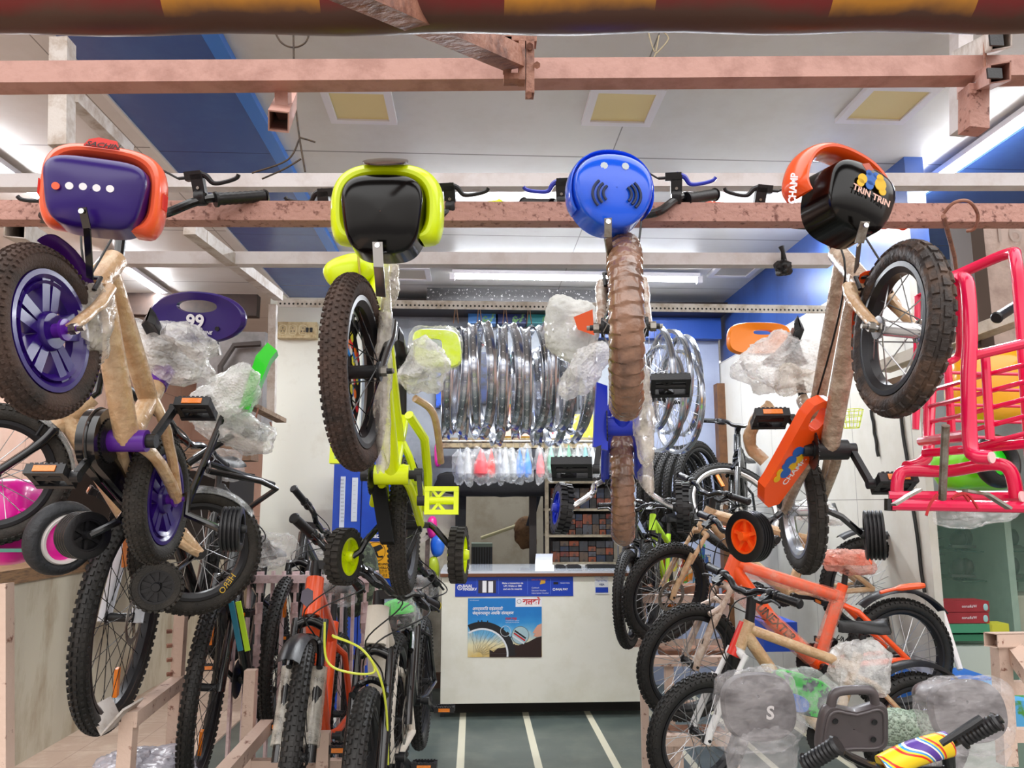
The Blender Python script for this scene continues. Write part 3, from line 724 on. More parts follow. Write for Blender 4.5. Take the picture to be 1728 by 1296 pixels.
def kids_bike(name, label, front, rear, r, tw, o):
    """a small bicycle seen nose-up; o holds what differs"""
    B = Basis(front, rear, r, o.get('roll', 0)); L = B.L
    t = thing(name, B.P(0, 0, 0) if o.get('stand') else V((B.P(0, 0, 0).x, B.P(0, 0, 0).y, min(B.P(-L/2, 0, 0).z, B.P(L/2, 0, 0).z))), label, 'bicycle', o.get('group'))
    fm = o.get('frame', M_TAN); st = o.get('steer', 0)
    bb = o.get('bb', (-L/2+.38*L, r+.02)); stt = o.get('seat', (-L/2+.26*L, r+.24)); hb = o.get('hb', (L/2-.08, r+.20)); ht = o.get('ht', (L/2-.12, r+.31))
    hax = B.D(ht[0]-hb[0], 0, ht[1]-hb[1]).normalized(); hO = B.P(hb[0], 0, hb[1])
    def S(x, y, z): return rot_about(B.P(x, y, z), hO, hax, st)
    def SD(x, y, z): return Quaternion(hax, st) @ B.D(x, y, z)
    FA = SD(0, 1, 0)
    # frame
    fr_ = o.get('tube', .019)
    mb = MB()
    dt = [B.P(hb[0]-.005, 0, hb[1]+.03)]+([B.P(*q) for q in o['dt_mid']] if 'dt_mid' in o else [])+[B.P(bb[0], 0, bb[1])]
    mb.tube(smooth(dt, 5), fr_*1.15, 14)
    tt = (stt[0]*.55+bb[0]*.45, stt[1]*.55+bb[1]*.45)
    if not o.get('no_tt'): mb.tube([B.P(ht[0]+.005, 0, ht[1]-.04), B.P((ht[0]+tt[0])/2, 0, (ht[1]+tt[1])/2-.02), B.P(tt[0], 0, tt[1])], fr_*.95, 12)
    mb.tube([B.P(bb[0], 0, bb[1]), B.P(stt[0], 0, stt[1])], fr_, 12)
    mb.tube([B.P(hb[0], 0, hb[1]-.01), B.P(ht[0], 0, ht[1])], fr_*1.15, 14)
    for s in (-1, 1):
        mb.tube(smooth([B.P(bb[0]-.01, s*.015, bb[1]), B.P(bb[0]-.08, s*(tw/2+.012), bb[1]), B.P(-L/2, s*(tw/2+.02), r)], 5), fr_*.62, 10)
        if not o.get('no_stays'): mb.tube(smooth([B.P(tt[0], s*.012, tt[1]), B.P(tt[0]-.05, s*(tw/2+.014), tt[1]-.06), B.P(-L/2, s*(tw/2+.02), r)], 5), fr_*.55, 10)
    if fm is M_TAN: mb.jitter(.003, 30, 3)
    mb.build('frame', fm, t)
    MB().cyl(B.P(bb[0], -.045, bb[1]), B.P(bb[0], .045, bb[1]), .026, 20).build('bottom_bracket', o.get('bbm', M_BLK), t)
    if o.get('accent'):
        MB().tube([B.P(stt[0], 0, stt[1]), B.P(stt[0]*.75+bb[0]*.25, 0, stt[1]*.75+bb[1]*.25)], fr_*1.08, 14).build('seat_collar', o['accent'], t)
    # fork
    fk = MB(); fm2 = o.get('fork', M_BLKM); s1 = tw/2+.016
    fk.tube([B.P(hb[0], 0, hb[1]-.02), S(hb[0]+.004, 0, hb[1]-.03)], .017, 12)
    fk.beam(S(hb[0]+.003, -s1, hb[1]-.026), S(hb[0]+.003, s1, hb[1]-.026), .03, .02)
    for s in (-1, 1):
        fk.tube(smooth([S(hb[0]+.003, s*s1, hb[1]-.02), S(hb[0]+.02, s*(s1+.003), (hb[1]+r)/2+.02), S(L/2, s*(s1+.004), r)], 5), [.0135]*6+[.011]*5, 12)
    if o.get('fork_wrap'): fk.jitter(.0035, 40, 5)
    f_ = fk.build('fork', fm2, t)
    for s in (-1, 1):
        MB().cyl(S(L/2, s*(s1+.008), r), S(L/2, s*(s1+.02), r), .011, 6).cyl(S(L/2, s*(s1+.02), r), S(L/2, s*(s1+.034), r), .005, 8).build('axle_nut', M_STEEL, f_)
    # wheels
    wo = o.get('wheel', {}); wheel(t, S(L/2, 0, r), FA, r, tw, **{**wo, **o.get('fwheel', {})}); wheel(t, B.P(-L/2, 0, r), B.w, r, tw, **{**wo, **o.get('rwheel', {})})
    # handlebar
    bc = o.get('bar', (L/2-.13, r+.44)); bw = o.get('barw', .25); rise = o.get('rise', .06); bend = o.get('bend', .09)
    MB().tube([B.P(ht[0], 0, ht[1]), B.P(ht[0]-.01, 0, ht[1]+.02), S(bc[0], 0, bc[1]-rise)], .012, 10).build('stem', o.get('barm', M_BLKM), t)
    def bp(y, dx, dz): return S(bc[0]+dx, y, bc[1]+dz)
    pts = smooth([bp(-bw, -.07, .06), bp(-bw*.62, -.015, 0), bp(-bend, 0, -rise), bp(0, 0, -rise), bp(bend, 0, -rise), bp(bw*.62, -.015, 0), bp(bw, -.07, .06)], 6)
    hbar = MB().tube(pts, .011, 10).build('handlebar', o.get('barm', M_BLKM), t)
    for s in (-1, 1):
        grip(hbar, bp(s*bw*.68, -.02, 0), bp(s*(bw+.003), -.073, .062), .0155, o.get('gripm', M_BLK))
        c = bp(s*bw*.58, -.01, 0)
        brake_lever(hbar, c, SD(0, s, 0), o.get('lev_up', SD(.75, 0, .65)), SD(1, 0, -.8), blade=o.get('bladem'))
        # brake cable
        tgt = S(hb[0]+.05, s*.03, hb[1]-.02) if s > 0 else B.P(bb[0]-.05, -.03, bb[1]+.08)
        c0 = c+o.get('lev_up', SD(.75, 0, .65))*.048-SD(0, s, 0)*.045
        MB().tube(smooth([c0, c0-SD(0, s, 0)*.06+SD(.03, 0, .01), S(bc[0]+.06, s*.055, bc[1]-.08)]+([] if s > 0 else [B.P(hb[0]-.01, -.03, hb[1]+.04)])+[tgt], 8), .0026, 6).build('brake_cable', o.get('cablem', M_CAB), t)
    # rim brake at the fork
    bk = MB()
    for s in (-1, 1): bk.tube([S(hb[0]+.03, s*.006, hb[1]-.01), S(hb[0]+.034, s*(tw/2+.012), hb[1]-.02), S(hb[0]+.035, s*(tw/2+.008), hb[1]-.055)], .005, 8)
    bk.cyl(S(hb[0]+.02, 0, hb[1]-.012), S(hb[0]+.045, 0, hb[1]-.012), .006, 6)
    bk.build('brake_caliper', M_BLK, t)
    # seatpost and saddle
    sp_ = o.get('saddle', (stt[0]-.03, stt[1]+.13))
    MB().tube([B.P(stt[0], 0, stt[1]-.01), B.P(sp_[0], 0, sp_[1]-.03)], .012, 10).build('seatpost', M_CHR if o.get('chrome_post') else M_BLK, t)
    sd = saddle_mesh(B, sp_[0], sp_[1], o.get('sL', .21), o.get('sW', .14)).build('saddle', o.get('saddlem', M_BLK), t)
    if o.get('saddle_wrap', True):
        def fn(a, q):
            p = saddle_pt(a, q); return p
        mb = MB()
        wrap_blob(mb, B.P(sp_[0], 0, sp_[1]-.01), B.D(o.get('sL', .21)*.62, 0, 0), B.D(0, o.get('sW', .14)*.72, 0), B.D(0, 0, .06), seed=len(MATS)+int(L*100), amp=.28)
        mb.build('bubble_wrap', o.get('wrapm', M_BUB), sd)
    # crank
    crankset(t, B, bb, o.get('crank', .6), o.get('arm', .1), pl=o.get('pl', .08), pm=o.get('pedalm'), refl=not o.get('norefl'), ring=o.get('ring', True), off=o.get('off', .055), pfw=o.get('pfw'))
    return t, B, S, SD
# ================================================================ THE FOUR HANGING CHILDREN'S BICYCLES
HG = 'children\'s bicycles hung by their handlebars on the pink beam'
m_pur = mat('purple_plastic', '#2a0c6a', .28, coat=.12); m_purd = mat('purple_paint', '#5a1f96', .3)
m_org = mat('orange_plastic', '#ff5f1a', .3, coat=.4); m_sal = mat('salmon_orange_plastic', '#ff6338', .3, coat=.4)
m_yel = mat('neon_yellow_plastic', '#e2fa00', .3, coat=.3); m_yelp = mat('neon_yellow_paint', '#e4f600', .3, coat=.3)
m_blu = mat('bright_blue_plastic', '#1260f4', .18, coat=.6, alpha=.93); m_bluf = mat('blue_paint', '#2036c4', .3)
m_wht = mat('white_print', '#f0eef2', .5); m_redp = mat('red_print', '#d8281c', .5); m_blkp = mat('black_print', '#141414', .5)
m_gbl = mat('gloss_black_shell', '#080707', .16, spec=.35)

def face(c, tilt=0, roll=0, yaw=0):
    """axes of a thing facing the street: ux right, uy up, uz towards the street; tilt leans the top back"""
    q = Quaternion(V((0, 0, 1)), yaw) @ Quaternion(V((1, 0, 0)), tilt) @ Quaternion(V((0, 1, 0)), roll)
    return q @ V((1, 0, 0)), q @ V((0, 0, 1)), q @ V((0, -1, 0))
def shell(c, ux, uy, uz, a, b, d, e=.7, b0=0, n=40, m=14, thick=.004, taper=1.0, holes=None):
    """open bowl: front face bulges to uz, side walls run back by d"""
    mb = MB()
    def ring_pts(a_, b_, z, tp=0):
        return [V(c)+ux*x*(1+tp*y/b_*.12)+uy*y+uz*z for x, y in sup(n, a_, b_, e)]
    loops = []
    for i in range(m+1):
        t = i/m      # front pole to rim
        if t < .55: q = t/.55*PI/2; rr, z = math.sin(q)**.8, d*.35+d*.35*math.cos(q)
        else: q = (t-.55)/.45; rr, z = 1+.06*q*taper, d*.35-d*1.0*q
        loops.append((rr, z))
    for sgn, off in ((1, 0), (-1, thick)):
        o = len(mb.v)
        for rr, z in loops: mb.v += ring_pts(max(.001, a*rr-off), max(.001, b*rr-off), z-off*(1 if rr < .9 else 0), 1)
        for i in range(m):
            for j in range(n):
                if holes and holes(i, j, n, m): continue
                f = (o+i*n+j, o+i*n+(j+1) % n, o+(i+1)*n+(j+1) % n, o+(i+1)*n+j); mb.f.append(f if sgn > 0 else f[::-1])
    return mb
def hood(c, ux, uy, uz, a, b, band, d, a0=-30, a1=210, e=.75, flare=.2, n=44):
    """curved brim around the top and sides of a basket; band = width of the face seen, d = depth"""
    def fn(t, s):
        ang = math.radians(a0+(a1-a0)*t); cs, sn = math.cos(ang), math.sin(ang)
        x = math.copysign(abs(cs)**e, cs); y = math.copysign(abs(sn)**e, sn)
        k = 2*PI*s; dr = band*.5*(math.cos(k)+1); dz = d*.5*math.sin(k)
        wdt = 1 if .06 < t < .94 else .55+.45*min(t, 1-t)/.06
        return V(c)+ux*x*(a+dr*wdt)+uy*y*(b+dr*wdt)+uz*(dz-dr*flare)
    return MB().grid(fn, n, 16, cv=True)

def arrow_bracket(root, pts, m=M_STEEL, w=.014):
    mb = MB()
    for a, b_ in zip(pts, pts[1:]): mb.beam(a, b_, w, .003, V((0, 1, 0)))
    o = mb.build('basket_bracket', m, root)
    MB().cyl(pts[0]+V((0, -.004, -.008)), pts[0]+V((0, -.001, -.008)), .005, 8).build('screw', M_CHR, o)
    return o

# ---- purple one
M_wp = dict(rim=m_pur, mag=5, hub=m_purd, knobs='kid')
t, B, S, SD = kids_bike('kids_bicycle', 'purple children\'s bicycle, orange and purple basket, leftmost hung from the pink beam',
    W(74, 560, 1.46), W(268, 842, 2.05), .166, .056, dict(group=HG, wheel=M_wp, fwheel=dict(tyre=M_RUBB), fork=M_TAN, fork_wrap=1, frame=M_TAN, bbm=m_purd, accent=m_purd, steer=-.12,
    tube=.024, bar=(.23, .66), barw=.29, crank=5.0, arm=.12, saddle=(-.12, .50), sL=.25, sW=.17, seat=(-.16, .45), bb=(-.09, .19), saddle_wrap=False, gripm=M_BLK, pl=.085))
ux, uy, uz = face(0, tilt=.12, roll=.03, yaw=.22)
bc = W(170, 322, 1.42)
hd = hood(bc-uz*.03, ux, uy, uz, .080, .064, .03, .08, a0=-62, a1=242, e=.6, flare=.3)
hd.build('basket_brim', m_sal, t)
hk = lambda i, j, n, m: False
bs = shell(bc-uy*.012-ux*.004, ux, uy, uz, .084, .066, .07, .5); bsk = bs.build('basket', m_pur, t)
for i in range(5):
    q = W(92+i*22, 312-(1.2 if i in (1, 2) else 0), 1.355); MB().lathe([(.0068, 0), (.0068, .003)], bc-ux*(bc-q).dot(ux)-uy*(bc-q).dot(uy)+uz*.046, uz, 18).build('slot_hole', m_sal if i == 0 else m_wht, bsk)
MB().prism([(-.032, -.004), (.03, -.004), (.022, .016), (-.01, .02), (-.026, .012)], bc+uy*.082+uz*.012, ux, (uy-uz*.5).normalized(), .002).build('decal', m_redp, t)
text('lettering', 'SACHIN', bc+uy*.083+uz*.0145, ux, (uy-uz*.5), .011, m_blkp, t, shear=.3, bold=.02)
for s in (-1, 1):
    lm = MB()
    for i in range(4): lm.beam(bc+ux*s*(.108+.001*i)-uy*(.018)+uz*(-.01-.008*i), bc+ux*s*(.108+.001*i)+uy*(.012)+uz*(-.01-.008*i), .0025, .002)
    lm.build('brim_slots', m_redp, t)
arrow_bracket(t, [W(139, 350, 1.345), W(147, 385, 1.36), W(152, 470, 1.45)], M_BLKM)
# fender of the front wheel, brake hose bend
fender(Basis(W(74, 560, 1.46), W(268, 842, 2.05), .163), B.L/2, .163, .19, math.radians(60), math.radians(190), .05).build('mudguard', m_purd, t)
# chain guard on the right side
cg = MB(); y_ = -.062
pts = [(-.09+.075*math.cos(a), .19+.075*math.sin(a)) for a in [math.radians(q) for q in range(-80, 111, 15)]]+[(-.34, .205), (-.36, .165), (-.34, .13)]
cg.tube(smooth([B.P(x, y_, z) for x, z in pts], 3, True), .004, 6, closed=True)
n_ = len(pts)
band = [B.P(x, y_+.02, z) for x, z in pts]; bnd2 = [B.P(x, y_-.022, z) for x, z in pts]
o_ = len(cg.v); cg.v += band+bnd2; cg.f += [(o_+i, o_+(i+1) % n_, o_+n_+(i+1) % n_, o_+n_+i) for i in range(n_)]
cg.f.append(tuple(o_+i for i in range(n_)))
cg.build('chain_guard', M_BLKM, t)
# seat plate marked 99
c99 = W(334, 536, 2.05); u9, v9, w9 = face(0, tilt=.2, roll=.05, yaw=-.1)
k_ = m_px(1, 2.05)
sp = MB(); hol = sup(40, .055, .017, .9)
def plate(mb, c, ux, uy, uz, outer, inner, ic, th):
    k = len(outer); rings = []
    for (q, z) in ((.94, th*.5), (1.0, th*.15), (1.0, -th*.15), (.94, -th*.5)): rings.append([V(c)+ux*x*q+uy*y*q+uz*z for x, y in outer])
    inn = [[V(c)+ux*(x+ic[0])+uy*(y+ic[1])+uz*z for x, y in inner] for z in (th*.3, -th*.3)]
    al = rings+[inn[1], inn[0]]; o = len(mb.v)
    for r_ in al: mb.v += r_
    m = len(al)
    for i in range(m):
        for j in range(k): mb.f.append((o+i*k+j, o+i*k+(j+1) % k, o+((i+1) % m)*k+(j+1) % k, o+((i+1) % m)*k+j))
    return mb
plate(sp, c99, u9, v9, w9, sup(40, 84*k_, 44*k_, .95), hol, (0, .030), .03)
seatp = sp.build('seat_back', m_pur, t)
text('lettering', '99', c99-v9*.012+w9*.0165, u9, v9, .034, m_wht, seatp, bold=.03)
text('lettering', 'BORN TO SHINE', c99-v9*.040+w9*.0165, u9, v9, .0085, m_wht, seatp, shear=.3, bold=.02)
MB().lathe([(.006, 0), (.006, .003)], c99-v9*.028+u9*.06+w9*.014, w9, 12).build('screw', M_BLK, seatp)
MB().tube([W(366, 575, 2.07), W(372, 600, 2.07)], .006, 8).tube([W(300, 575, 2.07), W(290, 610, 2.07)], .006, 8).build('seat_back_stay', M_CHR, t)
bw_ = MB(); wrap_blob(bw_, W(288, 590, 2.0), V((.115, 0, -.045)), V((.0, .07, .01)), V((.02, 0, .06)), 5, .5, .8, 16); bw_.build('bubble_wrap', M_BUB, t)
fw_ = MB(); wrap_blob(fw_, W(150, 560, 1.6), V((.035, 0, .0)), V((0, .05, 0)), V((0.01, 0, .085)), 9, .5, .8, 22); fw_.build('film_wrap', M_FILM, t)
# training wheels and their U-shaped arms
rh = W(268, 842, 2.05)
training_wheel(t, B, rh+B.w*-.05, W(140, 903, 1.98), .058, .055, -1, mid=[rh-B.w*.08-V((0, 0, .03)), W(200, 880, 2.0)], axis=V((1, -.75, .0)))
training_wheel(t, B, rh+B.w*.05, W(392, 893, 2.05), .058, .05, 1, mid=[rh+B.w*.075+V((0, 0, .02)), W(315, 868, 2.05)], axis=V((1, .15, 0)))

# ---- yellow one
wy = dict(rim=M_RIMB, knobs='kid', n=20, spoke=M_BLKM, sr=.0014, hubw=.05)
t, B, S, SD = kids_bike('kids_bicycle', 'neon yellow children\'s bicycle with yellow and black basket, hung from the pink beam',
    W(606, 628, 1.56), W(684, 886, 2.33), .201, .052, dict(group=HG, wheel=wy, fwheel=dict(tyre=M_RUBB), fork=M_BLKM, frame=m_yelp, bbm=m_yelp, steer=-.06,
    tube=.019, bar=(.33, .75), ht=(.33, .56), barw=.275, crank=2.0, arm=.1, off=.07, pfw=(.35, 0, 1), saddle=(-.12, .60), sL=.23, sW=.15, gripm=m_yelp, pedalm=m_yelp, norefl=1, saddle_wrap=False, pl=.085, bb=(-.1, .215), cablem=mat('yellow_cable', '#b8a82a', .4), wrapm=M_FILM))
ux, uy, uz = face(0, tilt=.1, roll=0, yaw=-.05)
bc = W(650, 352, 1.46)
hood(bc-uz*.02, ux, uy, uz, .078, .062, .036, .07, a0=-48, a1=228, e=.7, flare=.35).build('basket_brim', m_yel, t)
shell(bc-uy*.018-ux*.002, ux, uy, uz, .077, .078, .07, .6).build('basket', m_gbl, t)
MB().lathe([(.045, 0), (.045, .003), (.02, .006)], bc+uy*.093+uz*.0, (uy*.9+uz*.45), 30).build('decal', mat('dark_badge', '#3b2b22', .2, coat=.6), t)
arrow_bracket(t, [W(637, 408, 1.40), W(639, 450, 1.42), W(643, 500, 1.5)], M_CHR, .019)
w_ = MB(); wrap_blob(w_, W(648, 640, 1.66), V((.016, 0, 0)), V((0, .03, 0)), V((0.0, 0, .2)), 3, .5, .8, 22); w_.build('film_wrap', M_FILM, t)
w_ = MB(); wrap_blob(w_, W(655, 470, 1.66), V((.025, 0, 0)), V((0, .03, 0)), V((0.0, 0, .05)), 4, .5, .8, 22); w_.build('film_wrap', M_FILM, t)
# front mudguard tip left, seat back in plastic
fd = MB().sell(W(590, 458, 1.75), V((.055, 0, .02)), V((0, .03, 0)), V((-.02, 0, .035)), .8, .8); fd.build('mudguard', m_yel, t)
plate(MB(), W(738, 588, 2.38), V((1, .1, 0)), V((-.1, 0, 1)).normalized(), V((0, -1, 0)), sup(40, .075, .062, .5), sup(40, .026, .018, .5), (-.01, .012), .022).build('seat_back', m_yel, t)
w_ = MB(); wrap_blob(w_, W(736, 590, 2.38), V((.085, 0, 0)), V((0, .03, 0)), V((-.008, 0, .072)), 7, .18, .6, 12); w_.build('clear_bag', M_CLEAR, t)
w_ = MB(); wrap_blob(w_, W(715, 620, 2.2), V((.055, 0, -.03)), V((0, .07, 0)), V((.03, 0, .06)), 8, .5, .7, 16); w_.build('bubble_wrap', M_BUB, t)
# carrier tube in brown paper, yellow rear stays
MB().tube(smooth([W(700, 672, 2.2), W(726, 690, 2.25), W(737, 720, 2.3), W(744, 780, 2.4)]), .011, 10).build('carrier_tube', M_TAN, t)
MB().tube([W(690, 700, 2.1), W(716, 740, 2.2), W(722, 800, 2.3), W(722, 850, 2.35)], .013, 10).tube([W(680, 790, 2.05), W(705, 815, 2.2), W(720, 860, 2.35)], .012, 10).tube([W(652, 790, 2.05), W(636, 820, 2.2), W(630, 850, 2.3)], .012, 10).build('rear_stays', m_yelp, t)
# chain guard (dark, on the left in view)
MB().prism([(-.02, .06), (.02, .06), (.055, -.13), (.02, -.13)], W(634, 835, 2.12), V((1, 0, 0)), V((.0, .2, 1)).normalized(), .05).build('chain_guard', mat('matt_black', '#0b0b0c', .7, spec=.2), t)
# the colourful spoke cover behind the front wheel
dk = MB(); cc = S(B.L/2, 0, .201)+SD(0, -.026, 0)
cols = ['#ff7a1a', '#1f7fd0', '#e8e03a', '#e8303a', '#f0f0e8']
e1, e2 = SD(1, 0, 0), SD(0, 0, 1)
base_ = MB().lathe([(.135, 0), (.135, .0015)], cc, SD(0, -1, 0), 40).build('spoke_cover', mat('spoke_cover_black', '#1b1b1d', .4), t)
for i in range(5):
    mb = MB()
    for q in range(12):
        a = 2*PI*(q*5+i)/60*1.0; rad = .055+.07*((q*7+i*3) % 5)/5
        c = cc+e1*rad*math.cos(a*1.0+i)+e2*rad*math.sin(a*1.0+i)+SD(0, -.0005, 0)
        for sg in (1, -1):
            mb.add([c+SD(0, .003*sg, 0)+e1*.014*math.cos(b_)+e2*.014*math.sin(b_)*.8 for b_ in [k*PI/3 for k in range(6)]], [tuple(range(6))])
    mb.build('spoke_cover_print', mat('print_'+cols[i][1:], cols[i], .5), base_)
text('lettering', 'GENI', cc+SD(0, .004, 0)-e2*.02+e1*.05, -e1, e2, .03, m_wht, base_, bold=.03)
rh = W(684, 886, 2.33)
training_wheel(t, B, rh-B.w*.05, W(581, 939, 2.3), .08, .042, -1, knob=True, m_t=M_RUB, m_c=m_yelp, mid=[rh-B.w*.075+V((0, 0, .0)), W(618, 912, 2.3), W(608, 930, 2.3)], axis=V((1, -.35, 0)))
training_wheel(t, B, rh+B.w*.05, W(774, 936, 2.3), .08, .042, 1, knob=True, m_t=M_RUB, m_c=m_yelp, mid=[rh+B.w*.075+V((0, 0, .0)), W(735, 893, 2.3), W(762, 925, 2.3)], axis=V((1, -.12, 0)))

# ---- blue one
def wrapped_tyre(C, A, R, tw, step=44, sd=1):
    C, A = V(C), V(A).normalized(); e1 = perp(A); e2 = A.cross(e1); Rm = R-tw/2
    def fn(u, v):
        th = 2*PI*u; ph = 2*PI*v
        k = (u*step+v*1.0) % 1.0
        rho = tw/2*(.98+.13*k+.10*noise.noise(V((math.cos(th)*5, math.sin(th)*5, ph+sd))))
        return C+(e1*math.cos(th)+e2*math.sin(th))*(Rm+rho*math.cos(ph))+A*rho*math.sin(ph)
    return MB().grid(fn, 264, 18, cu=True, cv=True)
m_fb = mat('brown_film', '#8f6a55', .2, c2='#5c4236', ns=10, bump=.5, bs=35, coat=.7)
bf, brr = W(1054, 552, 1.56), W(1049, 808, 2.28)
B0 = Basis(bf, brr, .19)
t, B, S, SD = kids_bike('kids_bicycle', 'blue children\'s bicycle with film-wrapped tyres and bright blue basket, hung from the pink beam',
    bf, brr, .19, .058, dict(group=HG, wheel=dict(rim=M_RIM, n=16, tyre=m_fb, hub=M_BLK, hubw=.05), fwheel=dict(wrap=wrapped_tyre(B0.P(B0.L/2, 0, .19), B0.w, .195, .064)),
    rwheel=dict(wrap=wrapped_tyre(B0.P(-B0.L/2, 0, .19), B0.w, .195, .062, sd=4)), fork=mat('fork_film', '#a58a78', .25, c2='#d8cfc4', ns=25, bump=.8, bs=40, coat=.5), fork_wrap=1, frame=m_bluf, bbm=m_bluf, tube=.02,
    bar=(.27, .68), barw=.25, crank=4.75, arm=.125, saddle=(-.12, .60), bladem=mat('blue_lever', '#2233b8', .3, coat=.4), saddle_wrap=False, gripm=M_BLK, pl=.105, norefl=1, pfw=(1, 0, .25)))
ux, uy, uz = face(0, tilt=.06, roll=0, yaw=.1)
bc = W(1031, 325, 1.44); 
def holes(i, j, n, m):
    return False
sh = shell(bc-uy*.004, ux, uy, uz, .078, .074, .06, .92, n=48, m=16); bk_ = sh.build('basket', m_blu, t)
hood(bc-uz*.01, ux, uy, uz, .080, .078, .008, .05, a0=-30, a1=210, e=.9, flare=.3).build('basket_brim', m_blu, t)
Dk = .051
for s in (-1, 1):
    for i, rr_ in enumerate((.026, .036, .046)):
        pts = [bc-uy*.018+ux*s*(.002+rr_*math.cos(a))+uy*rr_*math.sin(a)*.8+uz*(Dk-.22*rr_) for a in [math.radians(q) for q in range(-40, 46, 12)]]
        MB().tube(pts, .003, 6).build('slot', mat('slot_dark', '#1a2a50', .5), bk_)
sl = MB()
for dx, dy in ((-.045, .030), (-.024, .039), (.018, .040), (.040, .031)):
    sl.lathe([(.0075, 0), (.0075, .002)], bc+ux*dx+uy*dy+uz*(.038-.35*max(0, (abs(dx)-.02))), uz+ux*dx*4+uy*3*dy, 8)
sl.build('top_holes', mat('hole_light', '#c9d4dc', .5), bk_)
sl = MB()
for i in range(40): pass
arrow_bracket(t, [W(1026, 368, 1.38), W(1026, 400, 1.4), W(1030, 430, 1.45)], M_STEEL, .014)
# white bag at the saddle and loose film
plate(MB(), W(966, 560, 2.3), V((1, .1, 0)), V((0, 0, 1)), V((0, -1, 0)), sup(40, .06, .065, .7), sup(40, .03, .02, .5), (0, .012), .02).build('seat_back', mat('grey_seat_back', '#5d6068', .4), t)
w_ = MB(); wrap_blob(w_, W(966, 552, 2.26), V((.085, 0, -.015)), V((0, .035, 0)), V((0.01, 0, .092)), 12, .3, .7, 11); w_.build('clear_bag', mat('milky_bag', '#e6e8e4', .3, alpha=.6, a2=.9, ns=9, bump=.9, bs=20), t)
pm = MB().add([W(1000, 522, 2.2), W(968, 535, 2.2), W(975, 556, 2.2), W(1003, 566, 2.2)], [(0, 1, 2, 3)]); pm.build('bag_print', mat('print_orange', '#f0602a', .4), t)
w_ = MB(); wrap_blob(w_, W(985, 620, 2.2), V((.06, 0, .06)), V((0, .05, 0)), V((-.03, 0, .035)), 13, .55, .7, 16); w_.build('bubble_wrap', M_BUB, t)
w_ = MB(); wrap_blob(w_, W(1085, 700, 1.95), V((.02, 0, 0)), V((0, .04, 0)), V((.0, 0, .11)), 14, .6, .7, 18); w_.build('film_wrap', M_FILM, t)
w_ = MB(); wrap_blob(w_, W(1090, 770, 2.2), V((.018, 0, 0)), V((0, .03, 0)), V((.0, 0, .10)), 15, .6, .7, 18); w_.build('film_wrap', M_FILM, t)
MB().prism([(-.02, -.10), (.018, -.11), (.02, .06), (-.008, .07)], W(1012, 690, 2.0), V((1, 0, 0)), V((0, 0, 1)), .02).build('chain_guard', m_bluf, t)
rh = brr
training_wheel(t, B, rh-B.w*.05, W(948, 858, 2.25), .072, .036, -1, m_c=m_bluf, chrome=True, knob=True, mid=[rh-B.w*.08+V((0, 0, -.02)), W(1000, 832, 2.26), W(975, 850, 2.26)], axis=V((1, .12, -.12)))
training_wheel(t, B, rh+B.w*.05, W(1152, 856, 2.25), .072, .036, 1, m_c=M_BLK, chrome=True, knob=True, mid=[rh+B.w*.08+V((0, 0, -.0)), W(1098, 832, 2.26), W(1125, 850, 2.26)], axis=V((1, -.27, 0)))

# ---- orange one
m_fore = mat('orange_mudguard', '#ff5a1a', .25, coat=.5)
of_, orr = W(1518, 556, 1.47), W(1352, 862, 2.2)
wo = dict(rim=M_RIMB, knobs='block', n=16, hub=M_CHR, hubw=.045, hubr=.016, spoke=M_SPK, sr=.0014)
t, B, S, SD = kids_bike('kids_bicycle', 'orange children\'s bicycle with orange chain guard, rightmost hung from the pink beam',
    of_, orr, .178, .05, dict(group=HG, wheel=wo, fwheel=dict(tyre=mat('worn_rubber', '#2b2320', .6, c2='#5a4334', ns=16, bump=.4, bs=90)), rwheel=dict(rim=M_RIM), fork=M_TAN, fork_wrap=1, frame=mat('film_wrapped_tube', '#a8907a', .2, c2='#cdbba6', ns=20, bump=.9, bs=60, coat=.6), bbm=M_BLK,
    tube=.021, bar=(.20, .76), ht=(.25, .55), barw=.27, crank=1.8, arm=.115, saddle=(-.2, .62), saddle_wrap=False, gripm=mat('orange_grip', '#ff5a3a', .5), pl=.09, steer=.12, roll=.0))
ux, uy, uz = face(0, tilt=.0, roll=.34, yaw=.22)
bc = W(1432, 322, 1.42)
hood(bc-uz*.02-ux*.006+uy*.004, ux, uy, uz, .086, .066, .026, .075, a0=-25, a1=215, e=.85, flare=.5).build('basket_brim', m_fore, t)
sh = shell(bc-uy*.024+ux*.010, ux, uy, uz, .072, .070, .08, .7); ob = sh.build('basket', m_gbl, t)
fc = bc+uz*.058+ux*.008+uy*.018
fc = bc+uz*.0605+ux*.008-uy*.026
text('lettering', 'TRIN TRIN', fc-uy*.006+ux*.004, ux, uy, .0125, mat('peach_print', '#e8b8a8', .5), ob, bold=.03)
mb = MB()
for dx, dy, rr_ in ((-.024, .018, .010), (-.026, .008, .008), (.016, .024, .013), (.012, .036, .008), (.024, .012, .008)): mb.lathe([(rr_, 0), (rr_, .0015)], fc+ux*dx+uy*dy, uz, 14)
mb.build('basket_print', mat('yellow_print', '#e8b81c', .5), ob)
mb = MB()
for dx, dy, rr_ in ((-.006, .026, .013), (-.006, .012, .009), (-.014, .036, .006), (.002, .038, .006)): mb.lathe([(rr_, 0), (rr_, .0012)], fc+ux*dx+uy*dy, uz, 14)
mb.build('basket_print', mat('blue_print', '#2a64b8', .5), ob)
MB().prism(sup(4, .014, .009, 1), fc+uy*.05-ux*.016-uz*.004, ux, uy, .001).build('price_tag', mat('tag_red', '#c86a58', .6), ob)
text('lettering', 'CHAMP', W(1339, 318, 1.40), V((.15, 0, 1)), V((-1, 0.2, .15)), .013, m_wht, t, bold=.04)
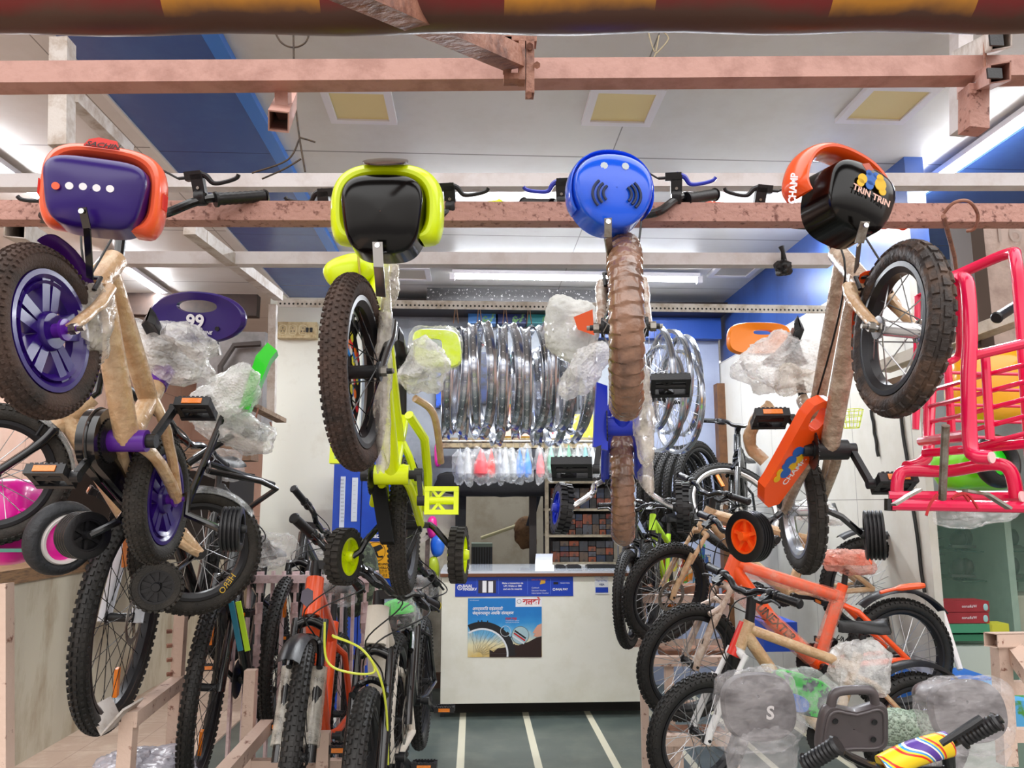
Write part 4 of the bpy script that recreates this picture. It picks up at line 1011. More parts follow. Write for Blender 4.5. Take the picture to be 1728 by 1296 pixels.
arrow_bracket(t, [W(1460, 374, 1.335), W(1450, 410, 1.36), W(1445, 455, 1.45)], M_STEEL, .017)
# front mudguard
fender(B, B.L/2, .178, .198, math.radians(100), math.radians(185), .055).build('mudguard', m_fore, t)
# chain guard, a full printed plate
c0 = W(1350, 765, 2.0); 
gu = V((W(1300, 865, 2.08)-W(1392, 690, 1.9))).normalized()      # runs down and away
gx = V((1, 0, 0)); gx = (V((1, .35, .1))-gu*V((1, .35, .1)).dot(gu)).normalized()
go = W(1370, 710, 1.9)
out = [(.055*math.cos(a), -.055*math.sin(a)) for a in [math.radians(q) for q in range(180, -1, -15)]]
kk = m_px(1, 1.98)
poly = [(-.045, -.02), (-.035, -.05), (-.01, -.066), (.02, -.066), (.043, -.05), (.055, -.02), (.06, .04), (.052, .10), (.02, .25), (-.012, .262), (-.034, .25), (-.06, .20), (-.055, .17)]
m_cg = mat('orange_guard', '#ff5a1a', .25, coat=.5)
gz = gx.cross(gu).normalized()
if gz.y > 0: gz = -gz
k_ = len(poly); inner = [(.0+.026*math.cos(2*PI*i/k_+3.6), -.012+.034*math.sin(2*PI*i/k_+3.6)) for i in range(k_)]
def sub(poly, n=4):
    o = []
    for i in range(len(poly)):
        a, b_ = poly[i], poly[(i+1) % len(poly)]
        for j in range(n): o.append((a[0]+(b_[0]-a[0])*j/n, a[1]+(b_[1]-a[1])*j/n))
    return o
outer = sub(poly); inn = []
for (x, y) in outer:
    a = math.atan2(y+.012, x); inn.append((.026*math.cos(a), -.012+.034*math.sin(a)))
gm = MB().holed(outer, inn, go, gx, gu, .03)
gd = gm.build('chain_guard', m_cg, t)
gf = go+gz*.0155
text('lettering', 'CHAMP.', gf+gu*.145+gx*.012, (-gu*.97+gx*.30), (-gx-gu*.30), .017, m_wht, gd, bold=.02)
for (cl_, lst) in (('#2a64b8', ((-.012, .085, .016), (-.020, .115, .018), (.010, .078, .013), (-.018, .15, .016), (-.03, .13, .01))), ('#e8b81c', ((.003, .105, .015), (-.005, .13, .013), (-.034, .15, .013), (-.036, .17, .010)))):
    mb = MB()
    for j, (dx, dy, rr_) in enumerate(lst): mb.lathe([(rr_, 0), (rr_, .0010+.0004*j)], gf+gx*dx+gu*dy, gz, 14)
    mb.build('guard_print', mat('print'+cl_[1:], cl_, .5), gd)
MB().lathe([(.006, 0), (.006, .004)], gf+gx*.04+gu*.06, gz, 10).build('screw', M_CHR, gd)
# carrier seat back and bubble wrapped saddle
plate(MB(), W(1280, 572, 2.3), V((1, 0, 0)), V((.1, 0, 1)).normalized(), V((0, -1, 0)), sup(40, .10, .052, .6), sup(40, .03, .008, .7), (.01, .02), .03).build('seat_back', mat('amber_orange_plastic', '#ff8c12', .3, coat=.4), t)
w_ = MB(); wrap_blob(w_, W(1312, 610, 2.15), V((.10, 0, .055)), V((0, .06, 0)), V((-.03, 0, .055)), 21, .5, .7, 15); w_.build('bubble_wrap', M_BUB, t)
w_ = MB(); wrap_blob(w_, W(1345, 640, 2.1), V((.05, 0, .0)), V((0, .04, 0)), V((-.0, 0, .035)), 22, .6, .7, 20); w_.build('film_wrap', M_FILM, t)
MB().tube(smooth([W(1300, 685, 2.1), W(1275, 710, 2.15), W(1265, 750, 2.2), W(1290, 778, 2.2)]), .018, 12).jitter(.004, 40).build('carrier_wrap', M_TAN, t)
rh = orr
training_wheel(t, B, rh-B.w*.05, W(1264, 905, 2.15), .071, .045, -1, m_c=m_org, spokes=5, mid=[rh-B.w*.075-V((0, 0, .02)), W(1300, 878, 2.16)], axis=V((1, .5, 0)))
training_wheel(t, B, rh+B.w*.05, W(1475, 903, 2.18), .07, .052, 1, mid=[rh+B.w*.075, W(1420, 872, 2.18)], axis=V((1, -.45, 0)), spokes=5)
# ================================================================ MOUNTAIN BICYCLES ON THE RACKS
m_gr2 = mat('mtb_rubber', '#191817', .6, c2='#24211f', ns=14, bump=.2, bs=120)
def mtb(name, label, front, rear, r, o):
    B = Basis(front, rear, r, o.get('roll', 0)); L = B.L; s = r/.34*o.get('fs', 1); tw = o.get('tw', .056)
    lo_ = min(B.P(-L/2, 0, 0).z, B.P(L/2, 0, 0).z)
    t = thing(name, (B.P(0, 0, 0).x, B.P(0, 0, 0).y, lo_), label, 'bicycle', o.get('group'))
    fm = o.get('frame', M_BLKM); st = o.get('steer', 0)
    X = lambda a: -L/2+a*L/1.08
    bb = o.get('bb', (X(.43), r-.03*s)); sc_ = (X(.30), r+.36*s); ht = o.get('ht', (X(.84), r+.54*s)); hb = o.get('hb', (X(.89), r+.42*s))
    hb = (hb[0], max(hb[1], r*1.03+.035)); ht = (ht[0], max(ht[1], hb[1]+.10*s))
    hax = B.D(ht[0]-hb[0], 0, ht[1]-hb[1]).normalized(); hO = B.P(hb[0], 0, hb[1])
    S = lambda x, y, z: rot_about(B.P(x, y, z), hO, hax, st)
    SD = lambda x, y, z: Quaternion(hax, st) @ B.D(x, y, z)
    if o.get('frame_on', 1):
        mb = MB(); fr_ = o.get('tube', .02)
        mb.tube([B.P(ht[0]*.6+hb[0]*.4, 0, ht[1]*.6+hb[1]*.4), B.P((hb[0]+bb[0])/2, 0, (hb[1]+bb[1])/2+.01), B.P(bb[0], 0, bb[1])], fr_*1.25, 14)
        mb.tube([B.P(ht[0], 0, ht[1]-.02), B.P(sc_[0], 0, sc_[1]-.03)], fr_, 12)
        mb.tube([B.P(bb[0], 0, bb[1]), B.P(sc_[0]-.01, 0, sc_[1]+.03)], fr_*.95, 12)
        mb.tube([B.P(hb[0], 0, hb[1]), B.P(ht[0], 0, ht[1]+.01)], fr_*1.2, 14)
        for q in (-1, 1):
            mb.tube([B.P(bb[0]-.02, q*.02, bb[1]), B.P(bb[0]-.1, q*(tw/2+.018), bb[1]+.005), B.P(-L/2, q*.062, r)], fr_*.55, 10)
            mb.tube([B.P(sc_[0], q*.012, sc_[1]-.06), B.P(sc_[0]-.06*s, q*(tw/2+.02), sc_[1]-.10*s), B.P(-L/2, q*.062, r)], fr_*.5, 10)
        mb.cyl(B.P(bb[0], -.036, bb[1]), B.P(bb[0], .036, bb[1]), .022, 18)
        if o.get('frame_wrap'): mb.jitter(.004, 30, 2)
        f_ = mb.build('frame', fm, t)
        if o.get('decal'):
            txt, cm, sz = o['decal']
            a, b_ = B.P(hb[0], 0, hb[1]+.02), B.P(bb[0], 0, bb[1]); d = (a-b_).normalized(); sd = o.get('decal_side', -1)
            n_ = B.w*sd; rd = d if d.cross(B.v).dot(n_) > 0 else -d
            text('lettering', txt, (a+b_)/2+n_*fr_*1.3, rd, n_.cross(rd), sz, cm, f_, shear=.2, bold=.03)
        for (txt, cm, sz, p0, p1, off) in o.get('decals', []):
            a, b_ = B.P(p0[0], 0, p0[1]), B.P(p1[0], 0, p1[1]); d = (a-b_).normalized(); n_ = B.w*o.get('decal_side', -1); rd = d if d.cross(B.v).dot(n_) > 0 else -d
            text('lettering', txt, (a+b_)/2+n_*off, rd, n_.cross(rd), sz, cm, f_, shear=.2, bold=.03)
        if o.get('tubewrap'):
            a, b_ = B.P(ht[0]-.02, 0, ht[1]-.04), B.P(sc_[0]+.03, 0, sc_[1]-.02)
            MB().tube([a, (a+b_)/2, b_], fr_*1.35, 14).jitter(.006, 40, 4).build('film_wrap', o['tubewrap'], f_)
            a, b_ = B.P(hb[0]-.04, 0, hb[1]-.03), B.P(bb[0]+.03, 0, bb[1]+.03)
            MB().tube([a, (a+b_)/2, b_], fr_*1.6, 14).jitter(.006, 40, 4).build('film_wrap', o['tubewrap'], f_)
            a, b_ = B.P(bb[0], 0, bb[1]+.02), B.P(sc_[0], 0, sc_[1])
            MB().tube([a, (a+b_)/2, b_], fr_*1.3, 14).jitter(.006, 40, 4).build('film_wrap', o['tubewrap'], f_)
    fk = MB(); s1 = tw/2+.02; km = o.get('fork', M_BLKM); lr = .017*max(.75, s)
    fk.cyl(B.P(hb[0], 0, hb[1]-.015), B.P(hb[0], 0, hb[1]+.01), .022, 14)
    fk.tube(smooth([S(hb[0]+.004, -s1, hb[1]-.03), S(hb[0]+.008, 0, hb[1]-.012), S(hb[0]+.004, s1, hb[1]-.03)], 4), .019*max(.75, s), 12)
    for q in (-1, 1):
        fk.tube([S(hb[0]+.004, q*s1, hb[1]-.01), S((hb[0]+L/2)/2, q*s1, (hb[1]+r)/2)], lr*.8, 12)
        fk.tube([S((hb[0]+L/2)/2-.01, q*s1, (hb[1]+r)/2+.05), S(L/2-.01, q*s1, r+.03), S(L/2, q*s1, r-.015)], lr*1.15, 12)
    if o.get('fork_wrap'): fk.jitter(.004, 40, 5)
    f2 = fk.build('fork', km, t)
    if o.get('leg_wrap'):
        for q in (-1, 1): MB().tube([S((hb[0]+L/2)/2-.004, q*s1, (hb[1]+r)/2+.05), S((hb[0]+L/2)/2+.01, q*s1, (hb[1]+r)/2-.03), S(L/2-.006, q*s1, r+.03)], lr*1.6, 12).jitter(.0025, 40, q).build('leg_wrap', o['leg_wrap'], f2)
    # arch over the tyre
    MB().tube(smooth([S((hb[0]+L/2)/2+.03, -s1, (hb[1]+r)/2+.05), S(hb[0]+.045, -s1*.8, r*1.98+.0), S(hb[0]+.05, 0, r*2.03+.005), S(hb[0]+.045, s1*.8, r*1.98), S((hb[0]+L/2)/2+.03, s1, (hb[1]+r)/2+.05)], 5), .011, 8).build('fork_arch', M_BLKM if km is M_BLKM else km, f2) if o.get('arch', 1) else None
    wo = dict(tyre=m_gr2, rim=M_RIMB, n=32, spoke=M_SPKB, hub=M_BLK, sr=.0014, knobs=o.get('knobs', 'mtb')); wo.update(o.get('wheel', {}))
    if o.get('fw_on', 1): wheel(t, S(L/2, 0, r), SD(0, 1, 0), r, tw, **{**wo, 'disc': o.get('disc', 1), 'reflector': o.get('refl', 0), **o.get('fwheel', {})})
    if o.get('rw_on', 1):
        wheel(t, B.P(-L/2, 0, r), B.w, r, tw, **wo)
        if o.get('cassette', 1): MB().lathe([(.045, -.03), (.045, -.04), (.03, -.055), (.012, -.055)], B.P(-L/2, 0, r), B.w, 24).build('cassette', M_STEEL, t)
    # bars
    fS, fSD = S, SD; br_ = o.get('bar_rot', 0)
    if br_:
        S = lambda x, y, z: rot_about(B.P(x, y, z), hO, hax, st+br_)
        SD = lambda x, y, z: Quaternion(hax, st+br_) @ B.D(x, y, z)
    bz = ht[1]+o.get('stem', .06); bx = ht[0]+o.get('stemx', .05); bw = o.get('barw', .31); rise = o.get('rise', .03)
    MB().tube([B.P(ht[0], 0, ht[1]), B.P(ht[0]-.012, 0, bz)], .019, 14).beam(B.P(ht[0]-.012, 0, bz-.01), S(bx, 0, bz+.005), .034, .03, B.v).build('stem', o.get('barm', M_BLK), t)
    P_ = [S(bx+dx, y, bz+dz) for y, dx, dz in ((-bw, -.04, rise), (-bw*.4, -.012, rise), (-bw*.16, 0, .005), (0, 0, .005), (bw*.16, 0, .005), (bw*.4, -.012, rise), (bw, -.04, rise))]
    hbr = MB().tube(smooth(P_, 5), .0135, 10).build('handlebar', o.get('barm', M_BLKM), t)
    for q in (-1, 1):
        grip(hbr, S(bx-.025, q*bw*.62, bz+rise), S(bx-.04, q*(bw+.006), bz+rise), .017, o.get('gripm', M_BLK), o.get('grip_end'))
        brake_lever(hbr, S(bx-.02, q*bw*.52, bz+rise), SD(0, q, 0), SD(.85, 0, -.5), SD(.5, 0, .8), L=.085)
        if o.get('cables', 1):
            MB().tube(smooth([S(bx+.02, q*bw*.4, bz+rise-.01), S(bx+.10, q*.07, bz-.03), fS(hb[0]+.09, q*.02, hb[1]+.02), fS(hb[0]+.03, -q*.03, hb[1]-.08), fS(L/2-.02, s1*1.2, r+.1) if q > 0 else B.P((hb[0]+bb[0])/2, .01, (hb[1]+bb[1])/2)], 7), .0026, 6).build('brake_cable', o.get('cablem', M_CAB), t)
    # saddle
    sx, sz = sc_[0]-.035*s, sc_[1]+o.get('sp', .17)*s
    MB().tube([B.P(sc_[0]-.01, 0, sc_[1]), B.P(sx, 0, sz-.03)], .0135, 10).build('seatpost', M_BLK, t)
    sd = saddle_mesh(B, sx, sz, .26*max(s, .8), .16*max(s, .85)).build('saddle', o.get('saddlem', M_BLK), t)
    if o.get('saddle_wrap'):
        mb = MB(); wrap_blob(mb, B.P(sx, 0, sz-.01), B.D(.145*max(s, .85), 0, .015), B.D(0, .085, 0), B.D(0, 0, .055), seed=int(L*77), amp=.35); mb.build('saddle_cover', o['saddle_wrap'], sd)
    if o.get('crank', 1): crankset(t, B, bb, o.get('cang', .4), .16*max(.8, s), ring_r=.08, pl=.09, off=.06)
    if o.get('rear_guard'):
        fender(B, -L/2, r, r+.05, math.radians(o.get('rg0', 20)), math.radians(o.get('rg1', 120)), .07).build('mudguard', o['rear_guard'], t)
    if o.get('front_guard'):
        fender(B, L/2, r, r+.03, math.radians(55), math.radians(125), .07).build('mudguard', o['front_guard'], t)
    return t, B, fS, fSD
MG = 'adult mountain bicycles parked at the left'
m_or = mat('orange_frame', '#ff5a1e', .3, coat=.5); m_lime = mat('lime_print', '#b8e62a', .4); m_teal = mat('teal_print', '#2a7f9a', .4)
# A: big wheel at far left
t, B, S, SD = mtb('mountain_bicycle', 'black mountain bicycle with white padded fork and orange reflectors, leftmost on the rack',
    W(203, 1042, 2.6), W(395, 985, 3.65), .343, dict(group=MG, refl=2, fork=mat('white_foam', '#dfe3ea', .7, bump=.4, bs=30), fork_wrap=1, arch=0, steer=.15, bar_rot=1.2, saddle_wrap=M_CLEAR, tw=.058))
# B
t, B, S, SD = mtb('mountain_bicycle', 'black mountain bicycle with teal and lime stripes, second from left on the rack',
    W(347, 1160, 3.0), W(455, 1120, 4.0), .335, dict(group=MG, refl=2, steer=.15, bar_rot=1.3, saddle_wrap=M_CLEAR, decal=('HERO', m_teal, .04), decal_side=-1, disc=-1, frame=mat('green_black_paint', '#15181a', .25, coat=.5)))
for dx, m_ in ((0, m_lime), (-12, m_teal)): MB().beam(W(402+dx, 1015, 3.0), W(418+dx, 1098, 3.02), .018, .01, V((0, 1, 0))).build('down_tube_stripe', m_, t)
# C
t, B, S, SD = mtb('mountain_bicycle', 'dark mountain bicycle behind the orange one with clear film over its handlebar',
    W(478, 1100, 3.6), W(560, 1075, 4.6), .33, dict(group=MG, steer=.06, bar_rot=1.4, refl=1, saddle_wrap=M_CLEAR))
w_ = MB(); wrap_blob(w_, W(462, 930, 3.3), V((.08, 0, 0)), V((0, .06, 0)), V((0, 0, .07)), 31, .5, .7, 14); w_.build('clear_bag', M_CLEAR, t)
# D orange
t, B, S, SD = mtb('mountain_bicycle', 'orange mountain bicycle facing the street between two dark ones',
    W(495, 1278, 2.55), W(568, 1205, 3.55), .335, dict(group=MG, frame=m_or, tube=.026, steer=.14, bar_rot=1.15, leg_wrap=M_FILM, refl=0, saddle_wrap=M_CLEAR, stem=.07, barw=.30, disc=-1, front_guard=M_BLK))
text('lettering', 'FIERCE', W(537, 1150, 2.66), V((.08, 0.02, 1)), V((-1, 0.1, 0)), .018, m_blkp, t, shear=.2)
MB().prism([(0, -.03), (.02, -.012), (.018, .02), (0, .03), (-.018, .02), (-.02, -.012)], W(518, 1008, 2.66), V((1, .0, 0)), V((0, .2, 1)), .003).build('head_badge', mat('badge_grey', '#5a5560', .3, .6), t)
# E small one with yellow grip ends
m_yg = mat('yellow_grip_end', '#f0e020', .4)
t, B, S, SD = mtb('junior_bicycle', 'junior bicycle with yellow grip ends, looping yellow cable and white padded head tube',
    W(612, 1322, 2.42), W(668, 1235, 3.2), .262, dict(group=MG, fs=1.15, frame=mat('white_foam2', '#e4dccf', .7, bump=.5, bs=30), frame_wrap=1, tube=.03, steer=.04, bar_rot=1.0, grip_end=m_yg, barw=.27, gripm=M_BLK, disc=0, saddle_wrap=M_CLEAR, saddlem=mat('lime_saddle', '#3bd83a', .4), knobs='mtb', tw=.06))
MB().tube(smooth([W(548, 1050, 2.4), W(552, 1115, 2.42), W(590, 1135, 2.42), W(632, 1133, 2.44), W(610, 1095, 2.44), W(560, 1072, 2.42)], 8), .0035, 6).tube(smooth([W(562, 1074, 2.38), W(610, 1095, 2.38), W(640, 1140, 2.4), W(652, 1200, 2.45), W(655, 1290, 2.5)], 8), .0035, 6).build('yellow_cable', mat('yellow_cable2', '#d8e04a', .4), t)
# F rear wheel at the aisle
t, B, S, SD = mtb('mountain_bicycle', 'dark bicycle at the aisle edge, rightmost of the left row',
    W(665, 1215, 2.95), W(712, 1150, 3.9), .30, dict(group=MG, refl=0, steer=.0, bar_rot=1.3, frame=M_BLKM, barw=.22, saddle_wrap=M_CLEAR))

# HERO bicycle seen from its side, its nose to the left
t, B, S, SD = kids_bike('kids_bicycle', 'children\'s bicycle in tan paper wrap, side-on behind the purple bicycle',
    W(-12, 800, 2.3), W(333, 930, 2.6), .205, .055, dict(frame=M_TAN, tube=.026, wheel=dict(rim=M_RIMB, n=20, knobs='fine', tyre=M_RUB), fwheel=dict(disc=0), saddle=(-.24, .62), crank=.3, bar=(.2, .66), barw=.2, arm=.1, gripm=M_BLK, roll=-.10, saddle_wrap=True))
for (cx, a0, a1) in ((B.L/2, 20, 100), (-B.L/2, 60, 180)):
    for (rr_, m_, w_, nm) in ((.212, M_BLK, .05, 'mudguard'), (.222, M_CLEAR, .08, 'mudguard_film')):
        fender(B, cx, .195, rr_, math.radians(180-a1), math.radians(180-a0), w_).build(nm, m_, t)
rw = B.P(-B.L/2, 0, .195)
text('lettering', 'HERO', W(384, 985, 2.53), (-.55, 0, -.8), (-.8, 0, .55), .018, mat('gold_print', '#c9a227', .4), t)
training_wheel(t, B, rw, W(265, 990, 2.42), .074, .035, -1, knob=True, m_t=M_RUB, axis=V((.25, -1, 0)), spokes=10)
MB().tube([W(345, 655, 2.5), W(378, 700, 2.5), W(312, 860, 2.5), W(310, 880, 2.5)], .012, 10).tube([W(352, 795, 2.45), W(440, 812, 2.6), W(466, 825, 2.65), W(430, 850, 2.7), W(392, 880, 2.7)], .0095, 10).tube([W(352, 795, 2.45), W(352, 782, 2.55), W(462, 818, 2.75)], .0095, 8).build('carrier', M_BLKM, t)
m_gs = mat('green_plastic', '#2ad21e', .3, coat=.4)
MB().prism([(-.03, -.10), (.0, -.105), (.055, .06), (.075, .09), (.045, .115), (.012, .07)], W(425, 640, 2.5), V((1, .2, 0)), V((0, 0, 1)), .09).build('seat_back', m_gs, t)
w_ = MB(); wrap_blob(w_, W(378, 665, 2.45), V((.10, 0, .02)), V((0, .05, 0)), V((.02, 0, .085)), 33, .5, .7, 12); w_.build('bubble_wrap', M_BUB, t)
# pink ride-on toy at the far left
m_mag = mat('hot_pink_plastic', '#ff1fb0', .3, coat=.4)
t = thing('toy_tricycle', W(60, 960, 2.35), 'hot pink toy tricycle with a white-rimmed wheel at far left', 'tricycle')
wc = W(104, 908, 2.3); wa = V((.85, -.5, -.15)).normalized()
wt = MB().ring(wc, wa, .085, .021, 44, 14, 1.4); wt.build('wheel', mat('foam_tyre', '#2b2d31', .6, bump=.5, bs=60), t)
MB().lathe([(.074, .02), (.068, .03), (.060, .028), (.060, -.02), (.074, -.02)], wc, wa, 40, closed=True).build('wheel_rim', mat('white_plastic', '#ece6e4', .35), t)
MB().lathe([(.060, .014), (.03, .022), (.012, .024), (.012, .032)], wc, wa, 32).build('wheel_disc', m_mag, t)
mb = MB(); mb.sell(W(12, 880, 2.45), (.085, 0, 0), (0, .10, 0), (0, 0, .13), .6, .7); mb.build('body', m_mag, t)
mb = MB(); mb.tube([W(30, 860, 2.4), W(70, 900, 2.35), wc], .016, 10); mb.build('axle_tube', m_mag, t)
gsh = MB().box((-1.95, 2.3, W(30, 922, 2.42).z-.01), (W(78, 915, 2.42).x, 2.6, W(30, 922, 2.42).z))
one('glass_shelf', gsh, mat('green_glass', '#4f9a86', .1, alpha=.75, coat=.5), 'green glass shelf with the pink toy at far left', 'shelf')
MB().tube([W(20, 925, 2.45), W(20, 1300, 2.45)], .012, 8)

# things stored along the left wall
one('wooden_beam', MB().beam(W(90, 775, 5.2), W(430, 765, 5.2), .18, .1), mat('old_plank', '#7a5e48', .7, c2='#4b3728', ns=14, stretch=(1, 8, 8)), 'old plank stored high along the pink wall', 'plank')
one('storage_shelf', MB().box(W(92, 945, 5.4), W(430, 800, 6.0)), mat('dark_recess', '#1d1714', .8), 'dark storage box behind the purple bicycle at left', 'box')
gp = thing('shutter_box', W(405, 700, 5.6), 'grey eight-sided metal panel box behind the green seat', 'panel')
MB().prism([(-.24, -.34), (.22, -.34), (.22, .32), (-.1, .32), (-.24, .14)], W(402, 640, 5.6), (1, 0, 0), (0, 0, 1), .3).build('panel', mat('grey_panel', '#8a8583', .6, c2='#74706e', ns=6), gp)
MB().tube([W(372, 760, 5.4), W(372, 618, 5.4), W(395, 583, 5.4), W(440, 580, 5.4)], .022, 6).build('frame_edge', mat('dark_edge', '#3a302b', .6), gp)
one('roof_fringe', MB().box(W(190, 530, 6.3), W(440, 502, 6.4)), mat('dark_rafter', '#3a2a22', .7, c2='#221915', ns=10), 'dark rafter closing the ceiling behind the purple seat plate', 'rafter')
# rack
rk = mat('chipped_pink_rack', '#d2b8a8', .6, c2='#7e5040', ns=26, lo=.6, hi=.68, bump=.2, bs=60)
t = thing('bicycle_rack', (W(225, 1296, 2.6).x, 2.6, 0), 'chipped pale pink square-tube bicycle rack at lower left holding the big wheels', 'rack')
MB().beam(W(218, 1215, 2.5), W(302, 1150, 3.1), .045).build('rail', rk, t)
q = W(218, 1215, 2.52); MB().beam((q.x, q.y, q.z), (q.x, q.y, 0), .042).build('leg', rk, t)
q = W(298, 1160, 3.1); MB().beam((q.x, q.y, W(298, 1028, 3.1).z), (q.x, q.y, 0), .04).build('leg', rk, t)
q = W(424, 1130, 2.95); MB().beam((q.x, q.y, q.z), (q.x, q.y, 0), .04).build('leg', rk, t)
q = W(547, 1235, 2.75); MB().beam((q.x, q.y, q.z), (q.x, q.y, 0), .04).build('leg', rk, t)
MB().beam(W(375, 1310, 2.5), W(450, 1225, 3.0), .045).build('rail', rk, t)
MB().beam(W(410, 1290, 2.95), W(590, 1290, 2.95), .035).build('rail', rk, t)
for i in range(4):
    q = W(290, 1065+i*24, 3.08); MB().cyl(q, q+V((-.015, -.01, 0)), .008, 6).build('bolt', m_rust, t)
MB().prism([(-.045, .045), (0, -.03), (.06, .04), (.056, .045), (0, -.022), (-.04, .05)], W(190, 1213, 2.5), (1, 0, 0), (0, 0, 1), .14).build('wheel_tray', m_whd, t)
# folded lattice gate behind the wheels
t = thing('folding_gate', (W(440, 1250, 3.5).x, 3.5, 0), 'pale pink folded collapsible steel gate behind the left bicycles', 'gate')
m_gate = mat('gate_pink', '#d9c2c4', .5, c2='#b79c9a', ns=20)
for i in range(13):
    x = W(385, 1250, 3.6).x+i*.052
    if i % 3 == 2:
        mb = MB()
        for j in range(26): mb.obox((x, 3.6, .05+j*.045), V((math.cos(j*.9), math.sin(j*.9), 0))*.016, V((-math.sin(j*.9), math.cos(j*.9), 0))*.006, V((0, 0, .024)))
        mb.build('twisted_bar', m_gate, t)
    else: MB().beam((x, 3.6+.02*(i % 2), .02), (x, 3.6+.02*(i % 2), 1.2), .03, .012).build('bar', m_gate, t)
for z in (.25, 1.15): MB().box((W(380, 1250, 3.6).x-.03, 3.57, z), (W(380, 1250, 3.6).x+.66, 3.585, z+.035)).build('cross_rail', m_gate, t)
for (x, w, s_, lab) in ((215, .09, 41, 'small clear plastic bundle on the tiled ramp, left of the rack leg'), (262, .13, 42, 'larger grey plastic bundle on the tiled ramp at the bottom edge')):
    mb = MB(); wrap_blob(mb, W(x, 1300, 2.85)+V((0, 0, 0)), (w, 0, 0), (0, .12, 0), (0, 0, .05), s_, .4, .7, 12)
    p = W(x, 1300, 2.85); one('plastic_bundle', mb, mat('grey_plastic_sheet', '#b9b8c2', .2, alpha=.9, bump=.8, bs=20), lab, 'bundle')

# ================================================================ RIGHT ROW
RG = 'bicycles parked side-on along the right'
wk = dict(spoke=M_SPK, sr=.0016, n=32)
tpl = dict(group=RG, wheel=wk)
t, B, S, SD = mtb('mountain_bicycle', 'mountain bicycle in tan paper with a tan fork, furthest of three side-on at right',
    W(1124, 1000, 4.0), W(1462, 990, 4.1), .262, dict(group=RG, wheel=wk, frame=M_TAN, frame_wrap=1, tube=.026, fork=M_TAN, fork_wrap=1, arch=0, saddle_wrap=M_BUB, rear_guard=M_BLK, rg0=60, rg1=150, steer=.35, barw=.26, roll=-.12, cang=.1, stem=.09))
m_flm = mat('pinkish_film', '#f8b8a0', .12, alpha=.08, a2=.5, ns=14, bump=.9, bs=30, coat=.6)
t, B, S, SD = mtb('mountain_bicycle', 'orange film-wrapped mountain bicycle side-on at right with a bubble-wrapped saddle',
    W(1163, 1117, 3.5), W(1518, 1107, 3.58), .26, dict(group=RG, wheel=wk, frame=m_or, tube=.025, fs=1.08, fork=mat('fork_film2', '#b8a090', .3, c2='#d8c8ba', ns=22, bump=.8, bs=40, coat=.4), fork_wrap=1, saddle_wrap=mat('orange_bubble', '#eeb0a0', .2, alpha=.35, a2=.75, ns=9, bump=.5, bs=120, bump_kind='voronoi'), saddlem=m_org,
    rear_guard=M_BLK, rg0=50, rg1=140, steer=.25, barw=.27, tubewrap=m_flm, decal=('UNEXTER', m_blkp, .035), decal_side=1, roll=-.08, stem=.12, cang=2.6, disc=0,
    decals=[('UNEXTER', m_blkp, .022, (-.3, .30), (-.18, .36), .03)]))
MB().tube(smooth([W(1485, 1000, 3.5), W(1520, 992, 3.5), W(1560, 988, 3.5)], 4), [.008]*4+[.015]*4+[.01], 8).build('mudguard_tip', m_or, t)
MB().tube(smooth([W(1205, 885, 3.6), W(1270, 905, 3.5), W(1260, 960, 3.5), W(1220, 1000, 3.6)], 6), .003, 6).build('orange_cable', m_or, t)
t, B, S, SD = mtb('mountain_bicycle', 'tan-wrapped bicycle with red head tube and white fork, nearest of three side-on at right',
    W(1180, 1238, 3.12), W(1545, 1236, 3.2), .235, dict(group=RG, wheel=wk, frame=M_TAN, tube=.02, fs=1.12, fork=mat('white_paint', '#e6e6e6', .3, coat=.4), arch=0, rear_guard=M_BLK, rg0=40, rg1=130, steer=.3, barw=.26, roll=-.05, stem=.13, cang=.8, disc=0))
hb1 = (B.L/2-.06, .235*1.03+.05)
MB().tube([W(1237, 1106, 3.13), W(1259, 1052, 3.13)], .027, 16).build('head_tube', mat('red_paint', '#e02410', .3, coat=.5), t)
MB().tube([W(1478, 1192, 3.1), W(1560, 1232, 3.15)], .014, 12).build('chain_stay', mat('red_paint', '#e02410'), t)
MB().lathe([(.055, -.01), (.055, .01)], B.P(-B.L/2, -.02, .235), B.w, 24).build('hub_guard', mat('red_paint', '#e02410'), t)
# J wheel behind
t, B, S, SD = mtb('mountain_bicycle', 'black mountain bicycle with yellow reflectors and silver rims behind the orange training wheel',
    W(1243, 855, 4.9), W(1265, 900, 6.0), .335, dict(group=RG, wheel=dict(spoke=M_SPKB, rim=mat('machined_rim', '#c9c4c0', .3, .7), sr=.0014), refl=2, frame=M_BLKM, steer=-1.1, bar_rot=1.3, rw_on=0, crank=0, frame_on=1, barw=.24, cables=0, disc=-1, saddle_wrap=None))
# bicycles hung in a row, only tyres seen
for i, (x, y, yw, lab) in enumerate(((1118, 838, .9, 'leftmost'), (1131, 836, .8, 'second'), (1146, 833, .75, 'third'), (1162, 832, .7, 'fourth'), (1180, 826, .65, 'fifth'))):
    c = W(x, y, 5.6-.08*i); A = V((math.cos(.75), -math.sin(.75), 0))
    tt_ = thing('spare_wheel', c-V((0, 0, .3)), 'knobbly black bicycle tyre on its wheel, '+lab+' of five lined up before the lavender wall', 'wheel', 'wheels lined up before the lavender wall')
    wheel(tt_, c, A, .335, .055, tyre=m_gr2, rim=M_RIMB, spoke=M_SPKB, n=20)
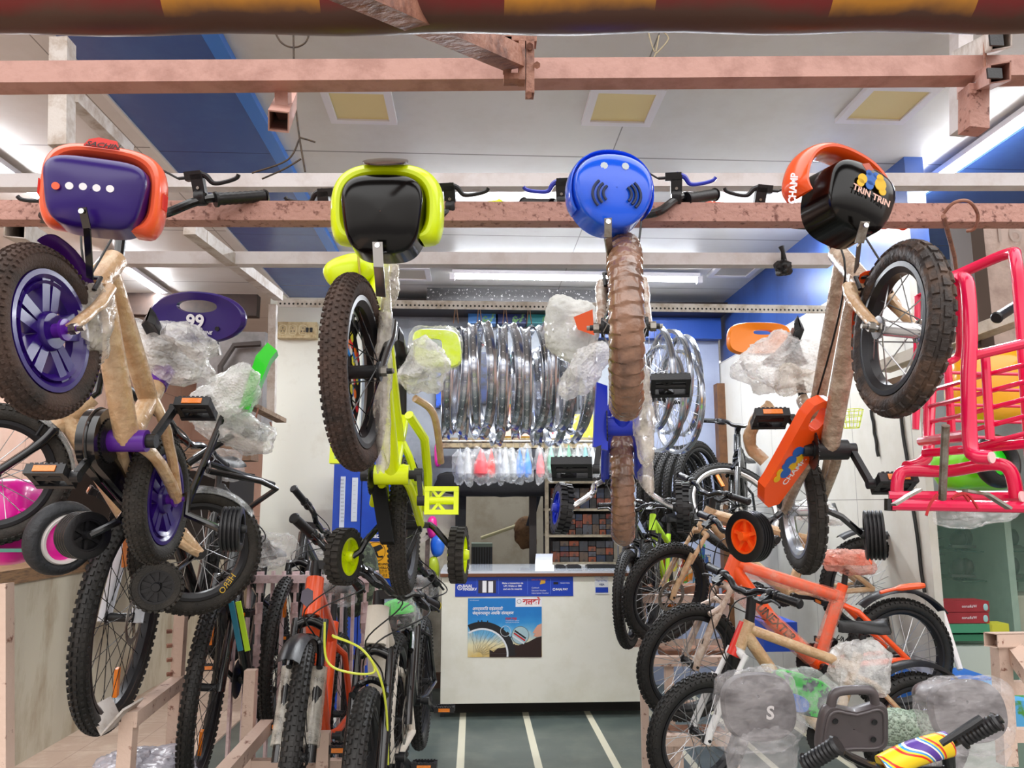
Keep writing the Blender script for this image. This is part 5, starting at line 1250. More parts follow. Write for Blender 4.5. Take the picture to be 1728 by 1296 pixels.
# dark cluster of end-on bicycles beside the counter
for i, (x, y, Y, lab, fm) in enumerate(((1092, 985, 4.9, 'black bicycle seen end-on beside the counter, with lime frame patches', M_BLKM), (1060, 1000, 4.7, 'black bicycle seen end-on against the counter edge', M_BLKM))):
    mtb('mountain_bicycle', lab, W(x, y+10, Y-.45), W(x+50, y-5, Y+.3), .26, dict(group='bicycles end-on beside the counter', frame=[m_lime, M_BLKM][i], tube=.016, barw=.2, knobs='fine', disc=0))
# cluster of hanging accessory cards below (bright packets)
cols_ = ['#e8e23a', '#f05a1e', '#3a8fd0', '#d8d4cc', '#c03a3a', '#5ab85a', '#e88a2a', '#b8b0a4', '#2a5aa8', '#e4d8b8']
names_ = ['yellow', 'orange', 'light blue', 'white', 'red', 'green', 'amber', 'grey', 'dark blue', 'cream']
for i in range(10):
    c = W(1112+i*9, 955+rnd.uniform(-6, 8)+i*.8, 5.0)
    one('accessory_packet', MB().obox(c, (.017, .01, 0), (0, .012, 0), (.012, 0, .10+.02*(i % 3))), mat('packet_'+names_[i], cols_[i], .35, c2=cols_[(i*3+1) % 10], ns=30, lo=.5, hi=.52), names_[i]+' accessory packet in the row seen through the tan bicycle\'s front wheel', 'packet', 'accessory packets behind the tan bicycle')
# racks of the right row
for (x0, x1, y, Y, lab) in ((1055, 1230, 1010, 4.5, 'upper pale steel rack behind the tan bicycle\'s front wheel'), (1100, 1240, 1115, 3.95, 'middle pale steel rack behind the orange bicycle\'s front wheel'), (1115, 1240, 1248, 3.55, 'lower pale steel rack behind the white-forked bicycle\'s front wheel')):
    t = thing('steel_rack', (W(x0, y, Y).x, Y, 0), lab, 'rack', 'steel racks of the right row')
    MB().beam(W(x0, y, Y), W(x1, y, Y), .045).build('rail', rk, t)
    for x in (x0+28, x1-8):
        q = W(x, y, Y+.02); MB().beam(q, (q.x, q.y, 0), .04).build('leg', rk, t)
    MB().beam(W(x0, y+75, Y), W(x1, y+75, Y), .04).build('rail', rk, t)
    MB().box(W(x0+22, y-3, Y+.1), W(x1-30, y-26, Y+.25)).build('wood_block', mat('wood_block', '#8a5f48', .7, c2='#5f3f2e', ns=14), t)
# right edge rack and posts
t = thing('steel_stand', (W(1690, 1290, 2.6).x, 2.6, 0), 'chipped white square-tube stand at the right edge in front of the glass showcase', 'stand')
MB().beam(W(1688, 1080, 2.6), W(1700, 1290, 2.6), .045).build('post', rk, t)
MB().hollow(W(1672, 1080, 2.55), W(1760, 1078, 2.7), .045).build('rail', rk, t)
MB().beam(W(1700, 1085, 2.65), W(1760, 1165, 2.4), .05).build('brace', rk, t)
MB().beam(W(1695, 1160, 2.62), W(1760, 1160, 2.62), .04).build('rail', rk, t)
MB().beam(W(1700, 1240, 2.62), W(1760, 1240, 2.62), .04).build('rail', rk, t)
one('painted_box', MB().box(W(1702, 1232, 2.9), W(1790, 1160, 3.1)), mat('park_print', '#4f9fd0', .5, c2='#4a8a3a', ns=6, lo=.48, hi=.52), 'blue and green printed carton behind the white stand at right edge', 'carton')

# ---- pieces in the lower right corner
def wrapped_back(cx, cy, Y, a, b_, lab, seed, tail=True, pr=None):
    t = thing('wrapped_seat_back', W(cx, cy+90, Y), lab, 'seat back')
    m_sb = mat('dark_grey_seat', '#5a5557', .5, c2='#4b4648', ns=8)
    plate(MB(), W(cx, cy, Y), V((1, .15, 0)).normalized(), V((-.05, .15, 1)).normalized(), V((0, -1, .1)), sup(40, a, b_, .75), sup(40, .004, .004, 1), (0, b_*.3), .035).build('seat_back', m_sb, t)
    mb = MB(); wrap_blob(mb, W(cx, cy+6, Y), V((a*1.16, .02, 0)), V((0, .05, 0)), V((0, 0, b_*1.2)), seed, .16, .65, 9)
    mb.build('clear_bag', mat('greyish_bag', '#e6e2e4', .14, alpha=.05, a2=.28, ns=12, bump=.8, bs=14, stretch=(1, 1, 2.2), spec=.9), t)
    if tail:
        mb = MB(); wrap_blob(mb, W(cx+8, cy+85, Y), V((a*.9, .02, 0)), V((0, .05, 0)), V((0, 0, b_*.8)), seed+1, .3, .55, 10)
        mb.build('bag_tail', mat('greyish_bag', '#c4bfc0'), t)
    if pr: text('lettering', 'S', W(cx+20, cy+12, Y-.055), (1, 0, 0), (.1, 0, 1), .035, mat('faint_white', '#c9c4c4', .5), t, bold=.03)
    return t
wrapped_back(1280, 1192, 2.35, .118, .095, 'dark oval seat back in a clear bag printed with a pale S, lower right', 51, pr=1)
wrapped_back(1632, 1200, 2.25, .125, .085, 'dark oval seat back in a clear bag at the far lower right', 55)
t = thing('seat_back_rest', W(1440, 1290, 2.2), 'bare dark grey moulded child seat back with a carrying handle, lower centre right', 'seat back')
m_sb2 = mat('grey_brown_plastic', '#4f484a', .38, coat=.2)
bc = W(1438, 1228, 2.2); ux, uy, uz = face(0, tilt=.25, yaw=.1)
def tri(n=44):
    o = []
    for (x, y) in sup(n, .105, .068, .45): o.append((x*(1+.08*(y/.068)*-1), y-.012*math.cos(x/.105*PI)*(1 if y > 0 else -.3)))
    return o
plate(MB(), bc, ux, uy, uz, tri(), [(x*.02, y*.02) for x, y in tri()], (0, 0), .03).build('back_panel', m_sb2, t)
MB().tube([bc+ux*x*.83+uy*y*.8+uz*.015 for x, y in tri()], .004, 8, closed=True).build('panel_rib', m_sb2, t)
MB().tube(smooth([bc-ux*.07+uy*.05, bc-ux*.064+uy*.095, bc-ux*.04+uy*.108, bc+ux*.03+uy*.108, bc+ux*.055+uy*.095, bc+ux*.066+uy*.05], 5), .013, 12).build('handle', m_sb2, t)
for dx, dy in ((-.062, .03), (.055, .022), (-.058, -.022), (.056, -.028)): MB().lathe([(.008, 0), (.008, .002), (.005, .001)], bc+ux*dx+uy*dy+uz*.0155, uz, 14).build('screw_hole', M_BLK, t)
# kids bicycle at the corner: bars, pad, grips
t = thing('kids_bicycle', W(1560, 1420, 2.0), 'children\'s bicycle with a rainbow-printed handlebar pad at the bottom right corner', 'bicycle')
MB().tube([W(1602, 1400, 2.02), W(1602, 1290, 2.0), W(1600, 1262, 1.97)], .015, 12).build('stem', M_BLKM, t)
wheel(t, W(1600, 1560, 1.9), V((1, .3, 0)), .17, .05, n=16)
MB().tube(smooth([W(1412, 1262, 1.86), W(1440, 1280, 1.9), W(1500, 1300, 1.95), W(1600, 1300, 1.98)], 5), .011, 10).build('handlebar', M_BLKM, t)
pad = MB().tube(smooth([W(1490, 1296, 1.95), W(1540, 1272, 1.95), W(1600, 1255, 1.95)], 3), .03, 14)
m_rb = mat('rainbow_print', '#f0c81c', .35)
N, L, b = mnode(m_rb); wv = N.new('ShaderNodeTexWave'); wv.inputs['Scale'].default_value = 3.5; wv.inputs['Distortion'].default_value = 8; wv.inputs['Detail'].default_value = 0; wv.inputs['Detail Scale'].default_value = 2
tc = N.new('ShaderNodeTexCoord'); L.new(tc.outputs['Object'], wv.inputs[0]); cr = N.new('ShaderNodeValToRGB'); cr.color_ramp.interpolation = 'CONSTANT'
for i, (p_, c_) in enumerate(((0, '#f2cf1f'), (.3, '#e0301c'), (.5, '#f2cf1f'), (.65, '#3a9ad8'), (.8, '#f4efe4'), (.9, '#5a3a9a'))):
    e = cr.color_ramp.elements[i] if i < 2 else cr.color_ramp.elements.new(p_)
    e.position = p_; e.color = lin(c_)
L.new(wv.outputs['Fac'], cr.inputs[0]); L.new(cr.outputs[0], b.inputs['Base Color'])
pad.build('handlebar_pad', m_rb, t)
hb_ = MB().tube(smooth([W(1600, 1300, 1.98), W(1598, 1262, 1.96), W(1625, 1245, 1.93), W(1690, 1212, 1.88)], 4), .011, 10).build('handlebar', M_BLKM, t)
grip(hb_, W(1622, 1248, 1.93), W(1682, 1218, 1.88), .02, M_BLK)
MB().tube([W(1588, 1255, 1.9), W(1640, 1222, 1.88), W(1655, 1212, 1.88)], [.008, .01, .009], 8).build('brake_lever', M_BLK, t)
grip(hb_, W(1360, 1290, 1.9), W(1412, 1258, 1.85), .021, M_BLK)
# green printed bag, paper tube, bubble roll
t = thing('printed_pad', W(1345, 1190, 2.9), 'clear-bagged green, blue and black printed chain guard pad under the white-forked bicycle\'s bars', 'pad')
m_pr = mat('splash_print', '#2fae3a', .35, c2='#24343a', ns=9, lo=.5, hi=.53)
plate(MB(), W(1350, 1170, 2.9), V((.93, .1, -.3)), V((.25, 0, .95)), V((0, -1, 0)), sup(40, .13, .07, .6), [(x*.02, y*.02) for x, y in sup(40, .13, .07, .6)], (0, 0), .03).build('pad_body', m_pr, t)
plate(MB(), W(1340, 1185, 2.87), V((.93, .1, -.3)), V((.25, 0, .95)), V((0, -1, 0)), sup(20, .06, .03, .8), [(x*.02, y*.02) for x, y in sup(20, .06, .03, .8)], (0, 0), .02).build('pad_print', mat('blue_print', '#2a64b8'), t)
mb = MB(); wrap_blob(mb, W(1350, 1172, 2.9), V((.155, .0, -.04)), V((0, .04, 0)), V((0.02, 0, .09)), 61, .25, .7, 10); mb.build('clear_bag', M_CLEAR, t)
one('bubble_roll', MB().tube(smooth([W(1470, 1225, 2.5), W(1520, 1228, 2.5), W(1575, 1228, 2.5)], 4), .055, 18).jitter(.01, 25), mat('bubble_wrap_green', '#b9cbb8', .25, alpha=.9, bump=1, bs=110, bump_kind='voronoi', c2='#8fae8e', ns=5), 'roll of bubble wrap between the two dark seat backs at lower right', 'roll')
one('dark_saddle', MB().sell(W(1600, 1175, 2.5), (.105, 0, 0), (0, .09, 0), (0, 0, .045), .8, .9), m_sb2, 'dark glossy child saddle behind the wrapped seat back at far lower right', 'saddle')
w_ = MB(); wrap_blob(w_, W(1455, 1125, 3.15), V((.12, 0, -.03)), V((0, .06, 0)), V((.03, 0, .085)), 62, .45, .7, 12)
one('bubble_wrapped_part', w_, M_BUB, 'bubble-wrapped saddle lying between the orange and white-forked bicycles', 'saddle')

# ---- pink child carrier rack hanging at the right
m_hp = mat('hot_pink_paint', '#e8104e', .22, coat=.6)
t = thing('pink_basket_rack', W(1610, 880, 1.7), 'hot pink steel tube child seat with ladder sides hanging at the right edge', 'child seat')
k = 1.6
MB().tube(smooth([W(1575, 300+175, 1.75), W(1612, 465, 1.72), W(1700, 428, 1.6), W(1714, 440, 1.55), W(1722, 520, 1.55), W(1735, 700, 1.55), W(1745, 850, 1.55)], 6), .0125, 12).build('back_hoop', m_hp, t)
MB().tube(smooth([W(1608, 476, 1.5), W(1618, 470, 1.5), W(1632, 480, 1.48), W(1637, 560, 1.47), W(1634, 640, 1.47), W(1637, 745, 1.47), W(1645, 768, 1.46), W(1672, 772, 1.44)], 6), .014, 12).build('upright', m_hp, t)
MB().tube(smooth([W(1572, 495, 1.9), W(1575, 560, 1.9), W(1568, 700, 1.85), W(1566, 760, 1.8), W(1555, 780, 1.78), W(1530, 788, 1.76)], 6), .014, 12).build('upright', m_hp, t)
MB().tube([W(1545, 720, 2.1), W(1548, 500, 2.1), W(1570, 490, 2.05)], .009, 10).build('upright', m_hp, t)
MB().tube(smooth([W(1617, 480, 1.5), W(1620, 560, 1.55), W(1617, 600, 1.6), W(1596, 612, 1.6)], 5), .008, 10).build('bracing_tube', m_hp, t)
for i in range(2):
    x = [1662, 1598][i]; MB().tube([W(x, 592+i*8, 1.55+.2*i), W(x+9, 742+i*5, 1.55+.2*i)], .009, 10).build('ladder_post', m_hp, t)
MB().tube([W(1545, 725, 2.1), W(1552, 600, 2.1)], .009, 10).build('ladder_post', m_hp, t)
for i in range(5):
    y = 640+i*29
    MB().tube([W(1560, y+16-3*i+6, 1.88), W(1636, y, 1.6), W(1735, y-26, 1.5)], .0052, 8).build('ladder_rung', m_hp, t)
    MB().tube([W(1560, 628+i*27, 2.3), W(1740, 632+i*27, 2.3)], .0052, 8).build('far_rung', m_hp, t)
MB().tube([W(1636, 602, 1.5), W(1735, 578, 1.45)], .010, 10).build('top_rail', m_hp, t)
MB().tube([W(1555, 745, 1.75), W(1640, 735, 1.47)], .011, 10).tube([W(1560, 765, 1.75), W(1740, 748, 1.5)], .010, 10).build('lower_rail', m_hp, t)
MB().tube(smooth([W(1514, 845, 1.75), W(1515, 810, 1.75), W(1530, 795, 1.75), W(1600, 795, 1.7), W(1675, 783, 1.6), W(1705, 795, 1.58), W(1716, 840, 1.58)], 6), .014, 12).build('foot_hoop', m_hp, t)
MB().tube([W(1500, 838, 1.7), W(1735, 838, 1.6)], .012, 10).tube([W(1505, 852, 1.65), W(1740, 856, 1.55)], .012, 10).build('cross_tube', m_hp, t)
for x in (1502, 1740): MB().cyl(W(x, 862, 1.66), W(x, 842, 1.66), .012, 10).build('rubber_foot', M_BLK, t)
MB().tube([W(1596, 718, 1.42), W(1590, 842, 1.5)], .0075, 10).build('steel_pin', M_STEEL, t)
for (a, b_, c_) in (((1628, 828), (1665, 834), (1703, 858)), ((1552, 826), (1530, 838), (1508, 852))):
    MB().beam(W(*a, 1.5), W(*b_, 1.5), .02, .005, V((0, 0, 1))).beam(W(*b_, 1.5), W(*c_, 1.5), .018, .005, V((0, 0, 1))).build('clamp_plate', M_STEEL, t)
mb = MB()
for pts in ([(1582, 834), (1570, 850), (1563, 870)], [(1610, 838), (1632, 834), (1650, 858)], [(1606, 842), (1622, 832), (1635, 846)]): mb.tube(smooth([W(x, y, 1.46) for x, y in pts]), .003, 6)
mb.build('red_tie', mat('red_tie', '#a8141c', .5), t)
for (x, y, Y) in ((1672, 772, 1.435), (1723, 838, 1.55)): MB().cyl(W(x, y, Y), W(x+3, y, Y-.003), .011, 16).build('end_plug', mat('plug_pink', '#f0c0c0', .4), t)
w_ = MB(); wrap_blob(w_, W(1648, 868, 1.9), V((.1, 0, 0)), V((0, .06, 0)), V((0, 0, .03)), 71, .5, .7, 12); one('clear_sheet', w_, M_CLEAR, 'crumpled clear plastic hanging under the pink child seat', 'plastic sheet')
# things seen through it
one('wrapped_cushion', MB().sell(W(1665, 650, 2.9), (.16, 0, 0), (0, .1, 0), (0, 0, .15), .6, .8, amp=.08, fr=6), mat('amber_yellow', '#f0a80c', .25, coat=.6, bump=.3, bs=14), 'large amber yellow plastic toy seat in clear film behind the pink rack', 'toy seat')
one('wrapped_cushion', MB().sell(W(1640, 790, 2.9), (.14, 0, 0), (0, .1, 0), (0, 0, .09), .6, .8, amp=.15, fr=8), mat('lime_plastic', '#7ee01c', .3, coat=.5), 'lime green plastic toy body behind the pink rack', 'toy seat')
t = thing('spare_wheel', W(1680, 830, 2.7), 'black toy wheel against the lime green toy behind the pink rack', 'wheel')
MB().ring(W(1682, 778, 2.72), V((.3, -1, .1)), .075, .025, 36, 12, 1.2).build('tyre', M_BLK, t)
MB().lathe([(.055, 0), (.02, .01), (.01, .02)], W(1682, 778, 2.72), V((.3, -1, .1)), 24).build('wheel_disc', m_gs, t)
t = thing('hand_grip', W(1690, 530, 2.4), 'black rubber grip poking out beside the pink hoop at far right', 'grip')
grip(t, W(1720, 512, 2.45), W(1682, 536, 2.35), .017, M_BLK)
MB().tube([W(1720, 512, 2.45), W(1745, 500, 2.5)], .012, 8).build('bar_end', M_CHR, t)
# yellow wire basket between the cranks
t = thing('wire_basket', W(1445, 740, 3.6), 'small yellow wire basket on the white wall behind the orange bicycle', 'basket')
for i in range(4): MB().ring(W(1437, 692+i*10, 3.6), V((0, 0, 1)), .052-.006*i, .002, 28, 6).build('wire_ring', m_yelp, t)
mb = MB()
for i in range(14):
    a = 2*PI*i/14; c, d = W(1437, 692, 3.6), W(1437, 722, 3.6); e = V((math.cos(a), math.sin(a), 0)); mb.tube([c+e*.052, d+e*.034], .0015, 4)
mb.build('wire_sides', m_yelp, t)

one('steel_post', MB().beam(W(4, 985, 2.2), W(4, 1300, 2.2), .04), rk, 'chipped pink steel post at the far left edge before the low wall', 'post')
# ================================================================ BACK OF THE SHOP
# hanging rims
ORD = ['first', 'second', 'third', 'fourth', 'fifth', 'sixth', 'seventh', 'eighth', 'ninth', 'tenth', 'eleventh', 'twelfth', 'thirteenth', 'fourteenth', 'fifteenth', 'sixteenth', 'seventeenth']
def rim_mesh(mb, c, A, R, w=.024):
    prof = [(R, -w), (R+.001, -w*.9), (R-.006, -w*.55), (R-.012, -w*.3), (R-.012, w*.3), (R-.006, w*.55), (R+.001, w*.9), (R, w), (R-.012, w*.95), (R-.02, w*.5), (R-.02, -w*.5), (R-.012, -w*.95)]
    return mb.lathe(prof, c, A, 64, closed=True)
rc0 = V((0, 0, 0))
mb = rim_mesh(MB(), rc0, V((1, 0, 0)), .285); 
BASE['__p'] = rc0
nf0 = len(mb.f)
hm = mb
for i in range(36):
    a = 2*PI*i/36; d = V((0, math.cos(a), math.sin(a))); hm.lathe([(.0032, 0), (.0032, .0015)], rc0+d*(.2735), d, 8)
proto_me = bpy.data.meshes.new('hoop'); proto_me.from_pydata(mb.v, [], mb.f); proto_me.update()
proto_me.polygons.foreach_set('use_smooth', [True]*len(proto_me.polygons)); proto_me.set_sharp_from_angle(angle=.6)
proto_me.materials.append(mat('mirror_rim', '#c6cad2', .17, 1)); proto_me.materials.append(mat('hole_shine', '#e8e8e8', .4))
proto_me.polygons.foreach_set('material_index', [0 if i < nf0 else 1 for i in range(len(proto_me.polygons))])
def hang_rim(px, Y, dz, yaw, lab, grp):
    x = W(px, 640, Y).x; c = V((x, Y, BEAM_Z-.075-.285+dz))
    o = bpy.data.objects.new('metal_hoop', proto_me); col.objects.link(o); o.location = c; o.rotation_euler = (rnd.uniform(-.02, .02), rnd.uniform(-.05, .05), yaw)
    tag(o, lab, 'wheel rim', grp)
    return o, c
groups = [768, 808, 852, 893, 930, 965]
n = 0
for gi, gx in enumerate(groups):
    for k_ in range(2):
        px = gx+(-7 if k_ == 0 else 8)
        o, c = hang_rim(px, 3.98, rnd.uniform(-.02, .02), (rnd.uniform(.10, .2) if k_ else rnd.uniform(-.04, .02)), ORD[n]+' bare silver rim from the left, front row under perforated beam', 'bare rims hanging from the perforated beam'); n += 1
    # strap to the beam
    s_ = MB().tube([V((W(gx, 640, 3.98).x-.004, 3.975, BEAM_Z+.01)), V((W(gx, 640, 3.98).x-.012, 3.98, BEAM_Z-.07))], .003, 6).tube([V((W(gx, 640, 3.98).x+.004, 3.975, BEAM_Z+.01)), V((W(gx, 640, 3.98).x+.014, 3.98, BEAM_Z-.07))], .003, 6)
    one('rim_strap', s_, mat('brown_strap', '#7a5a44', .7), ORD[gi]+' brown strap from the left tying rims to the perforated beam', 'strap', 'straps of the hanging rims')
for i in range(8):
    hang_rim(752+i*30, 4.35, -.0+rnd.uniform(-.05, .0), rnd.uniform(-.22, .25), ORD[i]+' bare silver rim from the left, in the rear row', 'bare rims hanging in the rear row')
# spoked wheels at the right of the row
for i, (px, yw, lab) in enumerate(((1112, .30, 'leftmost'), (1128, .42, 'second'), (1148, .36, 'third'), (1170, .40, 'fourth'), (1182, .2, 'rightmost'))):
    c = V((W(px-12, 640, 3.95).x, 3.95+.06*i, BEAM_Z-.08-.28-(.10 if i % 2 else 0))); A = V((math.cos(yw), math.sin(yw), 0))
    A = V((1, yw*.5, 0)).normalized()
    t = thing('spoked_wheel', c-V((0, 0, .29)), lab+' of five spoked wheels hanging beside the blue bicycle\'s pedal', 'wheel', 'spoked wheels under the perforated beam')
    rimo = rim_mesh(MB(), c, A, .285, .016).build('rim', mat('mirror_rim', '#aeb4bc'), t)
    e1 = perp(A); e2 = A.cross(e1); mb = MB()
    for j in range(32):
        th = 2*PI*j/32; th0 = th+(1.1 if (j//2) % 2 else -1.1); sd_ = 1 if j % 2 else -1
        mb.tube([c+(e1*math.cos(th0)+e2*math.sin(th0))*.02+A*sd_*.03, c+(e1*math.cos(th)+e2*math.sin(th))*.268], .0013, 4, caps=False)
    mb.build('spokes', M_SPK, rimo)
    MB().lathe([(.005, -.07), (.005, -.04), (.022, -.035), (.022, -.03), (.014, -.025), (.014, .025), (.022, .03), (.022, .035), (.005, .04), (.005, .07)], c, A, 14).build('hub', M_BLK, t)
# counter
m_ctr = mat('counter_laminate', '#ebe9de', .32, c2='#e2dfd0', ns=3)
ca, cb = W(743, 1188, 5.75), W(1092, 1183, 5.75); ct = W(743, 967, 5.75).z
t = thing('shop_counter', ((ca.x+cb.x)/2, 5.95, 0), 'off-white shop counter with a brown edged top in the middle of the floor', 'counter')
MB().box((ca.x, 5.75, ca.z), (cb.x, 6.35, ct-.03)).build('front_panel', m_ctr, t)
MB().box((ca.x-.01, 5.735, ct-.022), (cb.x+.01, 6.43, ct+.012)).build('worktop', mat('counter_top', '#cdd3dc', .12, coat=.5), t)
MB().box((ca.x-.012, 5.728, ct-.026), (cb.x+.012, 5.736, ct-.004)).build('edge_strip', mat('edge_brown', '#6a4028', .4), t)
MB().box((ca.x+.03, 5.9, 0), (cb.x, 6.3, ca.z)).build('plinth', mat('dark_plinth', '#1c1814', .7), t)
MB().box((ca.x, 5.79, 0), (ca.x+.03, 5.83, ca.z)).build('leg', M_BLK, t)
# banner and poster on the counter front
YF = 5.7465
def C(px, py, Y=YF): return W(px, py, Y)
def rect(mb, x0, y0, x1, y1, Y, th=.001):
    a, b_ = C(x0, y1, YF), C(x1, y0, YF); return mb.box((a.x, Y-th, a.z), (b_.x, Y, b_.z))
UX, UY = V((1, 0, 0)), V((0, 0, 1))
m_bn = mat('banner_blue', '#1b3fae', .35); px1 = m_px(1, 5.75)*1.02
ban = thing('banner_sticker', C(867, 1006), 'long blue payment banner sticker along the top of the counter front', 'sticker')
rect(MB(), 768, 973, 967, 1007, YF+.003, .003).build('banner', m_bn, ban)
def tx(body, x, y, hpx, m, par, al='LEFT', **k): return text('lettering', body, C(x, y)+V((0, -.0012, 0)), UX, UY, hpx*px1, m, par, align=al, **k)
tx('BAJAJ', 781, 989, 4.2, m_wht, ban, bold=.03); tx('FINSERV', 781, 994.5, 4.2, m_wht, ban, bold=.03)
MB().ring(C(776, 991.5)+V((0, -.001, 0)), (0, 1, 0), 3.6*px1, .6*px1, 24, 6, .3).build('emblem', m_wht, ban); tx('B', 776, 991.5, 4, m_wht, ban, 'CENTER')
rect(MB(), 807, 979, 837, 1001, YF).build('photo_panel', mat('photo_dark', '#3a3440', .4), ban)
rect(MB(), 814, 980, 821, 1000, YF-.001).build('phone', m_wht, ban); rect(MB(), 824, 981, 832, 1000, YF-.001).build('card', m_wht, ban)
tx('Make a transaction via', 865, 984, 2.6, m_wht, ban, 'CENTER', bold=.02); tx('UPI, Wallet or EMI', 865, 989, 2.6, m_wht, ban, 'CENTER', bold=.02); tx('and win 3x rewards', 865, 994, 2.6, m_wht, ban, 'CENTER', bold=.02)
for x in (804, 841, 890, 929): rect(MB(), x, 977, x+.5, 1003, YF).build('divider', mat('divider_blue', '#5f7fd8', .4), ban)
tx('Cashback', 897, 992, 2.2, m_wht, ban); tx('Discount Voucher', 897, 996.5, 2.2, m_wht, ban); tx('Subscription Voucher', 897, 1001, 2.2, m_wht, ban)
tx('EARN 3X REWARDS', 897, 978.5, 1.8, mat('orange_print', '#f0702a', .5), ban)
MB().prism([(-4*px1, -3*px1), (5*px1, -1*px1), (5*px1, 3*px1), (-2*px1, 4*px1)], C(915, 983)+V((0, -.001, 0)), UX, UY, .001).build('chest_picture', mat('gold_print2', '#d0a030', .5), ban)
MB().ring(C(935, 994.5)+V((0, -.001, 0)), (0, 1, 0), 1.8*px1, .4*px1, 20, 6, .3).build('emblem', m_wht, ban); tx('BAJAJ PAY', 938, 994.5, 3, m_wht, ban, bold=.03)
rect(MB(), 934, 982, 942, 986, YF).build('badge', M_BLK, ban); tx('TRADE MARK', 945, 984, 1.8, m_wht, ban)
vs = thing('payment_sticker', C(1015, 1002), 'small white and blue card payment sticker at the counter\'s upper right', 'sticker')
rect(MB(), 1004, 968, 1026, 1003, YF+.002, .002).build('sticker', mat('sticker_white', '#d9dbdf', .4), vs)
tx('Tap to Pay', 1015, 980, 2.8, mat('blue_text', '#3a55a8', .5), vs, 'CENTER'); tx('VISA', 1015, 986.5, 3, mat('navy_text', '#1a2a6a', .5), vs, 'CENTER', bold=.03, shear=.2)
for i in range(3): MB().tube([C(1013+1.4*i, 975+1.2*i)+V((0, -.001, 0)), C(1015+1.4*i, 973.5)+V((0, -.001, 0)), C(1013+1.4*i, 972-1.2*i)+V((0, -.001, 0))], .0008, 4).build('wave_mark', mat('navy_text', '#1a2a6a'), vs)
rect(MB(), 1005, 991, 1026, 1000, YF-.001).build('blue_label', m_bn, vs)
for i in range(3): tx('ACCEPTED HERE FOR CARDS'[:18-2*i], 1015.5, 993+i*2.4, 1.2, m_wht, vs, 'CENTER')
po = thing('tyre_poster', C(851, 1109), 'tyre advertising poster with a bicycle wheel against a blue sky, on the counter front', 'poster')
X0, Y0, X1, Y1 = 789, 1009, 914, 1109
m_sky = mat('poster_sky', '#1f86cf', .3)
N, L, b = mnode(m_sky)   # printed sky picture: blue above, pale gold clouds below
tc = N.new('ShaderNodeTexCoord'); sp = N.new('ShaderNodeSeparateXYZ'); L.new(tc.outputs['Object'], sp.inputs[0])
hz = C(800, 1009).z-C(800, 1109).z
nz = N.new('ShaderNodeTexNoise'); nz.inputs['Scale'].default_value = 9; nz.inputs['Detail'].default_value = 6; L.new(tc.outputs['Object'], nz.inputs[0])
zr = mth('ADD', mth('DIVIDE', sp.outputs[2], bval=hz), bsock=mth('MULTIPLY', nz.outputs['Fac'], bval=.45))
cr = N.new('ShaderNodeValToRGB'); L.new(zr, cr.inputs[0])
for i, (p_, c_) in enumerate(((.22, '#d8b86a'), (.45, '#e8dfb8'), (.62, '#6fb4dc'), (.8, '#2f8fd2'), (1.0, '#1d7ac6'))):
    e = cr.color_ramp.elements[i] if i < 2 else cr.color_ramp.elements.new(p_)
    e.position = p_; e.color = lin(c_)
L.new(cr.outputs[0], b.inputs['Base Color'])
rect(MB(), X0, Y0, X1, Y1, YF+.003, .003).build('poster', m_sky, po)
rect(MB(), 870, 1009, 914, 1024, YF).build('logo_panel', m_wht, po)
m_rt = mat('logo_red', '#c8242c', .4)
tx('रालको', 896, 1015.5, 8, m_rt, po, 'CENTER', bold=.04, shear=.12); tx('®', 911, 1011, 2, m_rt, po, 'CENTER'); tx('RALCO TYRES', 886, 1020.5, 1.3, m_blkp, po)
MB().ring(C(876, 1015)+V((0, -.001, 0)), (0, 1, 0), 3.2*px1, .35*px1, 24, 6, .3).build('emblem', mat('emblem_grey', '#6a6a70', .5), po)
tx('अमर्यादित राईडसाठी', 797, 1027.5, 4.3, m_wht, po, bold=.02, shear=.15); tx('पंक्चरपासून अधिक संरक्षण', 797, 1035, 4.3, m_wht, po, bold=.02, shear=.15)
tx('टफ्फ गार्ड', 853, 1044, 3, m_rt, po, bold=.03); tx('TOUGHGUARD TUBELESS', 853, 1047.5, 1.3, m_wht, po); tx('PUNCTURE PROTECTION', 853, 1050.5, 1.3, m_wht, po)
tx('www.ralcotyres.com', 793, 1013, 1.2, m_wht, po)
def clipped_ring(cx, cy, r0, r1, m_, Y, nm, a0=0, a1=360, step=3, cond=None):
    mb = MB()
    a = a0
    while a < a1:
        pts = [(cx+r*math.cos(math.radians(q)), cy-r*math.sin(math.radians(q))) for r, q in ((r0, a), (r1, a), (r1, a+step), (r0, a+step))]
        if all(X0 <= x <= X1 and Y0 <= y <= Y1 for x, y in pts) and (cond is None or all(cond(x, y) for x, y in pts)):
            mb.add([C(x, y)+V((0, YF-5.7465-.0008*Y, 0)) for x, y in pts], [(0, 1, 2, 3)])
        a += step
    return mb.build(nm, m_, po)
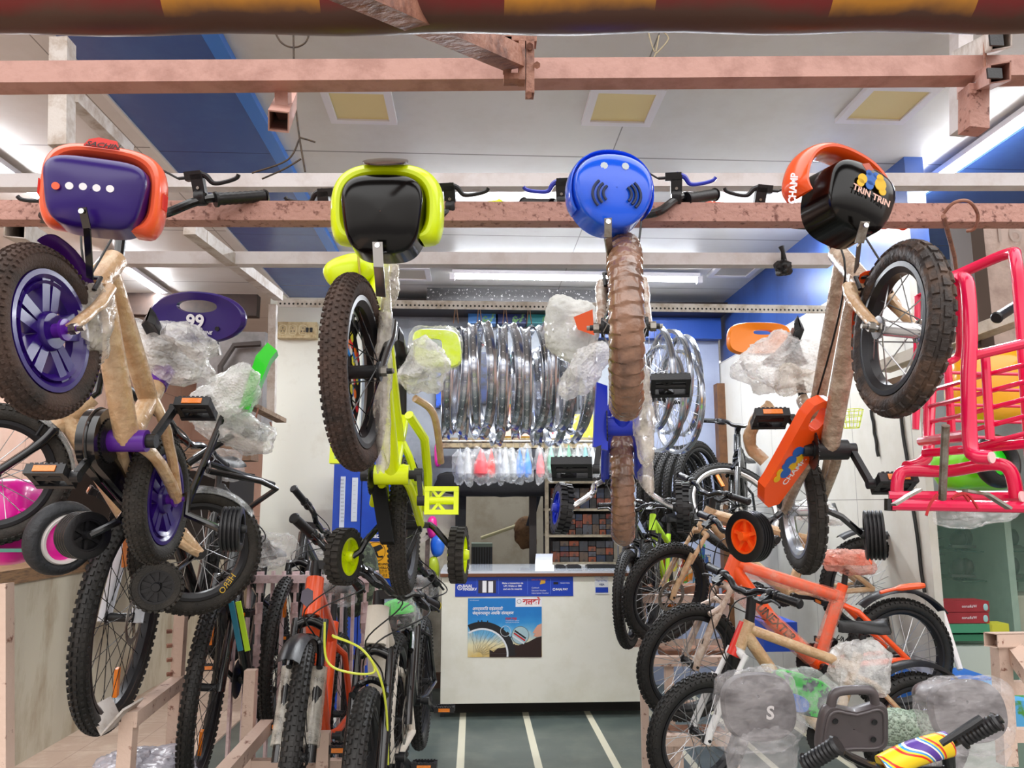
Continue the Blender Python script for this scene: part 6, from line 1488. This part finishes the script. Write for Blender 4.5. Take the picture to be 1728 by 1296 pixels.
# dark hill at the lower right
hp = [(X1, Y1), (X1, 1074), (905, 1076), (892, 1083), (875, 1089), (862, 1087), (855, 1092), (840, 1094), (833, 1100), (826, 1096), (826, Y1)]
MB().add([C(x, y)+V((0, -.0006, 0)) for x, y in hp], [tuple(range(len(hp)))]).build('hill_print', mat('hill_dark', '#2a1410', .5), po)
clipped_ring(814, 1104, 44, 55, mat('tyre_print', '#1b1a1f', .4), 1.5, 'tyre_print')
clipped_ring(814, 1104, 41, 44, mat('rim_print', '#e4e8ee', .4), 1.5, 'rim_print')
clipped_ring(814, 1104, 55, 57.5, mat('tyre_print', '#1b1a1f'), 1.5, 'tread_print', step=2, cond=lambda x, y: int(math.degrees(math.atan2(1104-y, x-814))) % 5 < 3)
mb = MB()
for i in range(26):
    a = math.radians(2+i*7); q = a+.5*(-1)**i
    p1 = (814+41*math.cos(a), 1104-41*math.sin(a)); p0 = (806+8*math.cos(q), 1107-7*math.sin(q))
    if X0 < p1[0] < X1 and p1[1] < Y1-1 and p0[0] > X0 and p0[1] < Y1: mb.beam(C(*p0)+V((0, -.0014, 0)), C(*p1)+V((0, -.0014, 0)), .0007, .0012, V((0, 1, 0)))
mb.build('spoke_print', mat('spoke_print', '#5a5a60', .4), po)
MB().lathe([(13.5*px1, 0), (13.5*px1, .0006)], C(878, 1072)+V((0, -.0018, 0)), (0, -1, 0), 36).build('lens_print', mat('lens_pale', '#a8c4cc', .4), po)
MB().ring(C(878, 1072)+V((0, -.002, 0)), (0, 1, 0), 13.5*px1, .5*px1, 36, 6, .3).build('lens_frame_print', mat('lens_frame', '#5a6a70', .4), po)
for cl_, o_ in (('#c8242c', 0), ('#1b1a1f', 4), ('#d8dce2', -5)):
    MB().beam(C(867+o_*.4, 1068-o_)+V((0, -.0026, 0)), C(886+o_*.3, 1081-o_)+V((0, -.0026, 0)), .011, .0012, V((0, 1, 0))).build('lens_section_print', mat('pr'+cl_[1:], cl_, .4), po)
MB().ring(C(853, 1065)+V((0, -.002, 0)), (0, 1, 0), 8*px1, .3*px1, 28, 6, .3).build('pointer_print', mat('rim_print', '#e4e8ee'), po)
hnd = [(X1, 1052), (907, 1055), (902, 1062), (899, 1068), (903, 1069), (900, 1073), (906, 1075), (X1, 1073)]
MB().add([C(x, y)+V((0, -.0024, 0)) for x, y in hnd], [tuple(range(len(hnd)))]).build('hand_print', mat('skin_print', '#d8a088', .5), po)
# things on the counter
t = thing('paper_roll', (C(918, 955).x, 5.95, ct+.012), 'curled white paper sheaf standing on the counter top', 'paper')
x0, x1 = W(903, 950, 5.95).x, W(932, 950, 5.95).x; z0 = ct+.012; zt_ = W(903, 935, 5.95).z
MB().grid(lambda u, v: V((x0+(x1-x0)*u+.01*v, 5.95+.05*math.sin(v*2.2), z0+(zt_-z0)*v)), 8, 8).build('sheet', mat('paper_white', '#e2e6f0', .6), t)
MB().grid(lambda u, v: V((x0+.005+(x1-x0)*u, 5.87+.03*v, z0+.045*v*(1-.3*u))), 8, 8).build('sheet', mat('paper_white', '#e2e6f0'), t)
for (xa, xb, lab) in ((936, 952, 'small black device nearest the paper on the counter'), (955, 978, 'black flat keyboard in the middle of the counter top'), (988, 1038, 'long dark tray at the right end of the counter top')):
    a, b_ = W(xa, 955, 6.05).x, W(xb, 955, 6.05).x; mb = MB().box((a, 5.95, ct+.012), (b_, 6.07, ct+.03)); mb.box((a+.01, 5.96, ct+.03), (b_-.01, 6.05, ct+.036))
    one('counter_device', mb, M_BLK, lab, 'device')
# door opening: grey heater, mop, etc.
t = thing('oil_radiator', W(815, 960, 7.0)*1-V((0, 0, .0)), 'dark ribbed radiator box behind the counter in front of the doorway', 'radiator')
a, b_ = W(795, 985, 7.0), W(831, 917, 7.0)
MB().box((a.x, 7.0, 0), (b_.x, 7.2, b_.z-.03)).build('core', M_BLK, t); MB().box((a.x, 6.97, b_.z-.03), (b_.x, 7.2, b_.z)).build('top_cap', mat('cap_grey', '#7a8a80', .5), t)
for i in range(8):
    x = a.x+(b_.x-a.x)*(i+.5)/8; MB().box((x-.006, 6.98, a.z), (x+.006, 7.0, b_.z-.03)).build('rib', mat('rib_grey', '#3a3d42', .5), t)
t = thing('mop', W(880, 930, 7.1), 'mop with a brown cloth head leaning across the doorway', 'mop')
MB().tube([W(812, 908, 7.2), W(872, 887, 7.1)], .016, 10).build('handle', mat('pale_wood', '#c9c09a', .6), t)
MB().sell(W(884, 898, 7.1), (.10, 0, .02), (0, .05, 0), (-.02, 0, .14), .8, .7, amp=.5, fr=9).build('mop_head', mat('brown_cloth', '#7a5c3e', .9, c2='#4b3524', ns=12, bump=.6, bs=30), t)
MB().beam(W(917, 800, 6.9), W(893, 888, 7.0), .06, .01, V((0, 1, 0))).build('strap', mat('dark_strap', '#2e3238', .6), t)
# dark cloth shape added at the doorway head to keep the passage dark
one('dark_bundle', MB().sell(W(860, 815, 6.6), (.62, 0, 0), (0, .08, 0), (0, 0, .11), .6, .8, amp=.3, fr=5), mat('black_cloth', '#121011', .9, bump=.4, bs=20), 'dark sheeting bundle added over the doorway under the bagged saddles to darken the passage', 'sheeting')
one('dark_curtain', MB().box((xd0-.05, 6.6, .9), (W(810, 900, 6.65).x-.12, 6.68, zt)).jitter(.01, 6), mat('black_cloth', '#121011'), 'dark covered stack left of the doorway behind the yellow training wheel', 'curtain')
# shelves right of the door
m_shf = mat('shelf_angle', '#8f8470', .5, .3, c2='#6b604e', ns=12)
sx0, sx1 = W(922, 900, 6.4).x, W(1045, 900, 6.4).x
t = thing('steel_shelf', ((sx0+sx1)/2, 6.5, 0), 'steel angle shelf unit of parts boxes behind the counter', 'shelf')
for y in (858, 902, 948, 812):
    z = W(980, y, 6.4).z; MB().box((sx0, 6.35, z-.02), (sx1, 6.68, z)).build('shelf_board', m_shf, t)
for x in (sx0, sx1): MB().box((x-.015, 6.34, 0), (x+.015, 6.37, 2.0)).build('upright', m_shf, t)
MB().box((sx0, 6.66, 0), (sx1, 6.7, 2.0)).build('back_sheet', mat('dark_back', '#2a2422', .8), t)
bcols = [('orange', '#6e3216'), ('brick red', '#5a2418'), ('grey', '#3f3f44'), ('dark blue', '#1a2234'), ('rust', '#6a3620'), ('brown', '#4a3a2c'), ('black', '#151414'), ('dark grey', '#2a2a2c')]
rowl = {902: 'middle shelf', 858: 'upper shelf', 948: 'lowest visible shelf'}
for y in (858, 902, 948):
    z = W(980, y, 6.4).z; x = sx0+.05; i = 0; 
    while x < sx1-.07:
        w = rnd.uniform(.05, .085); nst = rnd.choice((2, 3, 4)) if y != 858 else 2; h = .17/nst
        for q in range(nst):
            cn, ch = bcols[(i*3+q*2+y) % 8]
            cn2, _ = cn, 0
            one('parts_box', MB().box((x, 6.38, z+h*q+.001), (x+w-.006, 6.55, z+h*q+h-.004)), mat('box_'+cn.replace(' ', '_'), ch, .5, c2='#2b2422', ns=40, lo=.55, hi=.6), '%s parts box, %s up, %s stack from left, %s' % (cn, ['bottom', 'second', 'third', 'fourth'][q], ORD[i], rowl[y]), 'box', 'parts boxes on the steel shelf')
        x += w; i += 1
# row of bagged saddles and packets under the rims
SB = [(776, 'smoky', '#8a8c94'), (790, 'clear', '#c0c2c4'), (812, 'red and white', '#d84a50'), (829, 'bright red', '#e02a20'), (843, 'grey striped', '#9a9ea8'), (853, 'white', '#c8ccd2'), (866, 'silver', '#b0b4b8'), (877, 'blue', '#2a7ad8'), (890, 'light blue', '#3a8ae8'), (912, 'pink and blue', '#e8787a'), (930, 'green and grey', '#7fb8a0'), (946, 'pale green', '#a8c8b8'), (960, 'dark green', '#5a9a7a'), (975, 'grey', '#a8aeb0'), (988, 'blue-green', '#6aa8a8'), (1000, 'silver-grey', '#b4b8bc')]
for i, (x, nm, ch) in enumerate(SB):
    big = x == 812; hh = 48 if i < 10 else 36; yb = 758
    t = thing('bagged_saddle', W(x, yb+hh, 6.2), '%s saddle in a clear bag, %s from left under the rims' % (nm, ORD[i]), 'saddle', 'bagged saddles under the hanging rims')
    c = W(x, yb+hh*.55, 6.2); w = .075 if big else .042
    MB().lathe([(.004, .13), (w*.35, .08), (w*.8, .0), (w*.85, -.07), (w*.3, -.1)], c, (0, 0, 1), 12).build('saddle', mat('sad_'+nm.replace(' ', '_'), ch, .4), t)
    mb = MB(); wrap_blob(mb, c-V((0, 0, .01)), V((w*1.25, 0, 0)), V((0, .05, 0)), V((0, 0, .14)), i+80, .4, .9, 14); mb.build('clear_bag', M_CLEAR, t)
    MB().tube([W(x, yb-12, 6.2), W(x, yb+8, 6.2)], .0025, 5).build('hanger', M_STEEL, t)
one('hanging_rail', MB().tube([W(740, 745, 6.25), W(1020, 745, 6.25)], .012, 8), M_STEEL, 'steel rail the bagged saddles hang from', 'rail')
# framed picture and cards on the shelf above
t = thing('framed_picture', W(890, 742, 6.55), 'gold-framed reddish picture behind the hanging rims', 'picture')
a, b_ = W(838, 742, 6.55), W(918, 682, 6.55)
MB().box((a.x, 6.55, a.z), (b_.x, 6.57, b_.z)).build('frame', mat('gilt', '#c49a3a', .3, .7), t)
MB().box((a.x+.03, 6.54, a.z+.03), (b_.x-.03, 6.55, b_.z-.03)).build('picture', mat('pic_red', '#d8b0a0', .5, c2='#b86a58', ns=5, lo=.5, hi=.55), t)
one('card_sign', MB().box(W(919, 749, 6.5), W(962, 722, 6.52)), mat('card_red', '#d8d0d4', .5, c2='#c8303a', ns=9, lo=.55, hi=.57), 'white card with a red print beside the gold frame', 'card')
one('card_sign', MB().box(W(962, 738, 6.5), W(1000, 700, 6.52)), mat('card_yel', '#e8c83a', .5, c2='#e8e0b0', ns=12, lo=.55, hi=.6), 'yellow printed card right of the red one', 'card')
one('shelf_edge', MB().box(W(735, 755, 6.45), W(1010, 742, 6.6)), m_perf if False else mat('shelf_edge', '#9a8a6a', .5, c2='#5a4c38', ns=30), 'perforated shelf edge behind the rims, above the bagged saddles', 'shelf')
# bicycle frames, coloured parts hung behind the rims
pcs = [('blue', '#2a5ac8'), ('yellow', '#d8b82a'), ('teal', '#2a8a8a'), ('black', '#1a1a1e'), ('grey', '#5a5e66'), ('dark blue', '#22305a')]
for i in range(18):
    cn, ch = pcs[i % 6]; px = 742+i*15; y0 = 585+rnd.uniform(-10, 20)
    one('packaged_part', MB().obox(W(px, y0+60, 6.675), (.028, 0, 0), (0, .022, 0), (.0, 0, .26+rnd.uniform(-.08, .05))), mat('pack_'+cn.replace(' ', '_'), ch, .3, c2='#1a1c22', ns=14, lo=.45, hi=.6), '%s packaged part, %s from the left behind the hanging rims' % (cn, (ORD+['eighteenth'])[i]), 'packet', 'packaged parts behind the rims')
# band of colourful boxes above, under the perforated beam
bx = [('blue and green', '#3a7ac0'), ('navy', '#1e2f6a'), ('teal', '#2a8a90'), ('sky blue', '#4a90c8'), ('dark blue', '#243a7a')]
x = 790
for i, (cn, ch) in enumerate(bx):
    one('display_box', MB().box(W(x, 545, 6.55), W(x+46, 525, 6.697)), mat('dbox_'+cn.replace(' ', '_'), ch, .4, c2='#7fb86a', ns=8, lo=.6, hi=.62), cn+' carton in the row just under the perforated beam, '+ORD[i]+' from the left', 'carton', 'cartons under the perforated beam'); x += 50
# black band and cards above the beam
one('card_rail', MB().box(W(720, 513, 6.2), W(1010, 492, 6.25)), mat('card_band', '#2a2828', .5, c2='#b8b4b0', ns=45, lo=.6, hi=.62), 'dark rail crowded with small pale cards above the perforated beam', 'rail')
# blue partition left of the aisle with its notices
m_bp = mat('blue_laminate', '#1640a8', .25, c2='#1a4ab4', ns=3)
bl, brx = W(560, 900, 5.9), W(690, 900, 5.9); bt = W(600, 768, 5.9).z
t = thing('blue_cabinet', ((bl.x+brx.x)/2, 6.0, 0), 'tall blue laminate cabinet left of the aisle, with notices', 'cabinet')
MB().box((bl.x, 5.92, 0), (brx.x, 6.4, bt)).build('body', m_bp, t)
MB().box((bl.x, 5.9, 0), (W(607, 900, 5.9).x, 5.92, bt)).build('door', m_bp, t)
MB().box((W(609, 900, 5.9).x, 5.9, 0), (brx.x, 5.92, bt)).build('door', m_bp, t)
for x in ((562, 588), (607, 690)):
    a, b_ = W(x[0], 1008, 5.89), W(x[1], 1000, 5.89); MB().box((a.x, 5.885, a.z), (b_.x, 5.9, b_.z)).build('silver_band', mat('silver_band', '#b8bac0', .4), t)
def note(x0, y0, x1, y1, m_, nm, lab, cat='notice'):
    tt = thing(nm, W((x0+x1)/2, y1, 5.89), lab, cat); a, b_ = W(x0, y1, 5.89), W(x1, y0, 5.89)
    MB().box((a.x, 5.894, a.z), (b_.x, 5.9, b_.z)).build('sheet', m_, tt); return tt
YN = 5.892
def tn(body, x, y, h, m_, par, **k): return text('lettering', body, W(x, y, YN), UX, UY, h*m_px(1, YN), m_, par, **k)
nt = note(572, 804, 583, 890, mat('label_white', '#c4ccd8', .5), 'label_strip', 'tall white printed label strip on the blue cabinet, left one')
for i in range(12): tn('≡≡', 577.5, 810+i*6.3, 3.2, mat('label_ink', '#5a6478', .5), nt)
nt = note(592, 806, 604, 880, mat('label_white', '#c4ccd8'), 'label_strip', 'white label strip on the blue cabinet right of the taller one')
for i in range(9): tn('—', 598, 812+i*7.5, 3, mat('label_ink', '#5a6478'), nt)
nt = note(618, 900, 690, 911, mat('sign_navy', '#12357c', .4), 'price_sign', 'navy FIXED PRICE sign above the camera notice'); tn('FIXED PRICE', 621, 905.5, 5, m_wht, nt, align='LEFT', bold=.03)
nt = note(611, 914, 672, 976, mat('notice_amber', '#e0a01c', .4), 'camera_notice', 'amber CCTV surveillance notice on the blue cabinet')
px2 = m_px(1, YN)
MB().ring(W(634, 931, YN), (0, 1, 0), 15.5*px2, .4*px2, 36, 6, .3).build('circle_mark', m_blkp, nt)
c = W(634, 928, YN); MB().prism([(-12, 2), (8, 9), (12, 3), (-6, -7), (-12, -5)], c, UX*px2, UY*px2, .002).prism([(2, -3), (5, -10), (12, -9), (12, -12), (3, -12), (-1, -5)], c, UX*px2, UY*px2, .002).build('camera_mark', m_blkp, nt)
MB().box(W(624, 932, YN-.001), W(631, 927, YN-.002)).build('camera_lens', mat('notice_amber', '#e0a01c'), nt)
tn('YOU ARE UNDER', 641, 952, 3.4, m_blkp, nt, bold=.02); tn('CCTV SURVEILLANCE', 641, 958, 3.4, m_blkp, nt, bold=.02); tn('आप सी.सी.टी.वी. की', 641, 964.5, 3.6, m_blkp, nt); tn('निगरानी में है', 641, 971.5, 3.6, m_blkp, nt)
# camouflage jacket
t = thing('camouflage_jacket', W(608, 1060, 5.5), 'dark camouflage jacket hanging against the blue cabinet', 'jacket')
m_cam = mat('camouflage', '#23281f', .9, c2='#454d3a', ns=28, lo=.5, hi=.54, bump=.5, bs=40)
mb = MB(); mb.tube(smooth([W(597, 922, 5.6), W(612, 935, 5.55), W(622, 980, 5.5), W(628, 1020, 5.48), W(624, 1060, 5.48)], 5), [.07]*3+[.085]*8+[.075]*5+[.07]*5, 16); mb.jitter(.012, 14, 3).build('sleeve', m_cam, t)
mb = MB(); mb.sell(W(598, 975, 5.65), (.07, 0, 0), (0, .09, 0), (0, 0, .26), .6, .8, amp=.15, fr=8).build('body', m_cam, t)
# strings of sachets, ladder, raincoats
t = thing('sachet_strings', W(688, 1150, 5.5), 'strings of small clear sachets hanging at the edge of the blue cabinet', 'sachets'); 
mb = MB(); nn = 0
for i in range(90):
    c = W(682+rnd.uniform(-10, 16), 1000+i*1.75, 5.6-rnd.uniform(0, .12)); mb.sell(c, (.02, 0, 0), (0, .012, 0), (0, 0, .022), .9, .9, nu=8, nv=6, amp=.6, fr=40, seed=i)
s_ = mb.build('sachets', mat('sachet', '#a8a6a4', .2, alpha=.7, c2='#6a6664', ns=20), t); s_['kind'] = 'stuff'
for (y0, y1) in ((995, 1030), (1042, 1060), (1082, 1094)): MB().box(W(665, y1, 5.7), W(674, y0, 5.72)).build('hanging_card', mat('card_orange', '#d8501c', .5, c2='#e8b08a', ns=25), t)
t = thing('step_ladder', W(712, 1140, 6.2), 'narrow dark wooden ladder leaning on the wall left of the counter', 'ladder')
m_lad = mat('ladder_wood', '#4b3a30', .7, c2='#6f5a4a', ns=14)
for (a, b_) in (((702, 900), (700, 1135)), ((722, 900), (716, 1125))): MB().beam(W(*a, 6.5), W(*b_, 6.2), .035, .05).build('rail', m_lad, t)
for i in range(5): MB().beam(W(702, 920+i*50, 6.4-.03*i), W(722, 905+i*50, 6.46-.03*i), .03, .03).build('rung', mat('rung_pale', '#b0a494', .6), t)
for (x, y, w, h, cn, ch, nm, lab) in ((731, 965, .05, .12, '', '#b8c81e', 'knee_guard_pack', 'lime and navy guard pack hanging left of the counter'), (738, 920, .055, .09, '', '#1f6ad0', 'helmet', 'blue helmet hanging at the left end of the counter'),
        (729, 890, .045, .09, '', '#e81f8a', 'pink_bag', 'pink bag hanging above the helmets beside the yellow wheel'), (729, 1000, .05, .14, '', '#14161a', 'black_pouch', 'black pouch hanging under the lime pack'), (740, 765, .035, .12, '', '#f01f9a', 'pink_cone', 'hot pink cone-shaped cushion beside the yellow pedal')):
    one(nm, MB().sell(W(x, y, 6.45), (w, 0, 0), (0, .06, 0), (0, 0, h), .8, .8, amp=.2, fr=9), mat('c'+ch[1:], ch, .35, coat=.3), lab, nm.split('_')[-1])
# ================================================================ GLASS SHOWCASE AT THE RIGHT
gy = 4.3
ga, gb = W(1577, 1170, gy), W(1760, 862, gy)
t = thing('glass_showcase', (W(1660, 1100, gy).x, 4.6, 0), 'green-tinted glass showcase of shoes and boxes at the right edge', 'showcase')
m_gf = mat('pale_green_board', '#a9bfb0', .5, c2='#93ab9b', ns=3)
x0, x1 = ga.x, 4.3; zt_ = gb.z; 
MB().box((x0, 5.05, 0), (x1, 5.1, zt_)).build('back_board', m_gf, t)
MB().box((x0-.02, gy, 0), (x0, 5.1, zt_)).build('side_panel', m_gf, t)
MB().box((x0, gy, zt_), (x1, 5.1, zt_+.02)).build('top_board', m_gf, t)
MB().box((x0, gy, 0), (x1, 5.1, W(1600, 1190, gy).z)).build('base', mat('base_green', '#7f9486', .6), t)
xm = W(1655, 1000, 4.7).x
MB().box((xm-.02, gy+.1, 0), (xm+.02, 5.05, zt_)).build('divider', m_gf, t)
shelves = (928, 977)
for y in shelves:
    z = W(1660, y, 4.7).z; MB().box((W(1607, y, 4.7).x, 4.6, z-.008), (x1, 5.04, z)).build('glass_shelf', mat('shelf_glass', '#3f5a50', .1, alpha=.85), t)
for i in range(6):
    z = W(1590, 880+i*14, 5.0).z; MB().box((x0+.01, 5.0, z-.004), (W(1605, 900, 5.0).x, 5.04, z)).build('slat_line', mat('slat_dark', '#2b3a33', .6), t)
MB().box((x0+.01, gy+.03, 0.02), (x1, gy+.036, zt_)).build('glass_pane', mat('green_pane', '#8fb8a6', .05, alpha=.10, coat=.3), t)
k_ = 0
for y in shelves+(1010,):
    for x in (1618, 1630, 1672, 1690, 1706):
        if y == 1010 and x < 1690: continue
        z = W(x, y, 4.75).z; c = V((W(x, y, 4.75).x, 4.75, z+.02)); k_ += 1
        tt = thing('shoe', c-V((0, 0, .02)), ['dark leather sandal', 'black sports shoe', 'dark grey trainer with a red flash', 'black slip-on shoe', 'brown-black shoe'][(1618, 1630, 1672, 1690, 1706).index(x)]+' on the '+{928: 'upper', 977: 'middle', 1010: 'lower'}[y]+' glass shelf of the showcase', 'shoe', 'shoes in the glass showcase')
        MB().sell(c+V((0, 0, .045)), (.032, -.03, .035), (.02, .05, 0), (-.015, 0, .05), .8, .8, amp=.2, fr=12, seed=k_).build('upper', [mat('shoe_dark', '#2a2628', .5), mat('shoe_red', '#3a2628', .5, c2='#a83a30', ns=14, lo=.6, hi=.62)][(k_ % 4) == 3], tt)
        MB().obox(c+V((0, 0, .003)), (.035, -.03, .0), (.022, .055, 0), (0, 0, .008)).build('sole', mat('sole_grey', '#5a5856', .6), tt)
# boxes in front of / in the showcase
m_mar = mat('maroon_card', '#8f1f28', .45, c2='#9c2832', ns=5)
for i, y in enumerate((1050, 1031)):
    a, b_ = W(1610, y, 4.16), W(1660, y-19, 4.16); tt = thing('shoe_box', ((a.x+b_.x)/2, 4.2, a.z), ['lower', 'upper'][i]+' of two maroon shoe boxes with pale lettering by the glass showcase', 'box', 'maroon shoe boxes')
    MB().box((a.x-.08, 4.12, a.z), (b_.x, 4.24, b_.z-.002)).build('carton', m_mar, tt)
    text('lettering', 'Walkaroo', V(((a.x+b_.x)/2-.025, 4.118, (a.z+b_.z)/2)), (-1, 0, 0), (0, 0, 1), .014, m_wht, tt)
    MB().sell(V((b_.x-.02, 4.119, (a.z+b_.z)/2-.005)), (.013, 0, 0), (0, .002, 0), (0, 0, .018), .8, .8, nu=12, nv=8).build('figure_print', mat('aqua_print', '#9ac4c4', .5), tt)
for (x0_, x1_, y0_, y1_, Y_, ch, nm, lab) in ((1602, 1672, 1053, 1068, 4.1, '#3f8f6a', 'shoe_box', 'green shoe box with a yellow lid just below the maroon ones'), (1606, 1665, 1070, 1082, 4.12, '#2f7a58', 'shoe_box', 'dark green flat shoe box above the white carton'),
        (1612, 1690, 1090, 1318, 4.1, '#b9c4ba', 'storage_carton', 'pale carton at the foot of the showcase'), (1672, 1700, 1052, 1080, 4.1, '#c4c43a', 'shoe_box', 'yellow box standing right of the green shoe boxes')):
    mb = MB().box(W(x0_, y1_, Y_), W(x1_, y0_, Y_+.01)+V((0, .08, 0))); one(nm, mb, mat('bx'+ch[1:], ch, .5), lab, 'box')
for (x0_, x1_, y0_, y1_, Y_, ch, nm, lab, tb) in ((1540, 1678, 1145, 1200, 3.75, '#1c6fd0', 'blue_carton', 'bright blue long carton with a red label behind the white-forked bicycle\'s rear wheel', 1), (1650, 1740, 1170, 1220, 3.4, '#3aa0dc', 'blue_carton', 'light blue carton at the right behind the wrapped seat back', 0),
        (1510, 1572, 1005, 1026, 4.1, '#c0905c', 'brown_carton', 'brown cardboard carton with a colourful label below the orange mudguard tip', 2), (1290, 1345, 1050, 1100, 4.1, '#1a4ab8', 'blue_bucket', 'deep blue box between the frames of the orange bicycle', 0), (1500, 1560, 1060, 1110, 4.3, '#a87c54', 'brown_carton', 'large brown carton behind the orange bicycle\'s rear wheel', 0), (1655-80, 1600, 1080, 1120, 4.0, '#1c60b8', 'blue_carton', 'blue carton standing by the mop stick at the showcase', 0)):
    a, b_ = W(x0_, y1_, Y_), W(x1_, y0_, Y_); tt = thing(nm, ((a.x+b_.x)/2, Y_+.12, a.z), lab, 'carton')
    MB().box((a.x, Y_, a.z), (b_.x, Y_+.25, b_.z)).build('carton', mat('bx'+ch[1:], ch, .45), tt)
    if tb == 1:
        p, q = W(1640, 1160, Y_-.001), W(1672, 1150, Y_-.001); MB().box((p.x, Y_-.003, p.z), (q.x, Y_, q.z)).build('label', m_wht, tt); text('lettering', 'Hero', W(1649, 1155, Y_-.004), UX, UY, .016, m_rt, tt, bold=.04)
    if tb == 2:
        p, q = W(1540, 1024, Y_-.001), W(1570, 1007, Y_-.001); MB().box((p.x, Y_-.003, p.z), (q.x, Y_, q.z)).build('label', m_wht, tt); MB().ring(W(1559, 1015, Y_-.004), (0, 1, 0), .014, .006, 20, 6, .2).build('ring_print', mat('yellow_print', '#e8b81c'), tt)
t = thing('squeegee', W(1620, 1130, 3.7), 'white-handled floor squeegee with a teal head leaning at the showcase', 'squeegee')
MB().tube([W(1583, 1010, 3.85), W(1620, 1130, 3.68)], .014, 10).build('handle', mat('white_plastic', '#ece6e4'), t)
MB().tube([W(1574, 992, 3.87), W(1580, 1003, 3.86), W(1584, 1015, 3.85)], [.02, .024, .018], 10).build('head', mat('teal_plastic', '#4fc0b4', .4), t)

# paper flag on the cream wall, cream bucket in the showcase
t = thing('paper_flag', W(446, 682, 6.58), 'small faded saffron, white and green paper flag stuck on the cream wall', 'flag')
for i, (c_, n_) in enumerate((('#e08a4a', 'saffron'), ('#e4e2d8', 'white'), ('#5f9a78', 'green'))):
    o_ = i
    MB().grid(lambda u, v: W(440+14*u, 658+8*o_+8*v+3*math.sin(u*3), 6.585), 8, 3).build(n_+'_band', mat('flag_'+n_, c_, .6), t)
t = thing('bucket', W(1705, 1085, 4.5), 'cream plastic bucket inside the glass showcase at the right edge', 'bucket')
MB().lathe([(.0, -.22), (.10, -.22), (.135, .12), (.142, .12), (.142, .135), (.13, .135)], W(1715, 1040, 4.6), (0, 0, 1), 32).build('body', mat('cream_plastic', '#c4c0ac', .4), t)
